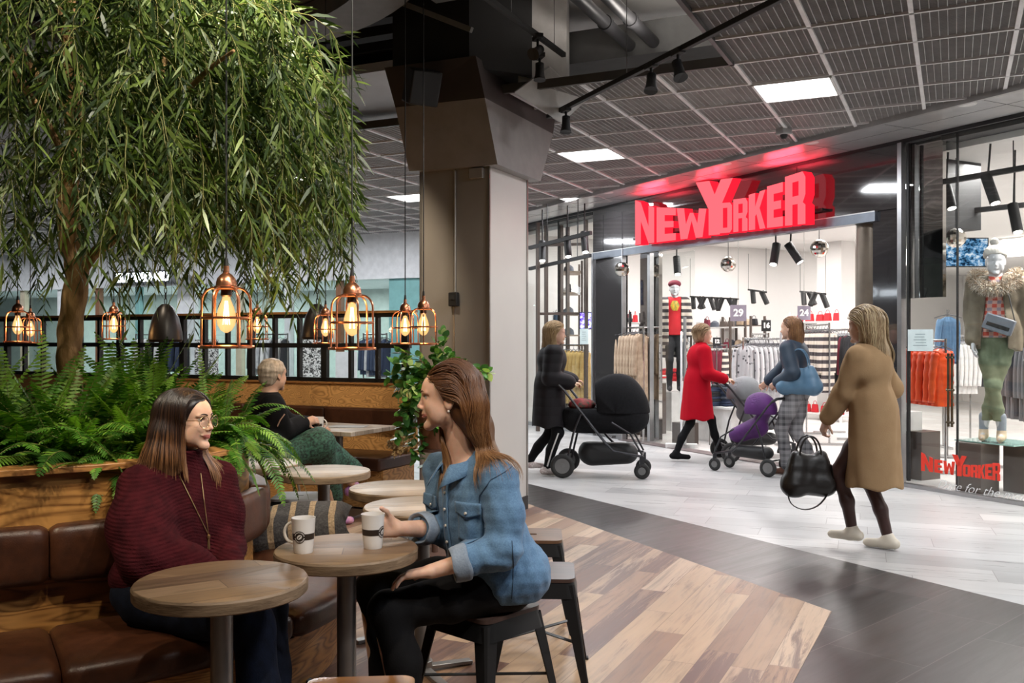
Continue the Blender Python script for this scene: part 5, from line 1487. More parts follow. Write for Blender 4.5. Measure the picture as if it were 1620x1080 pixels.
B.chain([hpL, knL, anL], [.085, .058, .036], k=.03).chain([hpR, knR, anR], [.085, .058, .036], k=.03)
add_hand(B, wrL, (-1, .06, -.16), (0, .05, 1), .98, .35, .15, 1)
add_hand(B, wrR, (-.80, -.30, .12), (-.38, .92, .0), .96, [.55, .65, .75, .85], .05, -1, .35)
def lipf(T, R, c, s):
    Ri = R.T
    def f(C):
        q = (C - c) @ R / s
        return ((q[:, 0] > .080) & (np.abs(q[:, 1]) < .0275 - .9 * np.abs(q[:, 2] + .061) ) & (q[:, 2] > -.0705) & (q[:, 2] < -.0525)).astype(int)
    return f
def split_body(name, B, parent, mats, c, R, s, fine):
    """one continuous skin mesh: fine grid all over the visible parts"""
    return sdf_obj(name, B, fine, mats, parent, lipf(None, R, c, s), it=1)
split_body('body', B, P1, [m_skin, m_lip], HC, HR, HS, .0042)
face_parts(TH, HR, HS, P1, iris=(.05, .09, .11), brow=(.13, .065, .03), body=B)
# trousers
T_ = Body(.03); T_.ell((-.055, 3.53, .56), (.13, .17, .105), RT, .05)
T_.chain([hpL, (hpL + knL) / 2, knL, (knL + anL) / 2 + A3((.02, 0, .03)), anL], [.090, .083, .067, .061, .050], k=.03)
T_.chain([hpR, (hpR + knR) / 2, knR, (knR + anR) / 2 + A3((.02, 0, .03)), anR], [.090, .083, .067, .061, .050], k=.03)
T_.post = lambda P, d: np.maximum(d - .0025 * vn(P, 55, 3), .115 - P[:, 2])
sdf_obj('trousers', T_, .007, [m_blackcloth], P1)
# shirt
SH = Body(.03)
SH.ell((-.140, 3.495, .865), (.125, .185, .165), RT, .04).ell((-.100, 3.50, .72), (.145, .185, .15), RT, .06).ell((-.045, 3.525, .585), (.178, .21, .15), RT, .06)
SH.cone((-.155, 3.50, .985), shL, .060, .064, .03).cone((-.155, 3.50, .985), shR, .060, .064, .03)
cfL = elL + (wrL - elL) * .66; cfR = elR + (wrR - elR) * .55
SH.chain([shL, (shL + elL) / 2 + A3((.015, .0, .0)), elL, cfL], [.071, .069, .062, .055], k=.025)
SH.chain([shR, (shR + elR) / 2, elR, cfR], [.071, .068, .060, .052], k=.025)
dL = unit(wrL - elL); dR = unit(wrR - elR)
def shpost(P, d):
    fold = .0045 * vn(P * A3((1, 1, .45)), 48, 11) + .003 * vn(P, 95, 12)
    # folds gather at the elbows and the waist
    for e in (elL, elR): d = d - .010 * np.exp(-((P - e) ** 2).sum(1) / .005) * np.sin((P - e) @ A3((30, 12, 75)))
    d = d - fold
    d = np.maximum(d, (.545 - .055 * np.clip((P[:, 0] + .25) / .3, 0, 1) + .010 * np.sin(P[:, 0] * 22)) - P[:, 2])
    for c, n in ((cfL, dL), (cfR, dR)):
        near = ((P - c) ** 2).sum(1) < .013; d = np.where(near, np.maximum(d, (P - c) @ n), d)
    nk = A3((-.192, 3.472, 1.02)); q = (P - nk) @ RT; d = np.maximum(d, .058 - np.sqrt((q[:, 0]) ** 2 + q[:, 1] ** 2 + (q[:, 2] * .8) ** 2))
    return d
SH.post = shpost
sdf_obj('denim_shirt', SH, .0052, [m_denim], P1)
def cuff(c, n, r0, r1, ln):
    n = Vector(n); R3 = Vector((0, 0, 1)).rotation_difference(n).to_matrix(); rg = random.Random(3); mb = MB()
    prof = [(r0 * .9, -ln * .5), (r0, -ln * .5 - .002), (r0 + .006, -ln * .46), (r1 + .005, ln * .42), (r1 + .001, ln * .5), (r1 - .006, ln * .46), (r1 - .012, -.0)]
    mb.lathe(prof, c, 36, 0, R3); mb.v = [tuple(Vector(p) + Vector((.003 * math.sin(p[2] * 90 + p[0] * 60), .002 * math.sin(p[0] * 130), .003 * math.sin(p[0] * 90 + p[1] * 50)))) for p in mb.v]
    mb.f = mb.f[:-1] if False else mb.f; return mb
cuff(cfL - dL * .012, dL, .062, .059, .060).build('cuff', m_denim_l, P1, sub=1); cuff(cfR - dR * .010, dR, .058, .055, .055).build('cuff', m_denim_l, P1, sub=1)
# collar
def collar(nk, R, rx, ry, h, m, parent, gap=.28, z0=0, tilt=.02, pts=.04):
    rows = []
    for i in range(6):
        row = []
        for j in range(41):
            a = gap + (2 * PI - 2 * gap) * j / 40; t = i / 5; e = abs(j - 20) / 20
            # up the neck band then folding outwards
            k = .5 - .5 * math.cos(PI * min(1, t * 1.0)); hh = h * math.sin(PI * min(t, .5)) if t < .5 else h * (1 - (t - .5) * 2.2)
            out = .004 + (.0 if t < .45 else (t - .45) * (tilt + pts * e ** 4) * 1.8)
            fw = math.cos(a); dz = -.028 * max(0, fw) - (pts * .9 * e ** 5 if t > .5 else 0) * (t - .5) * 2
            row.append(Vector(nk + R @ A3(((rx + out) * math.cos(a), (ry + out) * math.sin(a), z0 + hh + dz))))
        rows.append(row)
    return solid(MB().grid(rows).build('collar', m, parent), .003)
collar(A3((-.182, 3.482, .985)), RT, .072, .072, .040, m_denim, P1, gap=.30)
# placket, pockets, seams, buttons
front = F_
pc = A3((-.155, 3.49, .80)) + F_ * .30
def patch_on(body, px_l, z, w, h, off=.0035, nx=10, ny=10, shape=None, yaw=0.0):
    """px_l: distance to the left of the middle line along the chest"""
    d = unit(-(F_ * math.cos(yaw) + Lf * math.sin(yaw))); r = unit(np.cross(UP, -d))
    c = A3((-.14, 3.495, z)) + Lf * px_l - d * .30; return patch(body, c, r, UP, d, w, h, off, nx, ny, shape)
solid(patch_on(SH, .0, .78, .030, .40, .002, 3, 30).build('button_placket', m_denim, P1), .003)
for z in (.955, .895, .835, .775, .715, .655, .60):
    p = snap(SH, A3((-.14, 3.495, z)) + F_ * .3, -F_, .006); R3 = Vector((0, 0, 1)).rotation_difference(Vector(F_)).to_matrix()
    MB().lathe([(0, .004), (.0045, .0035), (.0058, .001), (.0055, -.002), (0, -.002)], p, 14, 0, R3).build('shirt_button', m_button, P1)
for sgn in (1, -1):
    def flap(x, y, a, b): return x, y + (.016 * (1 - abs(2 * a - 1)) * -1 * (1 - b))
    pk = solid(patch_on(SH, .085 * sgn, .795, .105, .115, .0025, 10, 10, lambda x, y, a, b: (x * (1 - .12 * (1 - b)), y - .012 * (1 - abs(2 * a - 1)) * (1 - b)), .25 * sgn).build('chest_pocket', m_denim, P1), .003)
    fl_ = solid(patch_on(SH, .085 * sgn, .852, .112, .040, .007, 12, 6, flap, .25 * sgn).build('pocket_flap', m_denim, P1), .004)
    dd = -(F_ * math.cos(.25 * sgn) + Lf * math.sin(.25 * sgn)); p = snap(SH, A3((-.14, 3.495, .835)) + Lf * .085 * sgn - dd * .3, dd, .013); R3 = Vector((0, 0, 1)).rotation_difference(Vector(-dd)).to_matrix()
    MB().lathe([(0, .004), (.0045, .0035), (.0058, .001), (.0055, -.002), (0, -.002)], p, 14, 0, R3).build('shirt_button', m_button, P1)
def seam(name, body, pts, d, m, r=.0016, off=.001, parent=None, n=8):
    out = []
    for i in range(len(pts) - 1):
        for k in range(n): out.append(snap(body, A3(pts[i]) * (1 - k / n) + A3(pts[i + 1]) * k / n, d, off))
    out.append(snap(body, pts[-1], d, off)); return MB().tube(out, r, 5).build(name, m, parent)
seam('shoulder_seam', SH, [(.0, 3.1, 1.0), (-.075, 3.1, .96), (-.115, 3.1, .90), (-.118, 3.1, .84), (-.095, 3.1, .79)], (0, 1, 0), m_denim_s, parent=P1)
seam('side_seam', SH, [(.0, 3.1, .76), (.006, 3.1, .68), (.004, 3.1, .60), (.0, 3.1, .53)], (0, 1, 0), m_denim_s, parent=P1)
# earring, hair
MB().lathe([(.0045 * math.sin(a), .0045 * math.cos(a)) for a in [i * PI / 8 for i in range(9)]], TH(-.001, .0865, -.040), 14).build('earring', mat('pearl', (.85, .82, .75), .15, .2), P1)
hm1 = [hairmat('hair_brown_a', [(0, (.085, .032, .012)), (.35, (.17, .075, .028)), (.7, (.30, .165, .075)), (1, (.44, .28, .15))], .78, 1.34),
       hairmat('hair_brown_b', [(0, (.11, .042, .016)), (.35, (.21, .10, .04)), (.7, (.36, .21, .10)), (1, (.50, .33, .19))], .78, 1.34),
       hairmat('hair_brown_c', [(0, (.06, .022, .009)), (.4, (.13, .055, .022)), (1, (.30, .17, .08))], .78, 1.34)]
def local(R, c, s, p): return A3(c) + R @ (A3(p) * s)
H1 = Body(.02); lo_ = lambda p: local(HR, HC, HS, p)
H1.ell(lo_((-.018, 0, .040)), (.108 * HS, .086 * HS, .089 * HS), HR, .02)
H1.ell(lo_((-.055, 0, -.010)), (.075 * HS, .078 * HS, .10 * HS), HR, .02)
H1.chain([lo_((-.075, .01, -.03)), A3((-.125, 3.475, 1.12)), A3((-.085, 3.475, 1.03)), A3((-.03, 3.49, .985))], [.062, .050, .030, .014], k=.04, fl=(0, 1, 0), fs=.8)
H1.ell(lo_((.098, 0, -.040)), (.100, .14, .118), HR, .008, sub=True)
H1.post = lambda P, d: d - .0035 * vn(P * A3((1, 1, .25)), 110, 5)
sdf_obj('hair', H1, .006, [hm1[2]], P1)
hullb = Body(.02); hullb.pr = [q for q in H1.pr if q[0] != 's'][:5] + [('e', HC + HR @ A3((.01, 0, 0)), A3((.085, .070, .10)), HR, None, .02, None, 1)] + SH.pr[:5] + [('c', A3(TH(-.018, 0, -.055)), A3((-.175, 3.49, .985)), .055, .06, .02, None, 1)] + SH.pr[5:7]
rs = np.random.RandomState(3); roots = []; dirs = []; lens = []
for i in range(1500):                                      # part line and hairline, swept back behind the ear
    u = rs.rand(); sgn = 1 if rs.rand() < .62 else -1
    x = .075 - .15 * u; y = .012 * sgn + rs.uniform(0, .05) * sgn * rs.rand(); z = .040 + .089 * math.sqrt(max(0.02, 1 - ((x + .018) / .108) ** 2 - (y / .086) ** 2)) + .004
    roots.append(lo_((x, y, z))); dirs.append(HR @ A3((-.75 - .2 * rs.rand(), .75 * sgn, .0))); lens.append(rs.uniform(.36, .50) + .05 * u)
for i in range(420):                                      # temple and sides above the ear
    sgn = 1 if rs.rand() < .7 else -1; u = rs.rand(); x = .068 - .05 * u; z = .085 - .075 * u; y = sgn * (.060 + .014 * u)
    roots.append(lo_((x, y, z))); dirs.append(HR @ A3((-1, .1 * sgn, -.1))); lens.append(rs.uniform(.34, .46))
R3t = HR.T
def flow1(P, j):
    q = (P - HC) @ HR / HS; f = np.zeros_like(P)
    back = np.clip((q[:, 0] + .035) / .05, 0, 1.2) * (q[:, 2] > -.12); f += (HR @ A3((-1, 0, 0)))[None] * back[:, None] * 1.1
    f += A3((.35, 0, 0))[None] * (q[:, 2] < -.08)[:, None] * .30
    return f
hair_strands('hair_strands', hullb, roots, dirs, lens, hm1, P1, step=.011, grav=.32, flowf=flow1, r=.0019, wave=.0022, seed=4, wavelen=.13, off=(.004, .020))
# lock falling in front of the far shoulder
roots = []; dirs = []; lens = []
for i in range(150):
    roots.append(lo_((.028 + rs.uniform(-.025, .02), -.080 + rs.normal(0, .004), -.02 + rs.uniform(-.03, .03)))); dirs.append(HR @ A3((.10, -.1, -1))); lens.append(rs.uniform(.24, .36))
hair_strands('front_lock', hullb, roots, dirs, lens, hm1, P1, step=.011, grav=.6, r=.0026, wave=.0014, seed=6, wavelen=.12, off=(.002, .014),
             flowf=lambda P, j: A3((-.10, -.22, 0))[None] * np.ones((len(P), 1)) * (1 if j > 5 else 0))
def shoe(parent, an, d, m, name='shoe', L_=.25, sole=None):
    an = A3(an); d = unit(A3(d) * A3((1, 1, 0))); b = Body(.02); g = A3((an[0], an[1], 0))
    b.cone(g - d * .04 + UP * .045, g + d * (L_ * .62) + UP * .032, .040, .030, fl=UP, fs=1.15).cone(g + d * (L_ * .35) + UP * .04, g + UP * .10, .036, .040).cone(g + d * L_ * .5 + UP * .03, g + d * (L_ * .70) + UP * .026, .038, .030)
    b.post = lambda P, dd: np.maximum(dd, .012 - P[:, 2])
    o = sdf_obj(name, b, .008, [m], parent)
    s_ = Body(.01); s_.cone(g - d * .045 + UP * .012, g + d * L_ * .70 + UP * .012, .038, .036, fl=UP, fs=3.0); s_.post = lambda P, dd: np.maximum(np.maximum(dd, .001 - P[:, 2]), P[:, 2] - .022)
    sdf_obj('shoe_sole', s_, .007, [sole or m_black], o); return o
shoe(P1, anL, (-1, -.3, 0), m_blackcloth); shoe(P1, anR, (-1, -.1, 0), m_blackcloth)

# ---------- woman in the maroon sweater
WS = .90; WC = A3((-1.163, 3.38, 1.157)); WR = frame3((.95, -.30, .03))
P2 = thing('person', 'seated woman with glasses and straight dark hair in a maroon sweater', 'person', (-1.25, 3.36, 0))
G_ = unit(A3((.75, -.66, 0))); GL = A3((.66, .75, 0)); RW = np.stack([G_, GL, UP], 1)
wsR, wsL = A3((-1.285, 3.29, .925)), A3((-1.10, 3.51, .925)); weR, weL = A3((-1.20, 3.16, .715)), A3((-1.045, 3.44, .70)); wwR, wwL = A3((-1.00, 3.19, .655)), A3((-.97, 3.26, .64))
B2 = Body(.02); TW = add_head(B2, WC, WR, WS, neck_to=A3((-1.195, 3.415, .98)), smile=1.0, neck_r=.048)
B2.ell((-1.20, 3.40, .84), (.09, .14, .16), RW, .04).ell((-1.25, 3.37, .62), (.12, .15, .15), RW, .05)
for sh, el, wr in ((wsR, weR, wwR), (wsL, weL, wwL)): B2.chain([sh, el, wr], [.045, .038, .025], k=.02)
B2.cone((-1.19, 3.41, .94), wsR, .05, .046, .03).cone((-1.19, 3.41, .94), wsL, .05, .046, .03)
whR, whL = A3((-1.26, 3.27, .545)), A3((-1.16, 3.43, .545)); wkR, wkL = A3((-.85, 3.09, .515)), A3((-.86, 3.30, .515)); waR, waL = A3((-.78, 2.99, .10)), A3((-.80, 3.20, .10))
B2.chain([whR, wkR, waR], [.08, .056, .034], k=.03).chain([whL, wkL, waL], [.08, .056, .034], k=.03)
add_hand(B2, wwR, (.85, .35, -.25), (.1, .1, 1), .92, .4, .1, -1); add_hand(B2, wwL, (.5, -.8, -.15), (0, .1, 1), .92, .4, .1, 1)
split_body('body', B2, P2, [m_skin2, mat('lips_rose', (.52, .17, .15), .3)], WC, WR, WS, .0042)
face_parts(TW, WR, WS, P2, iris=(.08, .05, .03), brow=(.04, .025, .018), body=B2)
J_ = Body(.03); J_.ell((-1.235, 3.35, .57), (.16, .185, .115), RW, .05)
for h_, k_, a_ in ((whR, wkR, waR), (whL, wkL, waL)): J_.chain([h_, (h_ + k_) / 2, k_, (k_ + a_) / 2, a_], [.098, .085, .068, .064, .060], k=.03)
J_.post = lambda P, d: np.maximum(d - .003 * vn(P, 50, 7), .11 - P[:, 2])
sdf_obj('jeans', J_, .007, [m_jeans], P2)
SW = Body(.04)
SW.ell((-1.205, 3.395, .87), (.118, .155, .13), RW, .05).ell((-1.225, 3.375, .74), (.145, .175, .16), RW, .07).ell((-1.245, 3.36, .62), (.155, .185, .10), RW, .06)
SW.chain([(-1.19, 3.405, .96), wsR], [.07, .075], k=.04).chain([(-1.19, 3.405, .96), wsL], [.068, .062], k=.04)
SW.chain([wsR, (wsR + weR) / 2 + A3((-.03, -.01, -.0)), weR + A3((-.01, -.01, .0)), (weR + wwR) / 2, wwR], [.085, .098, .092, .070, .042], k=.05)
SW.chain([wsL, (wsL + weL) / 2, weL, wwL], [.068, .072, .064, .042], k=.05)
SW.cone(TW(-.020, 0, -.100), A3((-1.192, 3.408, .985)), .062, .072, .02)
def swpost(P, d):
    for e, kx in ((weR, A3((50, 20, 62))), (weL, A3((40, 20, 50)))): d = d - .008 * np.exp(-((P - e) ** 2).sum(1) / .010) * np.sin((P - e) @ kx)
    d = d - .004 * vn(P * A3((1, 1, .6)), 34, 21)
    # ribbing
    q = P - A3((-1.22, 3.38, .8)); rib = np.sin((P[:, 2] * 1.0 + .25 * np.abs(q @ GL) + .12 * q[:, 0]) * 2 * PI / .0115)
    d = d - .0016 * rib
    hem = .565 + .03 * np.clip((P[:, 0] + 1.35) / .3, 0, 1); d = np.maximum(d, hem - P[:, 2])
    top = TW(-.02, 0, -.112)[2]; near = ((P - A3(TW(-.02, 0, -.10))) ** 2).sum(1) < .012
    return np.where(near, np.maximum(d, P[:, 2] - top), d)
SW.post = swpost
m_knit = mat('maroon_knit', (.055, .0065, .010), .9, c2=(.030, .0035, .006), ns=26, bmp=.6, bs=300, bd=.003, spec=.12)
sdf_obj('sweater', SW, .0042, [m_knit], P2, it=0)
hm2 = [hairmat('hair_ombre_a', [(0, (.012, .007, .006)), (.42, (.030, .013, .008)), (.68, (.16, .07, .028)), (1, (.30, .15, .065))], .93, 1.27),
       hairmat('hair_ombre_b', [(0, (.010, .006, .005)), (.5, (.022, .011, .008)), (.8, (.10, .045, .02)), (1, (.22, .11, .05))], .93, 1.27),
       hairmat('hair_ombre_c', [(0, (.014, .008, .006)), (.38, (.045, .02, .01)), (.62, (.22, .10, .042)), (1, (.36, .19, .085))], .93, 1.27)]
H2 = Body(.02); wl = lambda p: local(WR, WC, WS, p)
H2.ell(wl((-.018, 0, .040)), (.110 * WS, .088 * WS, .089 * WS), WR, .02)
H2.ell(wl((-.052, -.03, -.03)), (.076 * WS, .062 * WS, .12 * WS), WR, .02).ell(wl((-.052, .03, -.03)), (.076 * WS, .062 * WS, .12 * WS), WR, .02)
H2.chain([wl((-.050, -.050, -.06)), wl((-.060, -.068, -.15)), wl((-.060, -.078, -.225))], [.060, .066, .045], k=.03)
H2.chain([wl((-.050, .050, -.06)), wl((-.055, .055, -.15)), wl((-.055, .055, -.20))], [.055, .058, .040], k=.03)
H2.ell(wl((.132, 0, -.035)), (.090, .13, .118), WR, .008, sub=True)
H2.post = lambda P, d: np.maximum(d - .003 * vn(P * A3((1, 1, .12)), 120, 8), .955 - P[:, 2])
sdf_obj('hair', H2, .006, [hm2[1]], P2)
hull2 = Body(.02); hull2.pr = [q for q in H2.pr if q[0] != 's'] + SW.pr[:5]
roots = []; dirs = []; lens = []
for i in range(2200):
    u = rs.rand(); sgn = -1 if rs.rand() < .62 else 1; x = .078 - .17 * u; y0 = .018
    y = y0 + .006 * sgn + rs.uniform(0, .04) * sgn * rs.rand(); z = .040 + .089 * math.sqrt(max(0.02, 1 - ((x + .018) / .110) ** 2 - (y / .088) ** 2)) + .004
    roots.append(wl((x, y, z))); dirs.append(WR @ A3((-.25 - .3 * u, 1.0 * sgn, 0))); lens.append(rs.uniform(.30, .37) + .0 * u)
def flow2(P, j):
    q = (P - WC) @ WR / WS; f = np.zeros_like(P); back = np.clip((q[:, 0] - .046) / .03, 0, 1.0) * (q[:, 2] > -.30); f += (WR @ A3((-1, 0, 0)))[None] * back[:, None] * .9
    return f
hair_strands('hair_strands', hull2, roots, dirs, lens, hm2, P2, step=.010, grav=.55, flowf=flow2, r=.0017, wave=.0004, seed=14, off=(.003, .012), taper=.2)
# glasses
def glasses(T, R, s, parent):
    mg = mat('gold_wire', (.45, .30, .15), .25, .9); mb = MB(); gl = MB()
    for y in (1, -1):
        c = (.1065, .034 * y, -.001)
        pts = [T(c[0] - .010 * abs(math.cos(a)) * (1 if math.cos(a) * y > 0 else .2), c[1] + .0255 * math.cos(a), c[2] + .0225 * math.sin(a) * (1 if math.sin(a) > 0 else 1.1)) for a in [2 * PI * i / 28 for i in range(28)]]
        mb.tube(pts, .0012 * s * 1.1, 6, closed=True); gl.add(pts, [tuple(range(28))])
        mb.tube([T(.098, .0595 * y, .006), T(.080, .072 * y, .007), T(.0, .082 * y, .008)], .0010, 6)
    mb.tube([T(.1085, .0095, .003), T(.113, .004, .007), T(.113, -.004, .007), T(.1085, -.0095, .003)], .0011, 6)
    o = mb.build('glasses', mg, parent); gl.build('lens', glassm('lens_glass', (.97, .97, .97), .05, 0, .3), o)
glasses(TW, WR, WS, P2)
# necklace with tassel
mn = mat('gold_chain', (.65, .45, .22), .3, .9)
def wp(px, py, Y): return A3(((px - 810) / 1490 * Y, Y, 1.45 - (py - 537) / 1490 * Y))
pts = []
for seg in (((284, 752), (330, 846)), ((330, 846), (317, 744))):
    (x0, y0), (x1, y1) = seg
    for k in range(22): t = k / 22; pts.append(snap(SW, wp(x0 + (x1 - x0) * t, y0 + (y1 - y0) * t, 2.9), (wp(x0 + (x1 - x0) * t, y0 + (y1 - y0) * t, 2.9) - A3((0, 0, 1.45))), .004, .8))
nk_ = MB().tube(pts, .0016, 6).build('necklace', mn, P2)
q = pts[22]; tb_ = MB(); tb_.lathe([(0, .004), (.006, 0), (.007, -.008), (.004, -.014), (0, -.015)], q, 12)
for k in range(9): a = k * .7; tb_.tube([(q[0] + .002 * math.cos(a), q[1] + .002 * math.sin(a), q[2] - .012), (q[0] + .005 * math.cos(a), q[1] + .005 * math.sin(a), q[2] - .055)], .0011, 4)
tb_.build('tassel_pendant', mn, nk_)
shoe(P2, waR, (.9, -.3, 0), m_blackcloth); shoe(P2, waL, (.9, -.2, 0), m_blackcloth)
# ================================================================== OTHER PEOPLE AND THE MANNEQUINS
def ik(a, b, l1, l2, bend):
    a = A3(a); b = A3(b); d = b - a; L_ = min(np.linalg.norm(d), (l1 + l2) * .995); u = d / (np.linalg.norm(d) + 1e-9)
    x = (L_ * L_ + l1 * l1 - l2 * l2) / (2 * L_); h = math.sqrt(max(l1 * l1 - x * x, 0)); bd = A3(bend); bd = bd - u * bd.dot(u); bd /= np.linalg.norm(bd) + 1e-9
    return a + u * x + bd * h, a + u * L_
def skeleton(x, y, head, H=1.65, z0=0.0, feet=((.0, .09, 0), (.0, -.09, 0)), hands=None, lean=.02, seat=None, turn=0.0, hd=None):
    """joints from a heading; feet: (forward, left, lift) for left and right; hands: world points or None"""
    k = H / 1.65; f = unit(A3((head[0], head[1], 0))); l = A3((-f[1], f[0], 0)); o = A3((x, y, z0)); J = {'f': f, 'l': l, 'k': k, 'o': o}
    ct, st = math.cos(turn), math.sin(turn); fs = f * ct + l * st; ls = l * ct - f * st; J['fs'] = fs; J['ls'] = ls
    pel = o + UP * .90 * k; J['pel'] = pel; J['chest'] = pel + UP * .30 * k + f * lean * .6; J['neck'] = pel + UP * .505 * k + f * lean
    J['hc'] = J['neck'] + UP * .150 * k + f * .025 * k; J['hd'] = unit(A3(hd)) if hd is not None else f
    for s_, n, ft in ((1, 'L', feet[0]), (-1, 'R', feet[1])):
        hp = pel + l * .085 * s_ * k - UP * .02; an = o + f * ft[0] + l * ft[1] + UP * (.085 * k + ft[2])
        kn, an = ik(hp, an, .42 * k, .405 * k, f + UP * .01); J['h' + n], J['k' + n], J['a' + n] = hp, kn, an
        sh = J['neck'] + ls * .165 * s_ * k - UP * .055 * k; hw = (hands or {}).get(n)
        if hw is None: hw = sh - UP * .52 * k + f * .02 + ls * .05 * s_
        el, wr = ik(sh, hw, .275 * k, .245 * k, -f - UP * .3 + ls * .4 * s_); J['s' + n], J['e' + n], J['w' + n] = sh, el, wr
    return J
def body_sdf(J, headon=True, hand_d=None, hk=1.0, curl=.5, slim=1.0):
    k = J['k']; b = Body(.02); R = frame3(J['hd']); RB = np.stack([J['fs'], J['ls'], UP], 1)
    T = add_head(b, J['hc'], R, k, neck_to=J['neck'] - UP * .01)
    b.ell(J['chest'] + UP * .07 * k, (.10 * k, .145 * k, .17 * k), RB, .04).ell((J['chest'] + J['pel']) / 2, (.09 * k, .120 * k, .14 * k), RB, .05).ell(J['pel'] + UP * .01, (.11 * k, .15 * k, .11 * k), RB, .05)
    for n, s_ in (('L', 1), ('R', -1)):
        b.cone(J['neck'] - UP * .03 * k, J['s' + n], .05 * k, .048 * k, .03)
        b.chain([J['s' + n], J['e' + n], J['w' + n]], [.045 * k, .037 * k, .025 * k], k=.02)
        b.chain([J['h' + n], J['k' + n], J['a' + n]], [.062 * k, .041 * k, .029 * k], k=.03)
        b.cone(J['a' + n] - UP * .03, J['a' + n] + J['f'] * .13 * k - UP * .055 * k, .027 * k, .020 * k)
        d = unit(J['w' + n] - J['e' + n]) if not hand_d or n not in hand_d else A3(hand_d[n][0]); nn = J['ls'] * s_ + UP * .05 if not hand_d or n not in hand_d else A3(hand_d[n][1])
        add_hand(b, J['w' + n], d, nn, .95 * k, curl, .1, 1 if s_ < 0 else -1)
    return b, T, R
def jacket(J, r=1.0, hem=.45, flare=.0, sleeve=1.0, k_=.03, thick=0.0, fold=.004, sd=1, open_=False):
    k = J['k']; g = Body(k_); RB = np.stack([J['fs'], J['ls'], UP], 1); t = thick
    g.ell(J['chest'] + UP * .07 * k, ((.118 + t) * k * r, (.168 + t) * k * r, .18 * k), RB, .04).ell((J['chest'] + J['pel']) / 2, ((.115 + t) * k * r, (.150 + t) * k * r, .17 * k), RB, .05)
    low = J['o'][2] + hem
    if hem < .9 * k: g.cone(J['pel'] + UP * .06, A3((J['pel'][0], J['pel'][1], low)) + J['f'] * .0, (.165 + t) * k * r, (.165 + t + flare) * k * r, fl=J['fs'], fs=1.3)
    for n in 'LR':
        g.cone(J['neck'] - UP * .025 * k, J['s' + n], (.058 + t) * k, (.062 + t) * k, .03)
        g.chain([J['s' + n], J['e' + n], J['e' + n] * .12 + J['w' + n] * .88], [(.064 + t) * k * sleeve, (.056 + t) * k * sleeve, (.044 + t) * k * sleeve], k=.02)
    def post(P, d):
        d = d - fold * vn(P * A3((1, 1, .4)), 38, sd); d = np.maximum(d, low + .012 * np.sin(P[:, 0] * 30) - P[:, 2])
        return np.maximum(d, P[:, 2] - (J['neck'][2] + .035 * k))
    # hands below the hem must stay sleeved: cut only the body
    g.post = post
    if any((J['w' + n][2] < low + .05) for n in 'LR'): g.post = lambda P, d: np.where(((P - J['pel']) @ J['fs']) ** 2 < 1e9, np.maximum(d - fold * vn(P * A3((1, 1, .4)), 38, sd), low - P[:, 2]), d)
    return g
def pants(J, r=1.0, hem=.10, fold=.003):
    k = J['k']; g = Body(.03); RB = np.stack([J['f'], J['l'], UP], 1); g.ell(J['pel'] + UP * .0, (.122 * k * r, .162 * k * r, .125 * k), RB, .05)
    for n in 'LR':
        h_, q, a = J['h' + n], J['k' + n], J['a' + n]; g.chain([h_, (h_ + q) / 2, q, (q + a) / 2 - J['f'] * .015, a - UP * .01], [.092 * k * r, .082 * k * r, .062 * k * r, .056 * k * r, .044 * k * r], k=.03)
    g.post = lambda P, d: d - fold * vn(P, 50, 5); return g
def figure_shoes(J, m, parent, name='shoe', L_=.24, sole=None):
    for n in 'LR':
        a = J['a' + n]; z = a[2] - .085 * J['k']; b = Body(.02); d = J['f']; g = A3((a[0], a[1], z))
        b.cone(g - d * .04 + UP * .045, g + d * (L_ * .60) + UP * .032, .042, .032, fl=UP, fs=1.1).cone(g + d * .02 + UP * .05, a + UP * .0, .040, .044)
        b.post = lambda P, dd, z=z: np.maximum(dd, z + .002 - P[:, 2])
        sdf_obj(name, b, .011, [m], parent)
def hair_long(J, R, mats, parent, back=.35, front=0.0, h=.009, vol=1.0, blow=None, sd=3, cut=None, strands=500, r=.0035):
    k = J['k']; c = J['hc']; lo2 = lambda p: c + R @ (A3(p) * k); b = Body(.02)
    b.ell(lo2((-.018, 0, .040)), (.110 * k * vol, .088 * k * vol, .090 * k * vol), R, .02).ell(lo2((-.045, 0, -.02)), (.080 * k * vol, .078 * k * vol, .10 * k), R, .02)
    end = lo2((-.07, 0, -.05 - back)) if blow is None else A3(blow)
    if back > .05: b.chain([lo2((-.06, 0, -.06)), (lo2((-.07, 0, -.06)) + end) / 2 + A3((0, 0, .01)), end], [.072 * k * vol, .068 * vol, .03], k=.04)
    b.ell(lo2((.100, 0, -.040)), (.105, .15, .118), R, .008, sub=True)
    b.post = lambda P, d: d - .005 * vn(P * A3((1, 1, .3)), 70, sd)
    o = sdf_obj('hair', b, h, [mats[0]], parent)
    hb = Body(.02); hb.pr = [q for q in b.pr if q[0] != 's']; rs = np.random.RandomState(sd); ro, di, le = [], [], []
    for i in range(strands):
        u = rs.rand(); sgn = 1 if rs.rand() < .5 else -1; x = .075 - .165 * u; y = rs.uniform(0, .06) * sgn; z = .040 + .09 * math.sqrt(max(.02, 1 - ((x + .018) / .11) ** 2 - (y / .088) ** 2)) + .004
        ro.append(lo2((x, y, z))); di.append(R @ A3((-1, .5 * sgn, 0))); le.append((.14 + back) * rs.uniform(.7, 1.1))
    hair_strands('hair_strands', hb, ro, di, le, mats, parent, step=.016, grav=.35, r=r, wave=.003, seed=sd, off=(.003, .014), flowf=lambda P, j: (R @ A3((-1, 0, 0)))[None] * np.clip(((P - c) @ R)[:, 0:1] / .05, 0, 1) * (((P - c) @ R)[:, 2:3] > -.14))
def plainhair(name, c, c2): return mat(name, c, .45, c2=c2, ns=30, nscale=(2, 2, .3), bmp=.4, bs=80)
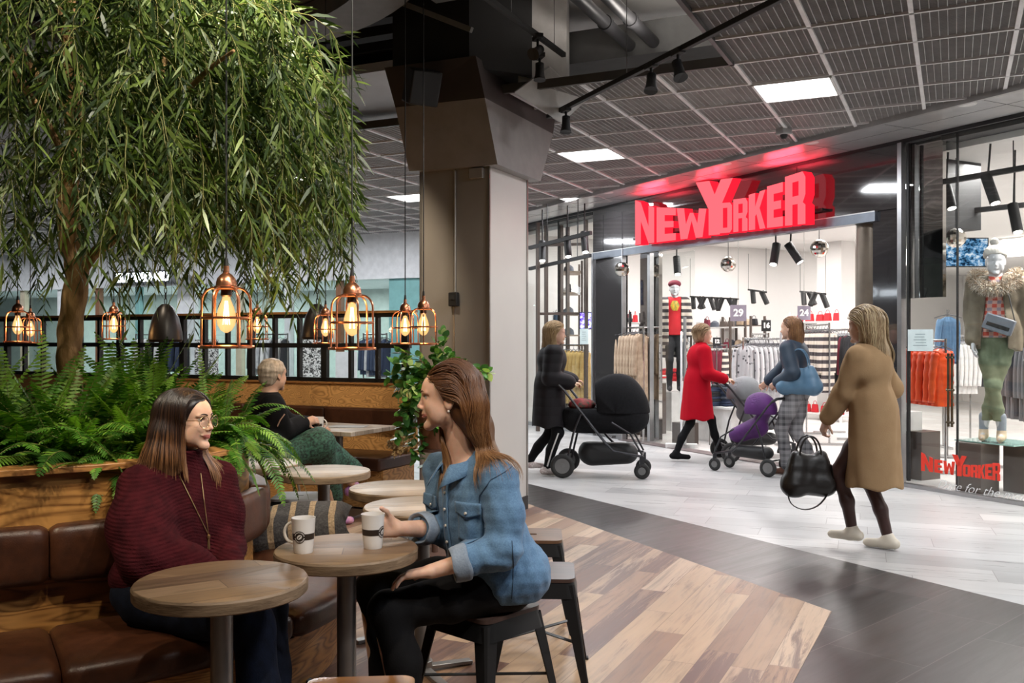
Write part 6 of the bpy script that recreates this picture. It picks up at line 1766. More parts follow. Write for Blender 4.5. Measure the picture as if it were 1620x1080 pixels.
# ---- grey-haired person at the back, sitting with the back to us
Y3 = 6.95; q3 = lambda px, py, Y=Y3: A3(((px - 810) / 1490 * Y, Y, 1.45 - (py - 537) / 1490 * Y))
J = {'k': 1.0, 'f': unit(A3((.93, .36, 0))), 'o': A3((-1.72, 7.0, 0))}; J['l'] = A3((-J['f'][1], J['f'][0], 0)); J['fs'] = J['f']; J['ls'] = J['l']
J['pel'] = q3(424, 727) ; J['chest'] = J['pel'] + A3((.0, 0, .27)); J['neck'] = q3(426, 627); J['hc'] = J['neck'] + UP * .155 + J['f'] * .03; J['hd'] = unit(A3((.62, .78, .0)))
for s_, n in ((1, 'L'), (-1, 'R')):
    J['s' + n] = J['neck'] + J['l'] * .17 * s_ - UP * .06; J['h' + n] = J['pel'] + J['l'] * .09 * s_ - UP * .01
wr_t = A3((-1.50, 7.19, .815)); J['eR'], J['wR'] = ik(J['sR'], wr_t - A3((.09, -.0, .0)), .27, .25, (-.4, -.5, -1)); J['eL'], J['wL'] = ik(J['sL'], A3((-1.55, 7.45, .77)), .27, .25, (-.3, .3, -1))
J['kR'] = q3(508, 702, 6.95); J['kL'] = J['kR'] + J['l'] * .16; J['aR'] = A3((-1.40, 7.32, .09)); J['aL'] = A3((-1.24, 7.40, .30))
P3 = thing('person', 'grey-haired person seen from behind in a black sweater and green skirt, seated with a mug', 'person', J['o'])
b3, T3, R3h = body_sdf(J, hand_d={'R': ((.85, .35, .25), (.1, -.75, .5)), 'L': ((.9, -.2, -.1), (0, .2, 1))}, curl=.75)
sdf_obj('body', b3, .008, [m_skinf], P3)
b = jacket(J, 1.08, hem=.45, sleeve=1.18, thick=.010, sd=8); sdf_obj('sweater', b, .009, [m_blackcloth], P3)
cl = Body(.01); cl.cone(J['neck'] - UP * .02, J['neck'] + UP * .05 + J['f'] * .01, .064, .056); cl.post = lambda P, d: np.maximum(d, P[:, 2] - J['neck'][2] - .055); sdf_obj('collar', cl, .008, [m_blackcloth], P3)
m_green = mat('green_print_skirt', (.055, .16, .115), .8, c2=(.012, .022, .02), ns=60)
b = Body(.06); b.ell(J['pel'], (.15, .18, .12), np.stack([J['f'], J['l'], UP], 1)); b.chain([J['hR'], J['kR'], J['aR'] + UP * .16], [.11, .095, .085], k=.08).chain([J['hL'], J['kL'], J['aL'] + UP * .12], [.11, .09, .075], k=.08)
b.post = lambda P, d: np.maximum(d - .006 * vn(P * A3((1, 1, .3)), 40, 9), .16 - P[:, 2]); sdf_obj('skirt', b, .010, [m_green], P3)
m_grey_h = plainhair('grey_hair', (.46, .38, .30), (.24, .19, .14))
bh = Body(.02); lo3 = lambda p: J['hc'] + R3h @ A3(p); bh.ell(lo3((-.018, 0, .040)), (.108, .087, .090), R3h, .02).ell(lo3((-.05, 0, -.015)), (.066, .068, .072), R3h, .02).ell(lo3((.105, 0, -.05)), (.105, .15, .12), R3h, .008, sub=True)
bh.post = lambda P, d: d - .004 * vn(P, 130, 5); sdf_obj('hair', bh, .006, [m_grey_h], P3)
pts = [snap(jacket(J, 1.08, hem=.45, sleeve=1.1, thick=.012, sd=8), q3(x, y, 6.3), (0, 1, 0), .006, 1.2) for x, y in ((446, 640), (438, 647), (430, 655), (422, 664), (415, 674), (410, 684))]
MB().tube([p for p in pts if p[1] < 7.2], .014, 6, flat=.35).build('bag_strap', mat('pink_strap', (.55, .33, .24), .6), P3)
m_sneak = mat('colour_sneaker', (.62, .30, .42), .6, c2=(.30, .12, .45), ns=16)
figure_shoes(J, m_sneak, P3)
# her chair: plywood back on thin steel tubes
ch = thing('cafe_chair', 'plywood cafe chair with thin steel frame the grey-haired person sits on', 'chair', (-1.74, 6.95, 0))
f_, l_ = Vector(J['f']), Vector(J['l']); bc = Vector((-1.87, 6.91, 0))
rows = []
for i in range(9):
    row = []
    for j in range(13):
        u = -1 + 2 * j / 12; v = -1 + 2 * i / 8; sx = .19 * u * (1 - .18 * v * v * u * u); sz = .105 * v * (1 - .30 * u ** 4)
        row.append(bc + l_ * sx - f_ * (.10 - .05 * u * u) + Vector((0, 0, .80 + sz)))
    rows.append(row)
solid(MB().grid(rows).build('backrest', oak('ply_back', (.30, .14, .05), (.16, .07, .025), stretch=(2, 2, 12)), ch), .014)
mbs = MB(); mbs.prism([tuple((bc + f_ * (.16 + .19 * math.cos(a) * (1 if math.cos(a) > 0 else .95)) + l_ * .20 * math.sin(a))[:2]) for a in [2 * PI * i / 28 for i in range(28)]], .425, .442); mbs.build('seat', oak('ply_back'), ch, bevel=.004)
for s_ in (1, -1):
    p = bc + l_ * .15 * s_; MB().tube([p - f_ * .14 + Vector((0, 0, 0)), p - f_ * .05 + Vector((0, 0, .43)), p - f_ * .085 + Vector((0, 0, .70)), p - f_ * .075 + Vector((0, 0, .84))], .010, 8).build('rear_leg', mat('thin_steel', (.35, .30, .24), .35, .8), ch)
    MB().tube([p + f_ * .34, p + f_ * .27 + Vector((0, 0, .43))], .010, 8).build('front_leg', mat('thin_steel'), ch)

# ---- D: woman in the long beige coat
m_blond = [plainhair('blond_hair', (.30, .20, .11), (.13, .075, .035)), plainhair('blond_hair_b', (.42, .30, .17), (.26, .17, .085)), plainhair('blond_hair_c', (.20, .12, .06), (.10, .055, .03))]
m_camel = mat('camel_coat', (.38, .245, .13), .9, spec=.15, c2=(.35, .22, .115), ns=10, bmp=.3, bs=160)
JD = skeleton(2.50, 6.50, (-.75, .66), 1.63, feet=((-.10, -.06, 0), (.22, .05, .09)), hands={'L': A3((2.20, 6.62, .86)), 'R': A3((2.62, 6.72, .90))}, lean=.05)
JD = skeleton(2.50, 6.50, (-.75, .66), 1.63, feet=((.13, .06, .05), (-.07, -.07, 0)), hands={'L': A3((2.19, 6.62, .84)), 'R': A3((2.52, 6.82, 1.0))}, lean=.05)
PD = thing('person', 'woman with long blond hair in a long beige coat, walking with a black bag', 'person', (2.5, 6.5, 0))
bD, TD, RDh = body_sdf(JD, hand_d={'L': ((-.3, .1, -1), (-.9, -.3, .2))}, curl=.9); sdf_obj('body', bD, .009, [m_skinf], PD)
gD = jacket(JD, 1.12, hem=.44, flare=.035, sleeve=1.05, thick=.014, fold=.009, sd=4); sdf_obj('coat', gD, .010, [m_camel], PD)
cD = Body(.02); RBd = np.stack([JD['fs'], JD['ls'], UP], 1)
cD.ell(JD['neck'] + UP * .0, (.085, .12, .055), RBd); sdf_obj('coat_collar', cD, .010, [m_camel], PD)
tg_ = pants(JD, .82); tg_.post = lambda P, d: np.maximum(d, P[:, 2] - .84); sdf_obj('tights', tg_, .009, [mat('brown_tights', (.055, .022, .018), .5)], PD)
hair_long(JD, RDh, [m_blond[1], m_blond[0], mat('pale_blond', (.50, .38, .22), .5)], PD, back=.36, vol=1.22, blow=JD['hc'] + A3((.12, -.04, -.36)), sd=5, strands=650, r=.004)
figure_shoes(JD, mat('cream_sneaker', (.78, .70, .58), .6), PD)
# black bag she carries
def handbag(label, c, w_, h_, dep, ang, m, name='handbag', top=.8, loops=True, handle_h=.14, strap=None, hm=None):
    t = thing(name, label, 'bag', c); c = A3(c); R = np.array(Matrix.Rotation(ang, 3, 'Z')); r_, d_, u_ = R[:, 0], R[:, 1], R[:, 2]
    b = Body(.03)
    for sx in (-1, 1):
        b.cone(c + r_ * sx * w_ * .36 - u_ * h_ * .36, c + r_ * sx * w_ * .36 * top + u_ * h_ * .38, dep * .52, dep * .26, k=.05)
    b.cone(c - r_ * w_ * .36 - u_ * h_ * .36, c + r_ * w_ * .36 - u_ * h_ * .36, dep * .52, dep * .52, k=.05)
    b.ell(c, (w_ * .44, dep * .38, h_ * .44), R, .05)
    b.post = lambda P, d: d - .004 * vn(P, 45, 31)
    sdf_obj('bag_body', b, .009, [m], t)
    if loops:
        for sgn in (-1, 1):
            o = d_ * dep * .22 * sgn; pts = [c + o + r_ * w_ * .24 * math.cos(a) + u_ * (h_ * .42 + handle_h * math.sin(a)) for a in [PI * i / 12 for i in range(13)]]
            MB().tube(pts, .007, 8).build('bag_handle', hm or m, t)
    if strap is not None: MB().tube(bez([c + A3(p) for p in strap], 4), .014, 8, flat=.3).build('bag_strap', hm or m, t)
    return t
m_bagblack = mat('black_leather', (.016, .012, .010), .4, bmp=.2, bs=60)
handbag('large black leather bag with hanging strap carried by the woman in the beige coat', (2.085, 6.62, .53), .32, .27, .15, .1, m_bagblack, handle_h=.13, strap=[(-.13, -.05, .05), (-.16, -.05, -.10), (-.14, -.05, -.22), (-.04, -.05, -.265), (.07, -.05, -.22), (.15, -.05, -.08), (.14, -.05, .05)])

# ---- B: woman in the red coat with a grey pushchair
m_red = mat('red_coat', (.40, .004, .014), .85, spec=.1, c2=(.36, .004, .014), ns=6)
JB = skeleton(2.22, 11.3, (1, .0), 1.60, feet=((.30, .07, .02), (-.27, -.07, .0)), hands={'L': A3((2.50, 11.45, 1.00)), 'R': A3((2.52, 11.12, .98))}, lean=.05)
PB = thing('person', 'woman with short blond hair in a red coat and black stockings striding to the right', 'person', (2.22, 11.3, 0))
bB, TB, RBh = body_sdf(JB, hand_d={'L': ((1, -.1, -.1), (.1, .2, 1)), 'R': ((1, .1, -.1), (.1, -.2, 1))}, curl=.9); sdf_obj('body', bB, .010, [m_skinf], PB)
sdf_obj('coat', jacket(JB, 1.18, hem=.50, flare=.05, sleeve=1.15, thick=.012, sd=14), .011, [m_red], PB)
cB = Body(.02); cB.ell(JB['neck'] + UP * .02, (.075, .085, .05), np.stack([JB['fs'], JB['ls'], UP], 1)); sdf_obj('coat_collar', cB, .010, [m_red], PB)
tB = pants(JB, .84); tB.post = lambda P, d: np.maximum(d, P[:, 2] - .84); sdf_obj('stockings', tB, .010, [m_blackcloth], PB)
hair_long(JB, RBh, m_blond, PB, back=.02, vol=1.08, strands=300, sd=6)
figure_shoes(JB, m_blackcloth, PB, 'boot')

# ---- A: woman in the black padded coat with the black pram
m_padcoat = mat('black_padded_coat', (.012, .010, .012), .7, spec=.2, c2=(.010, .009, .010))
nt_ = m_padcoat.node_tree; v_ = coords(nt_); sp2 = nd(nt_, 'ShaderNodeSeparateXYZ'); L(nt_, v_, sp2.inputs[0])
bump(nt_, nt_.nodes['Principled BSDF'], mth(nt_, 'ABSOLUTE', mth(nt_, 'SINE', mth(nt_, 'MULTIPLY', sp2.outputs[2], 34))), .25, .012)
JA = skeleton(.40, 10.15, (1, -.05), 1.60, feet=((-.05, .06, .0), (.0, -.09, .0)), hands={'L': A3((.66, 10.30, 1.00)), 'R': A3((.62, 10.0, .98))}, lean=.04)
JA = skeleton(.40, 10.15, (1, -.05), 1.60, feet=((-.22, .07, .05), (-.02, -.08, .0)), hands={'L': A3((.68, 10.32, 1.00)), 'R': A3((.63, 10.0, .99))}, lean=.05)
PA = thing('person', 'woman in a black padded coat pushing the black pram beside the column', 'person', (.4, 10.15, 0))
bA, TA, RAh = body_sdf(JA, hand_d={'L': ((1, 0, -.1), (0, .1, 1)), 'R': ((1, 0, -.1), (0, -.1, 1))}, curl=1.0); sdf_obj('body', bA, .010, [m_skinf], PA)
sdf_obj('padded_coat', jacket(JA, 1.22, hem=.52, flare=.02, sleeve=1.3, thick=.020, sd=24), .011, [m_padcoat], PA)
sdf_obj('trousers', pants(JA, 1.0), .010, [m_blackcloth], PA)
kA = JA['kR']; MB().tube([kA + A3((.0, -.068, .0)), (kA + JA['aR']) / 2 + A3((-.01, -.064, 0)), JA['aR'] + A3((0, -.05, .02))], .008, 6).build('trouser_stripe', m_white, PA)
hair_long(JA, RAh, [plainhair('honey_hair', (.36, .24, .11), (.20, .12, .05)), m_blond[1]], PA, back=.22, vol=1.18, strands=400, sd=9)
figure_shoes(JA, mat('white_speckled_sneaker', (.75, .70, .68), .6, c2=(.45, .35, .35), ns=60), PA)

# ---- C: woman with auburn hair, dark jacket, checked trousers, blue bag
JC = skeleton(3.06, 10.1, (-.80, .60), 1.66, feet=((.10, .08, .0), (-.16, -.07, .03)), hands={'L': A3((2.83, 10.08, .98)), 'R': A3((2.85, 10.5, .98))}, lean=.05)
PCn = thing('person', 'woman with long auburn hair in navy jacket and checked trousers pushing a buggy', 'person', (3.06, 10.1, 0))
bC, TC_, RCh = body_sdf(JC, curl=.9); sdf_obj('body', bC, .010, [m_skinf], PCn)
sdf_obj('jacket', jacket(JC, 1.15, hem=.90, sleeve=1.15, thick=.010, sd=34), .011, [mat('navy_jacket', (.018, .035, .060), .6)], PCn)
def checkmat():
    m, nt, b = nmat('grey_check'); v = coords(nt, (1, 1, 1), .4); sp = nd(nt, 'ShaderNodeSeparateXYZ'); L(nt, v, sp.inputs[0]); a = None
    for o, f in ((2, 95), (0, 95), (2, 24), (0, 24)):
        q = mth(nt, 'GREATER_THAN', mth(nt, 'SINE', mth(nt, 'MULTIPLY', sp.outputs[o], f)), .2); a = q if a is None else mth(nt, 'ADD', a, q)
    L(nt, ramp(nt, mth(nt, 'MULTIPLY', a, .25), [(0, (.30, .29, .30)), (1, (.045, .045, .05))]), b.inputs['Base Color']); b.inputs['Roughness'].default_value = .9; return m
sdf_obj('trousers', pants(JC, 1.06), .010, [checkmat()], PCn)
m_auburn = [plainhair('auburn_hair', (.22, .10, .04), (.10, .04, .018)), plainhair('auburn_hair_b', (.33, .17, .07), (.18, .085, .035))]
hair_long(JC, RCh, m_auburn, PCn, back=.34, vol=1.0, strands=420, sd=10)
figure_shoes(JC, mat('brown_boot', (.10, .04, .022), .6), PCn, 'boot')
handbag('large blue handbag hanging from the shoulder of the woman with the auburn hair', (3.03, 9.93, 1.045), .42, .25, .16, -.55, mat('blue_bag_leather', (.085, .175, .27), .45, c2=(.06, .13, .21), ns=4), handle_h=.20)

# ---- prams
m_tyre = mat('tyre', (.02, .02, .02), .7); m_frame = mat('anthracite_frame', (.05, .05, .055), .35, .7); m_cloth = mat('black_canopy_cloth', (.012, .012, .014), .85, spec=.15, c2=(.008, .008, .009), ns=50); m_rim = mat('grey_rim', (.20, .20, .20), .4, .3)
def wheel(name, c, r, w_, ax, parent, spokes=5):
    R = Vector((0, 0, 1)).rotation_difference(Vector(ax)).to_matrix(); c = Vector(c)
    mb = MB(); n = 32; rows = []
    for i in range(n):
        a = 2 * PI * i / n; rows.append([c + R @ Vector(((r - w_ * .55 + w_ * .55 * math.cos(b)) * math.cos(a), (r - w_ * .55 + w_ * .55 * math.cos(b)) * math.sin(a), w_ * .5 * math.sin(b))) for b in [2 * PI * j / 10 for j in range(10)]])
    rows.append(rows[0]); mb.grid(rows, closeu=True); o = mb.build(name, m_tyre, parent)
    h = MB(); h.lathe([(0, -w_ * .4), (r * .22, -w_ * .35), (r * .22, w_ * .35), (0, w_ * .4)], c, 16, 0, R)
    for i in range(spokes): a = 2 * PI * i / spokes; h.beam(c, c + R @ Vector((r * .72 * math.cos(a), r * .72 * math.sin(a), 0)), r * .14, w_ * .35)
    h.lathe([(r * .62, -w_ * .3), (r * .76, -w_ * .3), (r * .76, w_ * .3), (r * .62, w_ * .3)], c, 24, 0, R); h.build('wheel_rim', m_rim, o); return o
def pram(label, org, ang, s=1.0, kind='carry', cloth=None, cloth2=None, wheels=(.13, .085)):
    """local x forward, y left, origin at the ground under the middle"""
    t = thing('pram' if kind == 'carry' else 'pushchair', label, 'pram' if kind == 'carry' else 'pushchair', (org[0], org[1], 0)); c, sn = math.cos(ang), math.sin(ang)
    G = lambda x, y, z: Vector((org[0] + (x * c - y * sn) * s, org[1] + (x * sn + y * c) * s, z * s)); V3 = lambda *a: A3(G(*a))
    cloth = cloth or m_cloth; fr = MB()
    for y in (.24, -.24):
        fr.tube([G(-.47, y, 1.0), G(-.40, y, .93), G(.02, y, .40), (G(.12, y, .30)), G(.42, y * .85, .24)], .014 * s, 8)
        fr.tube([G(-.38, y, .16), G(-.30, y, .50), G(-.22, y, .70)], .012 * s, 8)
        fr.tube([G(.42, y * .85, .26), G(.30, y, .48), G(.10, y, .60)], .011 * s, 8)
    fr.tube([G(-.42, -.24, .20), G(-.42, .24, .20)], .012 * s, 8); fr.tube([G(.42, -.20, .24), G(.42, .20, .24)], .012 * s, 8)
    fr.build('frame', m_frame, t)
    MB().tube([G(-.46, .24, .99), G(-.52, .22, 1.03), G(-.52, -.22, 1.03), G(-.46, -.24, .99)], .019 * s, 10).build('push_handle', m_black, t)
    for y in (.27, -.27): wheel('rear_wheel', G(-.42, y, wheels[0]), wheels[0] * s, .05 * s, G(0, 1, 0) - G(0, 0, 0), t)
    for y in (.20, -.20):
        w_ = wheel('front_wheel', G(.42, y, wheels[1]), wheels[1] * s, .045 * s, G(0, 1, 0) - G(0, 0, 0), t); MB().beam(G(.42, y, .24), G(.42, y * 1.02, wheels[1] + .05), .05 * s, .03 * s).build('fork', m_frame, w_)
    RB = np.array([[c, -sn, 0], [sn, c, 0], [0, 0, 1]]).astype(float); b = Body(.03)
    if kind == 'carry':
        b.chain([V3(-.27, 0, .64), V3(.28, 0, .64)], [.21 * s, .21 * s], fl=UP, fs=1.15); b.post = lambda P, d: np.maximum(d - .002 * vn(P, 60, 2), P[:, 2] - .735 * s)
        sdf_obj('carrycot', b, .012, [cloth], t)
        h = Body(.02); h.ell(V3(.14, 0, .70), (.36 * s, .245 * s, .42 * s), RB)
        def hp(P, d):
            q = (P - V3(.14, 0, .70)) @ RB / s; a = np.arctan2(q[:, 2], q[:, 0]); seam_ = .008 * np.abs(np.sin(a * 2.6)); d = np.abs(d + .010 + seam_) - .008
            d = np.maximum(d, -q[:, 2] - .01); return np.maximum(d, -(q[:, 0] + .20) - q[:, 2] * .12)
        h.post = hp; sdf_obj('canopy', h, .009, [cloth], t)
        k = Body(.02); k.chain([V3(-.12, 0, .25), V3(.24, 0, .25)], [.16 * s, .13 * s], fl=UP, fs=1.1); k.post = lambda P, d: np.maximum(d, P[:, 2] - .36 * s); sdf_obj('shopping_basket', k, .012, [m_black], t)
        e = Body(.02); e.ell(V3(-.24, 0, .77), (.15 * s, .16 * s, .07 * s), RB); e.post = lambda P, d: d - .006 * vn(P, 50, 4)
        sdf_obj('tartan_blanket', e, .010, [mat('tartan', (.34, .03, .04), .9, c2=(.05, .06, .04), ns=25)], t)
    else:
        b.cone(V3(-.12, 0, .62), V3(.18, 0, .50), .15 * s, .12 * s, fl=(0, 0, 1), fs=1.1).cone(V3(-.12, 0, .62), V3(-.28, 0, .92), .14 * s, .11 * s, fl=RB[:, 0], fs=1.6); b.post = lambda P, d: d - .002 * vn(P, 30, 6)
        sdf_obj('seat_unit', b, .012, [cloth], t)
        h = Body(.02); h.ell(V3(-.16, 0, .86), (.24 * s, .20 * s, .24 * s), RB); h.post = lambda P, d: np.maximum(np.maximum(np.abs(d + .01) - .008, -(P[:, 2] - .80 * s)), ((P - V3(-.16, 0, .8)) @ RB)[:, 0] - .16 * s)
        sdf_obj('canopy', h, .010, [cloth2 or cloth], t)
        k = Body(.02); k.chain([V3(-.22, 0, .28), V3(.16, 0, .28)], [.13 * s, .11 * s], fl=UP, fs=1.3); k.post = lambda P, d: np.maximum(d, P[:, 2] - .36 * s); sdf_obj('shopping_basket', k, .012, [m_black], t)
    return t
pram('black pram with hooded carrycot and a red tartan blanket, nearest to the column', (.98, 10.05), -.18, .98)
pram('grey pushchair in front of the woman in the red coat', (2.95, 11.35), .05, .92, 'push', mat('grey_push_cloth', (.20, .21, .22), .8))
m_purple = mat('purple_cloth', (.085, .012, .13), .7, c2=(.06, .008, .095)); 
pram('purple buggy with black wheels pushed by the woman with the auburn hair', (2.60, 10.32), math.atan2(.60, -.80) - .1, .80, 'push', m_purple, m_purple, wheels=(.12, .09))
# ================================================================== SHOP SIGN AND CONTENTS
def onplane(px, py, v):
    k = (px - 810) / 1490; u = ((SO.x + SV.x * v) - k * (SO.y + SV.y * v)) / (-SU.x + k * SU.y); p = S(u, v); return Vector((p.x, p.y, 1.45 - (py - 537) / 1490 * p.y))
def bar(x0, x1, y0, y1): return [(x0, y0), (x1, y0), (x1, y1), (x0, y1)]
GL_ = {'N': [bar(0, .30, 0, 1), bar(.70, 1, 0, 1), [(.30, .55), (.70, .0), (.70, .45), (.30, 1)]],
       'E': [bar(0, .42, 0, 1), bar(.42, 1, .78, 1), bar(.42, .88, .41, .60), bar(.42, 1, 0, .22)],
       'W': [[(0, 1), (.13, 0), (.36, 0), (.25, 1)], [(.13, 0), (.36, 0), (.56, .85), (.44, .85)], [(.44, .85), (.64, 0), (.87, 0), (.56, .85)], [(.64, 0), (.87, 0), (1, 1), (.75, 1)]],
       'Y': [bar(.34, .64, 0, .50), [(.34, .48), (.64, .48), (.36, 1), (0, 1)], [(.34, .48), (.64, .48), (.98, 1), (.66, 1)]],
       'O': [bar(0, .34, .1, .9), bar(.66, 1, .1, .9), [(.34, .83), (.66, .83), (1, .9), (.85, 1), (.15, 1), (0, .9)], [(0, .1), (.15, 0), (.85, 0), (1, .1), (.66, .17), (.34, .17)]],
       'R': [bar(0, .36, 0, 1), [(.36, .84), (.72, .84), (1, .88), (.86, 1), (.36, 1)], [(.66, .56), (1, .56), (1, .88), (.66, .84)], [(.36, .40), (.86, .40), (1, .56), (.36, .56)], [(.62, 0), (1, 0), (1, .36), (.86, .42), (.62, .42)]],
       'K': [bar(0, .38, 0, 1), [(.38, .36), (.62, .52), (1, 1), (.66, 1), (.38, .62)], [(.42, .50), (.66, 0), (1, 0), (.64, .58)]]}
def logo(name, parent, conv, vf, vb, mats, glyphs, zx, zy, sc, nm='letter'):
    for ch, x0, x1, tl, tr_, bl, br in glyphs:
        mb = MB()
        for poly in GL_[ch]:
            P = []
            for x, y in poly:
                X = x0 + (x1 - x0) * x; tp = tl + (tr_ - tl) * x; bt = bl + (br - bl) * x; P.append((zx + X / sc, zy + (bt + (tp - bt) * y) / sc))
            F_l = [onplane(a, b, vf) for a, b in P]; B_l = [p + Vector((SV.x, SV.y, 0)) * (vb - vf) for p in F_l]; n = len(P)
            mb.add(F_l + B_l, [tuple(range(n)), tuple(range(2 * n - 1, n - 1, -1))], 0); b0 = len(mb.v) - 2 * n
            for i in range(n): mb.f.append((b0 + i, b0 + n + i, b0 + n + (i + 1) % n, b0 + (i + 1) % n)); mb.m.append(1)
        mb.build(nm, mats, parent, smooth=False)
sign_g = [('N', 118, 262, 365, 420, 703, 685), ('E', 280, 425, 418, 425, 683, 665), ('W', 432, 655, 425, 428, 664, 640), ('Y', 575, 860, 232, 196, 640, 612),
          ('O', 745, 848, 388, 380, 616, 606), ('R', 858, 965, 360, 345, 606, 594), ('K', 975, 1100, 325, 285, 592, 576), ('E', 1112, 1232, 262, 228, 574, 560), ('R', 1248, 1402, 190, 140, 558, 543)]
m_red_f = emis('red_sign_face', (1, .115, .14), 1.55); m_red_s = emis('red_sign_side', (1, .012, .03), 1.5)
sg = thing('shop_sign', 'glowing red three-dimensional shop sign lettering on the glossy black fascia', 'shop sign', S(2.6, -.12, 2.9))
logo('sign', sg, None, -.22, -.085, [m_red_f, m_red_s], sign_g, 980, 240, 4.765)
bk = MB(); sbox(bk, .95, 4.45, -.075, -.06, 2.84, 2.87); sbox(bk, .95, 4.45, -.06, .0, 2.845, 2.865)
bk.build('sign_rail', m_black, sg, smooth=False)
for u_ in (1.4, 2.6, 3.8):
    area('sign_glow_lamp', S(u_, -.20, 3.30), .5, 9, (1, .04, .07), (PI, 0, ANG_S), sy=.12)
m_decal = mat('red_decal', (.75, .035, .015), .5)
dec_g = [('N', 212, 296, 698, 742, 830, 840), ('E', 306, 364, 748, 756, 840, 850), ('W', 370, 452, 758, 766, 850, 862), ('Y', 432, 538, 712, 728, 866, 870), ('O', 508, 562, 786, 788, 868, 874), ('R', 566, 612, 788, 789, 874, 880), ('K', 616, 664, 789, 786, 882, 888), ('E', 668, 716, 783, 780, 888, 894), ('R', 720, 774, 774, 776, 896, 904)]
dc_ = thing('window_decal', 'red shop logo lettering stuck low on the right shop window', 'window lettering', S(-.9, -.01, .4))
logo('decal', dc_, None, -.0065, -.002, [m_decal, m_decal], dec_g, 1410, 560, 4.5)
a_ = onplane(1497, 768, -.006); b_ = onplane(1640, 800, -.006)
ctr = (a_ + b_) / 2 + Vector((0, 0, .03))
tag(text_mesh('window_script', 'Dare for the moment', .125, [mat('white_vinyl', (.8, .8, .8), .5)], None, frame(ctr, (-SU.x, -SU.y, 0), (0, 0, 1)), .0008, -.0015, .5), 'white slanted script line below the red logo on the shop window', 'window lettering')
def notice(label, px, py, w_, h_, v=-.012):
    c = onplane(px, py, v); t = thing('paper_notice', label, 'notice', c); f = frame(c, (-SU.x, -SU.y, 0), (0, 0, 1))
    MB().box((0, 0, 0), (w_, h_, .002)).build('sheet', mat('notice_paper', (.60, .70, .70), .6), t, smooth=False).data.transform(f)
    ln = MB(); rg = random.Random(int(px))
    for i in range(5): ln.box((rg.uniform(-.01, .01), h_ * (.28 - i * .13), .0016), (w_ * rg.uniform(.35, .6), h_ * .030, .0008))
    o = ln.build('print_lines', mat('notice_print', (.25, .33, .34), .6), t, smooth=False); o.data.transform(f)
notice('pale sheet of paper taped to the right shop window beside the door handle', 1456, 538, .29, .21)
notice('pale sheet of paper taped to the left shop window above the pram', 924, 532, .24, .24)

def q(px, py, Y): return Vector(((px - 810) / 1490 * Y, Y, 1.45 - (py - 537) / 1490 * Y))
ANG_T = math.atan2(SV.y, SV.x)
# ---- garments on hangers: local x = across the shoulders, y = thickness, origin at the hook
m_hang = mat('hanger_grey', (.12, .12, .13), .4, .5)
_gc = [0]
def garment(label, m, ln=.68, w_=.46, kind='jacket', quilt=False, open_=False, th=.055, m2=None, cat=None, group=None):
    t = thing({'jacket': 'hanging_jacket', 'top': 'hanging_sweatshirt', 'coat': 'hanging_coat', 'trousers': 'hanging_trousers'}[kind], label, cat or kind, (0, 0, 0), group)
    rg = random.Random(_gc[0] + 3); _gc[0] += 1; mb = MB(); N = 36; z0 = -.07
    prof = [(.0, .07, .03), (.015, .10, .035), (.05, w_ * .42, .04), (.08, w_ * .48, th * .9), (.20, w_ * .44, th), (.45, w_ * .45, th * 1.1), (.75, w_ * .47, th * 1.05), (1.0, w_ * .50, th * 1.1)]
    if kind == 'trousers': prof = [(0, .16, .02), (.04, .17, .03), (.3, .17, .035), (.7, .15, .03), (1, .14, .03)]
    rows = []
    for i in range(25):
        f = i / 24; 
        for a, b in zip(prof, prof[1:]):
            if a[0] <= f <= b[0]:
                k = (f - a[0]) / (b[0] - a[0]); hw = a[1] + (b[1] - a[1]) * k; ht = a[2] + (b[2] - a[2]) * k
        hw = hw * .5 if kind == 'trousers' else hw * .5 * 1.0
        if quilt: ht *= 1 + .22 * abs(math.sin(f * 24))
        rows.append([Vector((hw * math.cos(2 * PI * j / N) * (1 + .03 * math.sin(j * 1.7 + f * 5)), ht * math.sin(2 * PI * j / N) * (1 + .28 * math.sin(j * 2.5 + f * 3)), z0 - f * ln)) for j in range(N)])
    mb.grid(rows, closeu=True); mb.add(rows[-1], [tuple(range(N))]); mb.build('cloth_body', m, t, sharp=0)
    if kind != 'trousers':
        for sx in (-1, 1):
            ps = [Vector((sx * w_ * .40 * .55, 0, z0 - .045)), Vector((sx * (w_ * .27), .0, z0 - .10)), Vector((sx * (w_ * .30), .015, z0 - .32)), Vector((sx * (w_ * .28), .03, z0 - .58))]
            MB().tube(bez(ps, 6), [(.050 + (.006 * math.sin(i * 1.9) if quilt else 0)) * (1 - .25 * i / 18) for i in range(19)], 12, flat=.75).build('sleeve', m2 or m, t, sharp=0)
    hg = MB().tube([(-.19, 0, z0 - .015), (-.10, 0, z0 + .012), (0, 0, z0 + .03), (.10, 0, z0 + .012), (.19, 0, z0 - .015)], .006, 6)
    hg.tube([(0, 0, z0 + .03), (0, 0, -.02), (.012, 0, -.005), (.012, 0, .012), (0, 0, .018), (-.010, 0, .010)], .003, 6); hg.build('hanger', m_hang, t)
    return t
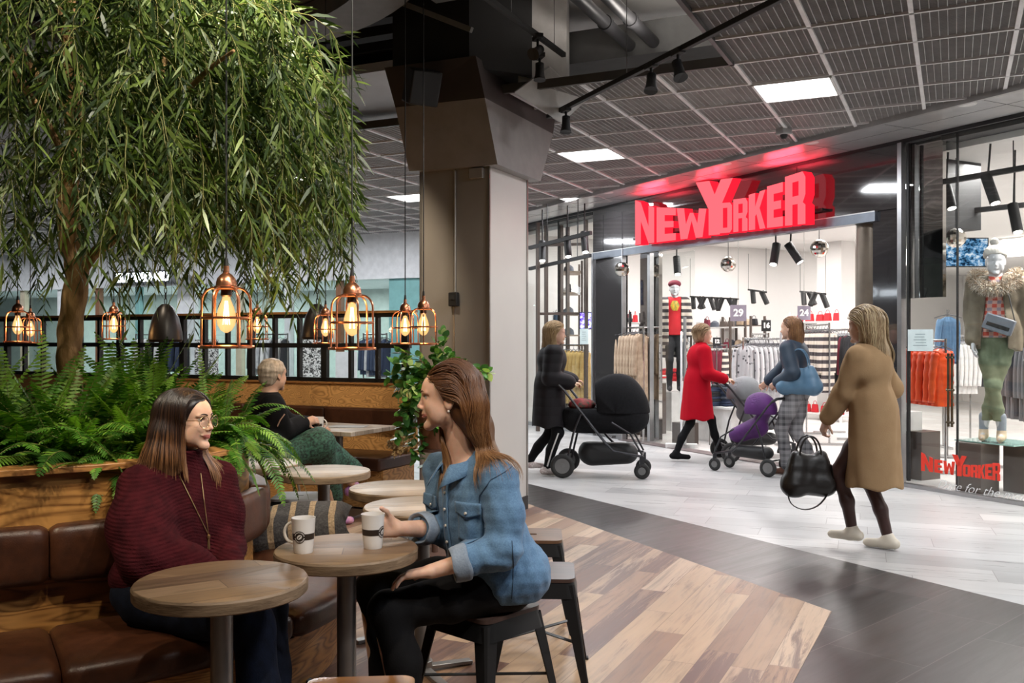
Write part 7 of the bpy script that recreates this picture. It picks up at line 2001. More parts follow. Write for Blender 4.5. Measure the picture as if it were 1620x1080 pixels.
def rail(label, a, b, h, cat='clothes rail', name='clothes_rack'):
    a = Vector(a); b = Vector(b); t = thing(name, label, cat, ((a.x + b.x) / 2, (a.y + b.y) / 2, 0))
    MB().tube([(a.x, a.y, h), (b.x, b.y, h)], .014, 10).build('rail', mat('chrome_rail', (.5, .5, .5), .2, .9), t)
    d = (b - a).normalized(); n = Vector((-d.y, d.x, 0))
    for p in (a, b):
        MB().tube([(p.x, p.y, h + .02), (p.x, p.y, .03)], .014, 8).build('post', mat('chrome_rail'), t)
        MB().beam((p.x + n.x * .25, p.y + n.y * .25, .02), (p.x - n.x * .25, p.y - n.y * .25, .02), .04, .03).build('foot', mat('chrome_rail'), t)
    return t
_used = {}
ORD = ['first', 'second', 'third', 'fourth', 'fifth', 'sixth', 'seventh', 'eighth', 'ninth', 'tenth', 'eleventh', 'twelfth']
def hang_row(protos, a, b, n, h, label, group, seq=None, jit=.08, rzoff=0.0):
    a = Vector(a); b = Vector(b); d = (b - a); ang = math.atan2(d.y, d.x) + PI / 2 + rzoff; rg = random.Random(int(a.x * 100) + n)
    for i in range(n):
        p = a.lerp(b, (i + .5) / n); pr = protos[(seq[i % len(seq)] if seq else rg.randrange(len(protos)))]
        rz = ang + rg.uniform(-jit, jit); lab = (label if isinstance(label, str) else label[protos.index(pr)]) + ', ' + ORD[i] + ' from the left'
        if pr.name not in _used:
            KID[pr.name] = kids(pr)
            for k_ in KID[pr.name]: KID[k_.name] = []
            _used[pr.name] = (Vector((p.x, p.y, h)), rz, lab, group); continue
        copy_tree(pr, (p.x, p.y, h), rz, label=lab, group=group)
def flush_protos():
    for n, (p, rz, lab, g) in _used.items(): o = bpy.data.objects[n]; o.location = p; o.rotation_euler = (0, 0, rz); o['label'] = lab; o['group'] = g
cl = lambda n, c, **k: mat('cloth_' + n, c, .85, ns=14, **k)
c_lgrey = cl('light_grey', (.52, .52, .53), c2=(.36, .36, .38)); c_white = cl('white', (.74, .73, .72)); c_orange = mat('orange_nylon', (.80, .085, .012), .4, c2=(.72, .06, .008)); c_dgrey = cl('dark_slate', (.085, .095, .12)); c_mgrey = cl('mid_grey', (.26, .27, .30))
c_beige = cl('beige', (.50, .38, .27), c2=(.36, .26, .18)); c_mustard = cl('mustard', (.62, .42, .16), c2=(.48, .30, .10)); c_blk = cl('black', (.02, .02, .024)); c_redc = cl('red', (.62, .02, .03)); c_burg = cl('burgundy', (.18, .02, .04)); c_navy = cl('navy', (.03, .045, .09)); c_pur = cl('purple', (.22, .06, .50)); c_den = m_denim; c_stripe = None
m_st, nt_, b_ = nmat('striped_cloth'); v_ = coords(nt_); s3 = nd(nt_, 'ShaderNodeSeparateXYZ'); L(nt_, v_, s3.inputs[0])
L(nt_, ramp(nt_, mth(nt_, 'GREATER_THAN', mth(nt_, 'SINE', mth(nt_, 'MULTIPLY', s3.outputs[2], 60)), 0), [(0, (.62, .55, .48)), (1, (.06, .05, .055))]), b_.inputs['Base Color']); b_.inputs['Roughness'].default_value = .9; c_stripe = m_st
m_dot, nt_, b_ = nmat('starred_cloth'); vo = nd(nt_, 'ShaderNodeTexVoronoi'); vo.inputs['Scale'].default_value = 14; L(nt_, coords(nt_), vo.inputs['Vector'])
L(nt_, ramp(nt_, mth(nt_, 'LESS_THAN', vo.outputs['Distance'], .22), [(0, (.55, .55, .56)), (1, (.10, .10, .11))]), b_.inputs['Base Color']); b_.inputs['Roughness'].default_value = .9
# right window: orange padded jackets, slate coats
og = garment('', c_orange, .62, .52, 'jacket', True, th=.07)
a, b = q(1436, 560, 10.9), q(1496, 560, 10.15)
rail('clothes rail carrying the orange padded jackets', a, b, 1.44); hang_row([og], a, b, 6, 1.42, 'orange padded jacket behind the right window', 'orange padded jackets', rzoff=.5)
wg = garment('', c_white, .68, .48, 'jacket', th=.07)
a, b = q(1492, 560, 12.6), q(1535, 560, 12.6)
rail('clothes rail with white jackets deep behind the right window', a, b, 1.50); hang_row([wg], a, b, 6, 1.48, 'white jacket hanging deep behind the right window', 'white jackets', rzoff=1.0)
sg1 = garment('', c_dgrey, .78, .50, 'coat', th=.06); sg2 = garment('', c_mgrey, .82, .50, 'coat', th=.06)
a, b = q(1580, 560, 10.6), q(1655, 560, 9.35)
rail('clothes rail with grey coats behind the parka mannequin', a, b, 1.52); hang_row([sg1, sg2], a, b, 11, 1.50, ['dark slate coat on the rail behind the parka mannequin', 'mid-grey coat on the rail behind the parka mannequin'], 'grey coats by the right window', [0, 0, 1, 0, 1, 1, 0, 1, 1, 1, 0], rzoff=.4)
# entrance: starred and pale sweatshirts, striped knits, dark coats
st1 = garment('', m_dot, .70, .50, 'top', th=.055); st2 = garment('', c_lgrey, .70, .50, 'top', th=.055)
a, b = q(1176, 560, 12.3), q(1248, 560, 12.7)
rail('clothes rail with pale sweatshirts in the middle of the entrance', a, b, 1.46); hang_row([st1, st2], a, b, 10, 1.44, ['grey sweatshirt with dark stars on the rail in the entrance', 'plain light grey sweatshirt on the rail in the entrance'], 'pale sweatshirts in the entrance', rzoff=.75)
sk = garment('', c_stripe, .85, .46, 'top', th=.05); bk1 = garment('', c_blk, .72, .48, 'jacket', th=.055); bt = garment('', c_burg, .66, .46, 'top', th=.05)
a, b = q(1276, 560, 14.4), q(1312, 560, 12.9)
rail('clothes rail with long striped knits right of the auburn hair', a, b, 1.66); hang_row([sk], a, b, 8, 1.64, 'long striped knit hanging right of the auburn hair', 'striped knits', rzoff=.6)
a, b = q(1312, 560, 14.6), q(1352, 560, 13.6)
rail('clothes rail with black jackets beside the bronze pillar', a, b, 1.60); hang_row([bk1, bt], a, b, 9, 1.58, ['black jacket on the rail beside the bronze pillar', 'burgundy top among the black jackets by the bronze pillar'], 'dark clothes by the bronze pillar', [0, 0, 1, 0, 0, 0, 1, 0, 0], rzoff=.4)
# left: beige and mustard
bg = garment('', c_beige, .95, .46, 'coat', th=.05)
a, b = q(984, 560, 13.9), q(1018, 560, 13.1)
rail('clothes rail with beige cardigans left of the entrance', a, b, 1.62); hang_row([bg], a, b, 7, 1.60, 'long beige cardigan on the rail left of the entrance', 'beige cardigans', rzoff=.5)
mg_ = garment('', c_mustard, .85, .50, 'coat', th=.06)
a, b = q(880, 560, 15.6), q(930, 560, 14.9)
rail('clothes rail with mustard coats in the left shop window', a, b, 1.36); hang_row([mg_], a, b, 8, 1.34, 'mustard coat on the rail in the left shop window', 'mustard coats', rzoff=.6)
dj = garment('', c_blk, .66, .46, 'jacket', th=.06); dn_ = garment('', c_navy, .66, .46, 'jacket', th=.06)
a, b = q(846, 500, 17.6), q(884, 500, 17.0)
rail('high clothes rail with dark jackets in the left shop window', a, b, 2.06); hang_row([dj, dn_], a, b, 8, 2.04, ['black jacket on the high rail in the left shop window', 'navy jacket on the high rail in the left shop window'], 'dark jackets in the left window', rzoff=.8)
# far rails
rows_far = [((1100, 16.8), (1150, 16.4), 1.35, [bk1, bt, sk], 9, 'far dark rail behind the red coat'), ((1190, 17.5), (1216, 16.8), 1.55, [bk1, st2], 7, 'far rail left of the white pillar'),
            ((1265, 18.5), (1325, 18.0), 1.75, [sk, bt, wg], 10, 'far rail right of the white pillar'), ((1500, 15.5), (1560, 15.2), 1.5, [bk1, wg, sg2], 10, 'far rail behind the right window')]
for (x0, y0), (x1, y1), h, pr, n, lab in rows_far:
    a, b = q(x0, 560, y0), q(x1, 560, y1); rail('clothes rail, the ' + lab, a, b, h); hang_row(pr, a, b, n, h - .02, 'small hanging garment on the ' + lab, lab, rzoff=.5)
hang_row([bk1, bt, sk], q(1098, 560, 15.0), q(1118, 560, 14.6), 5, 1.40, 'dark hanging garment behind the head of the red coat woman', 'dark garments behind the red coat', rzoff=.6)
rail('clothes rail behind the head of the red coat woman', q(1098, 560, 15.0), q(1118, 560, 14.6), 1.42)
# ---- tables and plinths
def box_thing(name, label, cat, c, d, rz, m, part='box_body', group=None, bevel=.004):
    t = thing(name, label, cat, c, group); MB().box(Vector(c) + Vector((0, 0, d[2] / 2)), d, rz).build(part, m, t, smooth=False, bevel=bevel); return t
m_brown = mat('brown_laminate', (.085, .062, .05), .4, c2=(.07, .05, .042), ns=3); m_wlam = mat('white_laminate', (.72, .71, .70), .35)
def plinth(label, px, Y, w_, h_, z=0.0, m=None, name='display_plinth', rz=ANG_S): c = q(px, 537, Y); return box_thing(name, label, 'plinth', (c.x, c.y, z), (w_, w_, h_), rz, m or m_brown)
plinth('brown cube plinth behind the red window logo, left of the mannequin legs', 1454, 9.85, .29, .50)
plinth('brown cube plinth under the parka mannequin', 1546, 9.0, .27, .47); plinth('brown cube plinth at the right edge under the glass shelf', 1622, 8.95, .27, .47)
plinth('brown cube on the floor between the security gate and the red coat', 1084, 13.1, .26, .30); 
ww = plinth('small white box standing on the brown cube behind the window', 1434, 9.9, .22, .20, .50, m_wlam)
gs = thing('glass_shelf', 'glass plate lying across two brown cubes under the boots of the mannequin', 'shelf', q(1580, 700, 8.95))
c = q(1583, 537, 8.97); MB().box((c.x, c.y, .478), (.62, .50, .012), math.atan2(-.88, .45)).build('glass_plate', mat('green_glass', (.30, .50, .45), .05, .0, .8), gs, smooth=False, bevel=.002)
def folded(label, c, w_, d_, n, mats, rz, group, name='folded_clothes', hh=.028):
    rg = random.Random(int(c[0] * 977)); z = c[2]
    for i in range(n):
        t = thing(name, label + ', ' + ORD[i] + ' from the bottom', 'folded clothes', (c[0], c[1], z), group); mb = MB(); k = rg.uniform(.9, 1.05); N = 24; rows = []
        for zz, s_ in ((0, .93), (hh * .25, 1.0), (hh * .75, 1.0), (hh, .95)):
            rows.append([Vector((c[0], c[1], z + zz + .003 * math.sin(j * 1.3 + i))) + Matrix.Rotation(rz + rg.uniform(-.02, .02), 3, 'Z') @ Vector((w_ / 2 * k * s_ * max(-1, min(1, 1.35 * math.cos(2 * PI * j / N))), d_ / 2 * k * s_ * max(-1, min(1, 1.35 * math.sin(2 * PI * j / N))), 0)) for j in range(N)])
        mb.grid(rows, closeu=True); mb.add(rows[-1], [tuple(range(N))]); mb.build('folded_cloth', mats[rg.randrange(len(mats))], t, sharp=0); z += hh
c = q(1062, 537, 17.3); box_thing('display_table', 'white display table with red folded knits below the red-shirt mannequin', 'table', (c.x, c.y, 0), (1.1, .8, .70), ANG_S, m_wlam, 'table_body')
for i in range(3): p = q(1040 + i * 22, 537, 17.0 + .1 * i); folded('folded knit in the ' + ['left', 'middle', 'right'][i] + ' pile on the white display table', (p.x, p.y, .70), .28, .30, 8, [c_redc, c_redc, c_burg, c_white], ANG_S, 'red folded knits')
c = q(1150, 537, 13.4); dt = thing('display_table', 'low white display table between pushchair and sweatshirt rail', 'table', (c.x, c.y, 0)); MB().box((c.x, c.y, .50), (.85, .6, .03), ANG_S).build('tabletop', m_wlam, dt, bevel=.004)
MB().box((c.x, c.y, .24), (.75, .5, .48), ANG_S).build('table_body', m_wlam, dt, bevel=.004)
for i, (dx, mm_, lab) in enumerate(((-26, [c_navy, c_blk], 'dark jeans in the left pile on the low table'), (2, [c_navy, c_dgrey], 'dark jeans in the middle pile on the low table'), (26, [c_redc, c_white], 'red or white top in the right pile on the low table'))):
    p = q(1150 + dx, 537, 13.3); folded(lab, (p.x, p.y, .515), .24, .28, 9 if i < 2 else 5, mm_, ANG_S, lab, hh=.034)
p = q(1018, 537, 14.6); box_thing('display_table', 'dark shelf block with purple scarves left of the entrance', 'table', (p.x, p.y, 0), (.5, .5, .78), ANG_S, m_brown, 'table_body'); folded('purple folded scarf in the pile left of the entrance', (p.x, p.y, .78), .34, .36, 6, [c_pur, c_beige], ANG_S, 'purple scarves')
# shelving with shoes and accessories
CN = {'cloth_black': 'black', 'cloth_burgundy': 'burgundy', 'cloth_beige': 'beige', 'cloth_red': 'red', 'cloth_white': 'white', 'cloth_dark_slate': 'slate', 'brown_laminate': 'brown', 'cloth_light_grey': 'grey'}
def shelving(label, c, w_, d_, h_, n, rz, mp, ms, items, seed, glabel, ilabel):
    t = thing('shelving_unit', label, 'shelves', c); R = Matrix.Rotation(rz, 3, 'Z'); c = Vector(c)
    for sx in (-1, 1):
        for sy in (-1, 1): MB().box(c + R @ Vector((sx * w_ / 2, sy * d_ / 2, h_ / 2)), (.035, .035, h_), rz).build('upright', mp, t, smooth=False)
    rg = random.Random(seed)
    for i in range(n):
        z = .12 + (h_ - .3) * i / (n - 1) if n > 1 else h_ / 2
        MB().box(c + R @ Vector((0, 0, z)), (w_, d_, .022), rz).build('shelf', ms, t, smooth=False)
        x = -w_ / 2 + .10; xi = 0
        while x < w_ / 2 - .06:
            kind, mm_ = items[rg.randrange(len(items))]; p = c + R @ Vector((x, -.03, z + .011))
            nm, lab2, cat = {'shoe': ('shoe_pair', 'pair of shoes', 'shoes'), 'bag': ('handbag', 'small bag', 'bag'), 'box': ('gift_box', 'small box', 'box'), 'cap': ('knit_cap', 'knitted cap', 'cap')}[kind]
            xi += 1; o = thing(nm, CN.get(mm_.name, 'dark') + ' ' + lab2 + ', ' + ORD[i] + ' shelf up, ' + ORD[xi - 1] + ' from left, ' + ilabel, cat, p, glabel)
            if kind == 'shoe':
                for s_ in (-.045, .045):
                    mb = MB(); pts = [Vector((x_, 0, z_)) for x_, z_ in ((-.03, .05), (.0, .045), (.06, .035), (.11, .028), (.14, .024))]
                    mb.tube([p + R @ (Vector((s_, a.x - .06, a.z))) for a in pts], [.030, .036, .033, .030, .018], 10); mb.build('shoe', mm_, o, sharp=0)
            elif kind == 'bag':
                w2, h2 = rg.uniform(.12, .18), rg.uniform(.10, .16); mb = MB().box(p + Vector((0, 0, h2 / 2)), (w2, .07, h2), rz, top=.8); mb.build('bag_body', mm_, o, bevel=.012)
                MB().tube([p + R @ Vector((w2 * .3 * math.cos(a), 0, 0)) + Vector((0, 0, h2 + .06 * math.sin(a))) for a in [PI * k / 8 for k in range(9)]], .005, 6).build('bag_handle', mm_, o)
            elif kind == 'box': MB().box(p + Vector((0, 0, .05)), (.13, .10, .10), rz).build('box_body', mm_, o, bevel=.003)
            else: MB().lathe([(0, .12), (.03, .115), (.075, .08), (.085, .03), (.085, 0), (0, 0)], p, 18).build('cap_body', mm_, o)
            x += rg.uniform(.17, .26)
pa = [('bag', c_blk), ('bag', c_burg), ('cap', c_beige), ('bag', c_redc), ('box', c_white), ('cap', c_dgrey), ('bag', m_brown), ('bag', c_beige)]
c = q(1135, 537, 17.4); shelving('wide accessory shelves behind the red coat', (c.x, c.y, 0), 1.1, .35, 1.85, 5, ANG_S + PI, m_brown, m_wlam, pa, 3, 'accessories behind the red coat', 'accessory shelves behind red coat')
c = q(1176, 537, 18.4); shelving('narrow accessory shelves left of the white pillar', (c.x, c.y, 0), .8, .35, 1.9, 5, ANG_S + PI, m_brown, m_brown, pa, 5, 'accessories left of the white pillar', 'shelves left of white pillar')
c = q(1300, 537, 17.0); shelving('shelves of red and beige bags right of the white pillar', (c.x, c.y, 0), 1.2, .35, 1.95, 4, ANG_S + PI, m_wlam, m_wlam, [('bag', c_redc), ('bag', c_beige), ('bag', c_burg), ('bag', c_redc)], 6, 'bags right of the white pillar', 'shelves right of white pillar')
ps_ = [('shoe', c_lgrey), ('shoe', c_blk), ('shoe', c_white), ('bag', c_blk), ('cap', c_dgrey)]
c = q(902, 537, 15.9); shelving('tall shoe shelves in the left shop window', (c.x, c.y, 0), .75, .35, 2.75, 8, ANG_S + PI - .5, m_brown, mat('shelf_wood', (.42, .33, .25), .5), ps_, 8, 'goods on the tall shoe shelves', 'left window shoe shelves')
c = q(1005, 537, 15.6); shelving('shelves of folded things behind the glass door leaf', (c.x, c.y, 0), .8, .35, 1.9, 6, ANG_S + PI - .4, m_blackmetal, m_wlam, pa + ps_, 9, 'goods behind the glass door', 'shelves behind glass door')
fm_ = MB()
for px_, Y_ in ((851, 14.9), (864, 15.3), (888, 15.2), (898, 15.5), (927, 14.6)):
    p = q(px_, 537, Y_); fm_.box((p.x, p.y, 1.65), (.05, .05, 3.3), ANG_S)
for (x0, x1, z) in ((851, 927, 2.95), (851, 927, 1.86), (864, 898, 1.5)):
    a = q(x0, 537, 15); b = q(x1, 537, 14.8); fm_.beam((a.x, a.y, z), (b.x, b.y, z), .06, .04)
sf = thing('display_rack', 'tall brown rack of posts in the left shop window', 'rack', q(890, 537, 15).xy.to_3d()); fm_.build('frame_posts', m_brown, sf, smooth=False)
# ---- price boards
def board(label, px, py, Y, w_, h_, txt, mb_, rz=0.0):
    c = q(px, py, Y); t = thing('price_sign', label, 'price sign', c); R = (math.cos(rz), math.sin(rz), 0); f = frame(c, R, (0, 0, 1))
    o = MB().box((0, 0, 0), (w_, h_, .012)).build('sign_board', mb_, t, smooth=False); o.data.transform(f); o2 = text_mesh('price_number', txt, h_ * .62, [mat('price_white', (.8, .8, .8), .5)], t, frame(c - Vector((0, .011, 0)), R, (0, 0, 1)), .002, .006)
    MB().cyl((c.x, c.y, c.z + h_ / 2), (c.x, c.y, 3.3 if c.z > 1.75 else c.z + h_ / 2 + .02), .004, 6).build('sign_stem', m_steel_leg, t)
    if c.z <= 1.75: MB().cyl((c.x, c.y + .01, 0), (c.x, c.y + .01, c.z), .008, 8).build('sign_stand', m_steel_leg, t)
m_lil = mat('lilac_board', (.22, .19, .25), .5)
board('lilac price board with the number 29 above the accessory shelves', 1168, 495, 15.8, .27, .27, '29', m_lil); board('lilac price board with the number 24 right of the white pillar', 1272, 495, 15.9, .22, .24, '24', m_lil)
board('black price sign with the number 16 left of the white pillar', 1212, 515, 12.6, .125, .15, '16', m_black); board('black price sign with the number 12 beside the head of the red coat woman', 1134, 540, 14.0, .115, .12, '12', m_black)
board('small price sign with the number 4 on the low display table', 1123, 608, 12.9, .06, .10, '4', m_black)
# ---- mirror balls, ceiling spots, track rails, screens
m_mball, nt_, b_ = nmat('mirror_facets'); b_.inputs['Metallic'].default_value = 1; b_.inputs['Roughness'].default_value = .12; b_.inputs['Base Color'].default_value = (.7, .66, .6, 1)
def ball(label, px, py, Y, r):
    c = q(px, py, Y); t = thing('mirror_ball', label, 'mirror ball', c, 'mirror balls'); MB().lathe([(r * math.sin(a), r * math.cos(a)) for a in [PI * i / 12 for i in range(13)]], c, 22).build('ball', m_mball, t, smooth=False)
    MB().cyl(c + Vector((0, 0, r)), (c.x, c.y, 3.3), .004, 6).build('cord', m_black, t)
ball('mirror ball hanging left of the middle of the entrance', 1152, 418, 12.2, .10); ball('mirror ball hanging near the right side of the entrance', 1296, 393, 10.9, .105); ball('mirror ball behind the right window above the screen', 1512, 376, 9.6, .10); ball('mirror ball left in the entrance behind the glass door leaf', 984, 426, 13.6, .11)
def cyl_spot(label, px, py, Y, dx, dz, ln=.26, r=.045, g='cylinder spotlights in the shop'):
    c = q(px, py, Y); t = thing('cylinder_spotlight', label, 'spotlight', c, g); d = Vector((dx, -.35, dz)).normalized()
    MB().cyl(c - d * ln / 2, c + d * ln / 2, r, 18).build('spotlight_body', m_black, t); MB().cyl(c + d * ln / 2, c + d * (ln / 2 + .004), r * .8, 16).build('spotlight_lens', m_lens, t)
    MB().cyl(c - d * ln * .3, (c.x, c.y, 3.3), .010, 8).build('spotlight_arm', m_black, t)
for lab, px, py, Y, dx, dz in (('left of the two tilted cylinder spotlights before the white shop ceiling', 1226, 402, 11.2, -.25, -1), ('right of the two tilted cylinder spotlights before the white shop ceiling', 1256, 400, 11.2, .55, -1),
                       ('black cylinder spotlight left behind the right window', 1500, 308, 9.3, .1, -1), ('black cylinder spotlight right behind the right window', 1567, 299, 8.9, .15, -1), ('black cylinder spotlight at the right edge behind the window', 1606, 345, 9.2, 0, -1),
                       ('black cylinder spotlight behind the left window, left of three', 858, 397, 13.4, 0, -1), ('black cylinder spotlight behind the left window, middle of three', 898, 390, 13.0, .05, -1), ('black cylinder spotlight behind the left window, right of three', 925, 383, 12.8, .05, -1),
                       ('black cylinder spotlight above the head of the red-shirt mannequin', 1071, 420, 13.4, 0, -1)): cyl_spot(lab, px, py, Y, dx, dz, .30 if 'window' in lab else .27, .05)
for i, (x0, x1, yy, Y0, Y1, n, lab) in enumerate(((1092, 1168, 481, 18, 16.5, 8, 'far row over the left half of the entrance'), (1184, 1212, 470, 17, 16, 2, 'far pair left of the white pillar'), (1266, 1306, 473, 17, 15, 4, 'far group right of the white pillar'))):
    a, b = q(x0, yy - 12, Y0), q(x1, yy - 8, Y1); tk = thing('lighting_track', 'black lighting track carrying the ' + lab, 'lighting track', a); MB().beam(a, b, .03, .03).build('track_rail', m_black, tk)
    for e_ in (a, b): MB().cyl(e_, (e_.x, e_.y, 3.0), .004, 6).build('hanger', m_black, tk)
    for j in range(n):
        p = a.lerp(b, (j + .5) / n); o = thing('track_spotlight', ORD[j] + ' spotlight from the left in the ' + lab, 'spotlight', p, lab); d = Vector((math.sin(j * 2.3) * .5, -.3, -1)).normalized()
        MB().cyl(p, p + d * .24, .045, 12).build('spotlight_body', m_black, o)
for lab, a, b in (('black lighting track behind the right window', q(1468, 292, 9.4), q(1640, 262, 8.6)), ('second black lighting track low behind the right window', q(1478, 340, 10.2), q(1640, 322, 9.4)), ('black lighting track behind the left window', q(838, 392, 13.6), q(935, 368, 12.6)), ('lower black lighting track behind the left window', q(838, 425, 15.2), q(934, 404, 14.0))):
    t = thing('lighting_track', lab, 'lighting track', a); MB().beam(a, b, .05, .05).build('track_rail', m_black, t)
    for e_ in (.3, .8): p = a.lerp(b, e_); MB().cyl(p, (p.x, p.y, 3.36), .006, 6).build('hanger', m_black, t)
cd = MB(); p0 = q(1540, 250, 10.5)
for i in range(3): pp_ = [q(1500 - i * 5, 235 + i * 8, 10.5), q(1512, 250 + i * 4, 10.5), q(1520, 285, 10.5), q(1519, 318, 10.5)]; cd.tube(bez(pp_, 6), .010, 6)
def screen(label, px, py, Y, w_, h_, rz, seed, c1, c2, st=2.2):
    c = q(px, py, Y); t = thing('screen', label, 'screen', c); R = (math.cos(rz), math.sin(rz), 0); f = frame(c, R, (0, 0, 1)); MB().box((0, 0, -.02), (w_ + .03, h_ + .03, .04)).build('screen_housing', m_black, t, smooth=False).data.transform(f)
    m = bpy.data.materials.new('screen_image'); m.use_nodes = True; nt = m.node_tree; nt.nodes.clear(); e = nd(nt, 'ShaderNodeEmission'); o = nd(nt, 'ShaderNodeOutputMaterial'); v = coords(nt, (1, 1, 1.4))
    L(nt, ramp(nt, noise(nt, v, 11 + seed, 5, .7), [(.40, c1), (.50, c2), (.6, (.85, .93, 1))]), e.inputs[0]); e.inputs[1].default_value = st; L(nt, e.outputs[0], o.inputs[0])
    MB().box((0, 0, .003), (w_, h_, .004)).build('screen_picture', m, t, smooth=False).data.transform(f)
    MB().cyl(c + Vector((0, .03, h_ / 2)), (c.x, c.y + .03, 3.3), .012, 8).build('screen_mount', m_black, t)
screen('large blue and white screen hanging behind the right window', 1524, 399, 12.5, .64, .36, 0, 0, (.005, .02, .05), (.12, .35, .65), .95)
screen('small violet screen in the left shop window', 927, 507, 14.6, .18, .24, 0, 3, (.05, .02, .4), (.25, .15, .9))
screen('dark blue screen behind the left mirror pillar', 968, 462, 14.4, .22, .38, 0, 5, (.01, .03, .12), (.08, .22, .6), .9)
for i, (px, py) in enumerate(((1100, 418), (1122, 417), (1198, 437), (1160, 448), (1166, 460), (1112, 455), (1290, 413), (1318, 411), (1240, 420), (1186, 425))):
    Y = 1.84 * 1490 / (537 - py); c = q(px, py, Y); t = thing('ceiling_spotlight', ORD[i] + ' recessed black twin spotlight in the shop ceiling', 'spotlight', c, 'recessed twin spotlights'); MB().box((c.x, c.y, 3.29), (.34, .14, .03), ANG_S).build('spotlight_tray', m_black, t, smooth=False)
    for sx in (-.08, .08): MB().cyl((c.x + SU.x * sx, c.y + SU.y * sx, 3.28), (c.x + SU.x * sx, c.y + SU.y * sx, 3.262), .045, 14).build('spotlight_lens', m_lens, t)
# ---- security gates
for lab, px, Y in (('clear security gate between the red display table and the red coat', 1078, 12.6), ('clear security gate in the middle of the entrance', 1238, 11.5)):
    c = q(px, 537, Y); t = thing('security_gate', lab, 'security gate', (c.x, c.y, 0)); pts = []
    for x, z in ((-.19, .05), (-.19, 1.42), (-.17, 1.50), (-.12, 1.55), (.12, 1.55), (.17, 1.50), (.19, 1.42), (.19, .05)): pts.append((c.x + SU.x * x + SV.x * x * .8, c.y + SU.y * x + SV.y * x * .8, z))
    MB().tube(pts, .013, 8).build('gate_frame', mat('clear_acrylic', (.75, .78, .80), .1, 0, .8), t); MB().box((c.x, c.y, .03), (.42, .12, .06), ANG_S + .9).build('gate_foot', m_wlam, t, bevel=.005)
# ---- shop fittings across the concourse, seen through the black lattice
m_pat, nt_, b_ = nmat('black_white_pattern'); L(nt_, ramp(nt_, noise(nt_, coords(nt_), 22, 3, .6, 1.5), [(.49, (.03, .03, .03)), (.51, (.75, .75, .74))]), b_.inputs['Base Color'])
for lab, px, py, Y, w_, h_, m_ in (('black and white patterned panel behind the lattice, right of the grey hair', 496, 570, 15.5, .42, 1.15, m_pat), ('narrow patterned panel behind the lattice above the grey hair', 327, 565, 16.5, .40, 1.1, m_pat), ('yellow panel behind the lattice beside the patterned one', 515, 560, 15.8, .12, 1.1, mat('yellow_panel', (.75, .48, .04), .5)), ('white leaning panel behind the lattice, right half', 548, 575, 15.4, .35, .9, m_fwhite)):
    c = q(px, py, Y); t = thing('poster_board', lab, 'board', (c.x, c.y, 0)); MB().box((c.x, c.y, h_ / 2 + .35), (w_, .05, h_), .1).build('panel_face', m_, t, smooth=False); MB().box((c.x, c.y, .18), (w_, .3, .36), .1).build('panel_base', m_wlam, t, smooth=False)
for x0, x1, Y_, pr, lab in ((215, 300, 19.5, [bk1, wg, dn_], 'rail across the concourse behind the trunk'), (395, 455, 18.6, [wg, st2, bk1], 'rail across the concourse above the grey hair'), (575, 612, 17.6, [dn_, st2], 'rail across the concourse left of the climber')):
    a, b = q(x0, 560, Y_), q(x1, 560, Y_ - .6); rail('clothes ' + lab, a, b, 1.55); hang_row(pr, a, b, 8, 1.53, 'garment on the ' + lab, lab, rzoff=.5)
# ---- signs of shops on the other side of the concourse (seen mirrored in the shop front)
m_se = emis('sign_white_led', (.85, .93, 1), 6); 
sb_ = thing('shop_sign', 'white backlit lettering of a far shop behind the willow', 'shop sign', (-7.6, 19.9, 2.7)); text_mesh('letters', 'ELAAMO MO', .26, [m_se], sb_, frame((-7.75, 19.75, 2.75), (-D2.x, -D2.y, 0), (0, 0, 1)), .02, .008)
MB().beam((-7.75 + .9 * D2.x, 19.85 + .9 * D2.y, 2.75), (-7.75 - .9 * D2.x, 19.85 - .9 * D2.y, 2.75), .04, .3).build('sign_board', m_black, sb_, smooth=False)
sb2 = thing('shop_sign', 'white lettering of a shop on the far left outside the picture', 'shop sign', (-9.4, 12.4, 2.5)); text_mesh('letters', 'nneen Os', .30, [m_se], sb2, frame((-9.34, 12.4, 2.56), (-.47, .883, 0), (0, 0, 1)), .02, .008)
MB().beam((-9.45 + .8 * -.47, 12.35 + .8 * .883, 2.56), (-9.45 - .8 * -.47, 12.35 - .8 * .883, 2.56), .04, .36).build('sign_board', m_black, sb2, smooth=False)
MB().cyl((-9.45, 12.35, 2.7), (-9.45, 12.35, 4.95), .02, 8).build('sign_hanger', m_black, sb2)

flush_protos()
# ---- mannequins
m_manq = mat('mannequin_white', (.62, .63, .66), .22, coat=.4, c2=(.60, .61, .64))
def mannequin(label, x, y, head, H, z0, feet, hands, name='mannequin', **k):
    J = skeleton(x, y, head, H, z0, feet, hands, lean=.0, **k); t = thing(name, label, 'mannequin', (x, y, z0)); b, T, R = body_sdf(J, curl=.35); sdf_obj('mannequin_body', b, .009, [m_manq], t); return J, t, T, R
M1 = q(1572, 537, 8.97)
J1, t1, T1, R1 = mannequin('mannequin in olive parka with fur collar and white hat in the right window', M1.x + .02, M1.y, (-.55, -.83), 1.80, .49, ((.03, -.10, 0), (.10, .06, 0)),
    {'R': A3((M1.x - .25, M1.y - .10, 1.27)), 'L': A3((M1.x + .30, M1.y - .06, 1.30))}, hd=(-.42, -.9, -.05))
m_olive_t = cl('olive', (.17, .20, .125), c2=(.12, .15, .09)); m_parka = mat('khaki_parka', (.20, .165, .115), .7, c2=(.12, .095, .065), ns=8)
p1 = pants(J1, .92); zz = J1['aL'][2] + .10; p1.post = lambda P, d: np.maximum(d - .004 * vn(P, 55, 5), zz - P[:, 2]); sdf_obj('green_trousers', p1, .009, [m_olive_t], t1)
sk_ = Body(.02)
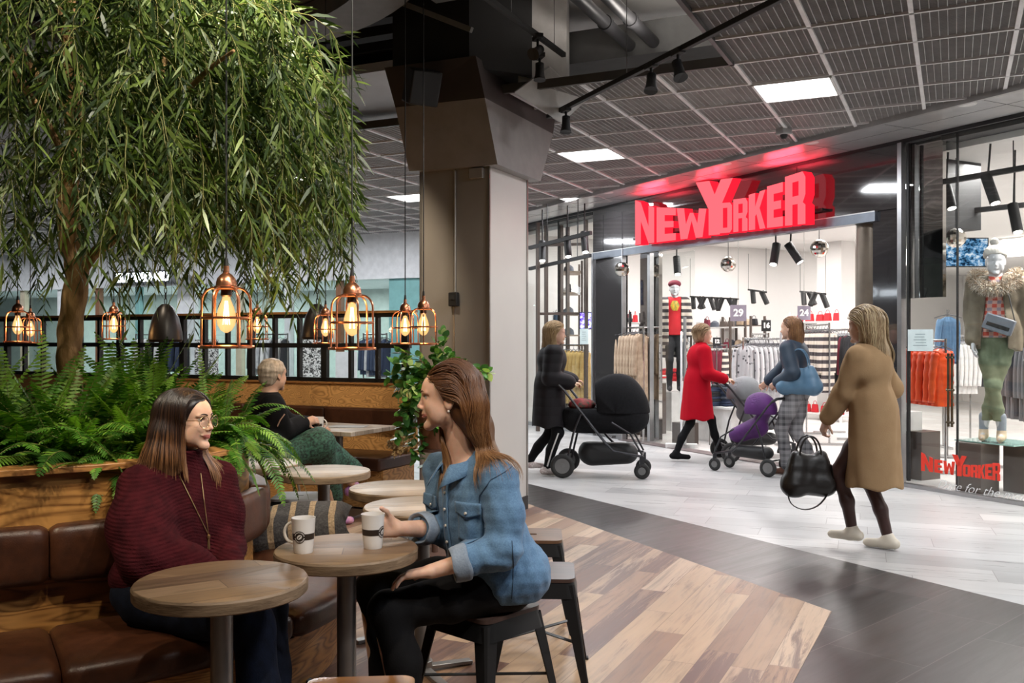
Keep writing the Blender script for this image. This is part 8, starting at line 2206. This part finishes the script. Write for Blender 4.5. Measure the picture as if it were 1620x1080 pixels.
for n in 'LR': sk_.cone(J1['a' + n] + UP * .14, J1['a' + n] - UP * .02, .043, .040)
sdf_obj('grey_socks', sk_, .009, [cl('sock', (.28, .32, .37))], t1)
figure_shoes(J1, mat('cream_boot', (.66, .52, .38), .7, c2=(.50, .37, .25), ns=12), t1, 'boot', .22)
m_plaid, nt_, b_ = nmat('red_plaid'); v_ = coords(nt_); s3 = nd(nt_, 'ShaderNodeSeparateXYZ'); L(nt_, v_, s3.inputs[0])
L(nt_, ramp(nt_, mth(nt_, 'MULTIPLY', mth(nt_, 'ADD', mth(nt_, 'GREATER_THAN', mth(nt_, 'SINE', mth(nt_, 'MULTIPLY', s3.outputs[2], 95)), .1), mth(nt_, 'GREATER_THAN', mth(nt_, 'SINE', mth(nt_, 'MULTIPLY', s3.outputs[0], 95)), .1)), .5), [(0, (.60, .10, .07)), (.3, (.62, .30, .24)), (.8, (.66, .5, .45)), (1, (.3, .25, .3))]), b_.inputs['Base Color']); b_.inputs['Roughness'].default_value = .9
s1 = jacket(J1, .98, hem=.98, sleeve=.9, sd=41); sdf_obj('plaid_shirt', s1, .009, [m_plaid], t1)
pk = jacket(J1, 1.14, hem=.86, sleeve=1.12, thick=.014, fold=.008, sd=42); _pp = pk.post
def parkapost(P, d):
    d = _pp(P, d); r_ = (P - J1['neck']); a = np.abs(r_ @ J1['ls']); f_ = r_ @ J1['fs']; gap = .055 + .06 * np.clip(-r_[:, 2] / .6, 0, 1)
    inner = s1(P) - .012 if False else None
    return np.maximum(d, np.where(f_ > .0, gap - a, -1))
pk.post = parkapost; sdf_obj('olive_parka', pk, .010, [m_parka], t1)
rs = np.random.RandomState(12); P = []; D = []
for i in range(5200):
    a = rs.uniform(-2.5, 2.5); c0 = J1['neck'] + J1['fs'] * (.165 * math.cos(a) + .0) + J1['ls'] * (.185 * math.sin(a)) + UP * (.045 - .14 * max(0, math.cos(a)) ** 1)
    o = rs.normal(0, 1, 3); o /= np.linalg.norm(o); P.append(c0 + o * .038); D.append(unit(o + A3((0, 0, -.2)) + rs.normal(0, .3, 3)))
P = np.array(P); D = np.array(D); W = unit(np.cross(D, rs.normal(0, 1, P.shape))); Ln = rs.uniform(.035, .06, len(P)); V, F, mi = leaves_np(P, D, W, Ln, Ln * 0 + .006, Ln * 0 + .2, rs.randint(0, 3, len(P)))
link('fur_collar', new_mesh('fur', V, F, mi, True, 0), [cl('fur_a', (.72, .62, .50)), cl('fur_b', (.52, .38, .26)), cl('fur_c', (.80, .74, .66))], t1)
hb_ = Body(.02); hb_.ell(J1['hc'] + R1 @ A3((-.02, 0, .070)), (.125, .105, .10), R1, .02); hb_.post = lambda P, d: np.maximum(d - .002 * np.sin(P[:, 0] * 300), (J1['hc'][2] + .048) - P[:, 2] - .25 * ((P - J1['hc']) @ R1[:, 0] * -1)); sdf_obj('white_hat', hb_, .008, [cl('hat', (.74, .72, .68))], t1)
MB().lathe([(.04 * math.sin(a) * 1.0, .04 * math.cos(a)) for a in [PI * i / 8 for i in range(9)]], J1['hc'] + A3((0, .02, .195)), 14).build('pompom', cl('hat', (.74, .72, .68)), t1)
cb = J1['pel'] + J1['fs'] * .21 + J1['ls'] * .05 + UP * .12; R_b = Matrix.Rotation(math.atan2(J1['fs'][1], J1['fs'][0]) + PI / 2, 3, 'Z') @ Matrix.Rotation(.35, 3, 'Y')
bgx = thing('crossbody_bag', 'small grey crossbody bag hanging at the waist of the parka mannequin', 'bag', cb); MB().box(cb, (.26, .07, .15), R=R_b).build('bag_body', mat('grey_bag', (.20, .22, .26), .35), bgx, bevel=.012)
MB().box(Vector(cb) + R_b @ Vector((0, -.038, -.02)), (.20, .006, .035), R=R_b).build('bag_flap_strip', m_black, bgx, bevel=.002)
MB().tube([Vector(cb) + R_b @ Vector((.12, 0, .06)), J1['chest'] + J1['fs'] * .17 + J1['ls'] * .12 + UP * .1, J1['sR'] + J1['fs'] * .08 + UP * .03 if False else J1['sL'] + UP * .08], .006, 6).build('bag_strap', m_black, bgx)
M2 = q(1067, 537, 15.2)
plinth('white plinth carrying the red-shirt mannequin', 1067, 15.2, .5, .62, 0, m_wlam)
J2, t2, T2, R2 = mannequin('grey mannequin in a red T-shirt and striped cardigan behind the entrance', M2.x, M2.y, (-.1, -1), 1.75, .62, ((0, .08, 0), (0, -.08, 0)), None)
g = jacket(J2, .98, hem=.90, sleeve=.85, sd=51); sdf_obj('red_shirt', g, .010, [c_redc], t2); sdf_obj('black_trousers', pants(J2, .9), .010, [c_blk], t2)
g2 = jacket(J2, 1.12, hem=.55, sleeve=1.1, thick=.01, sd=52); _p2 = g2.post
g2.post = lambda P, d: np.maximum(_p2(P, d), np.where(((P - J2['neck']) @ J2['fs']) > .0, .10 - np.abs((P - J2['neck']) @ J2['ls']), -1)); sdf_obj('striped_cardigan', g2, .010, [c_stripe], t2)
cbp = Body(.01); cbp.ell(J2['hc'] + A3((0, 0, .075)), (.105, .105, .065)); sdf_obj('red_cap', cbp, .010, [c_burg], t2); figure_shoes(J2, c_blk, t2)
pr_ = patch(g, J2['chest'] + J2['fs'] * .3 + UP * .10, J2['ls'] * -1, UP, -J2['fs'], .15, .16, .004, 8, 8, lambda x, y, a, b: (x * (1 - .5 * abs(2 * b - 1)), y)).build('shirt_print', mat('yellow_print', (.75, .42, .03), .6, c2=(.15, .25, .05), ns=30), t2)
# denim jacket on a bust in the right window
bu = q(1500, 537, 11.6); dj_ = garment('pale denim jacket hanging on a stand behind the right window', m_denim, .55, .46, 'jacket', th=.07); dj_.location = (bu.x, bu.y, 1.80); dj_.rotation_euler = (0, 0, .2)
t = thing('jacket_stand', 'thin stand carrying the pale denim jacket behind the right window', 'stand', (bu.x, bu.y, 0)); MB().cyl((bu.x, bu.y + .02, 0), (bu.x, bu.y + .02, 1.82), .012, 8).build('stand_pole', m_steel_leg, t); MB().cyl((bu.x, bu.y, .0), (bu.x, bu.y, .02), .16, 20).build('stand_base', m_steel_leg, t)
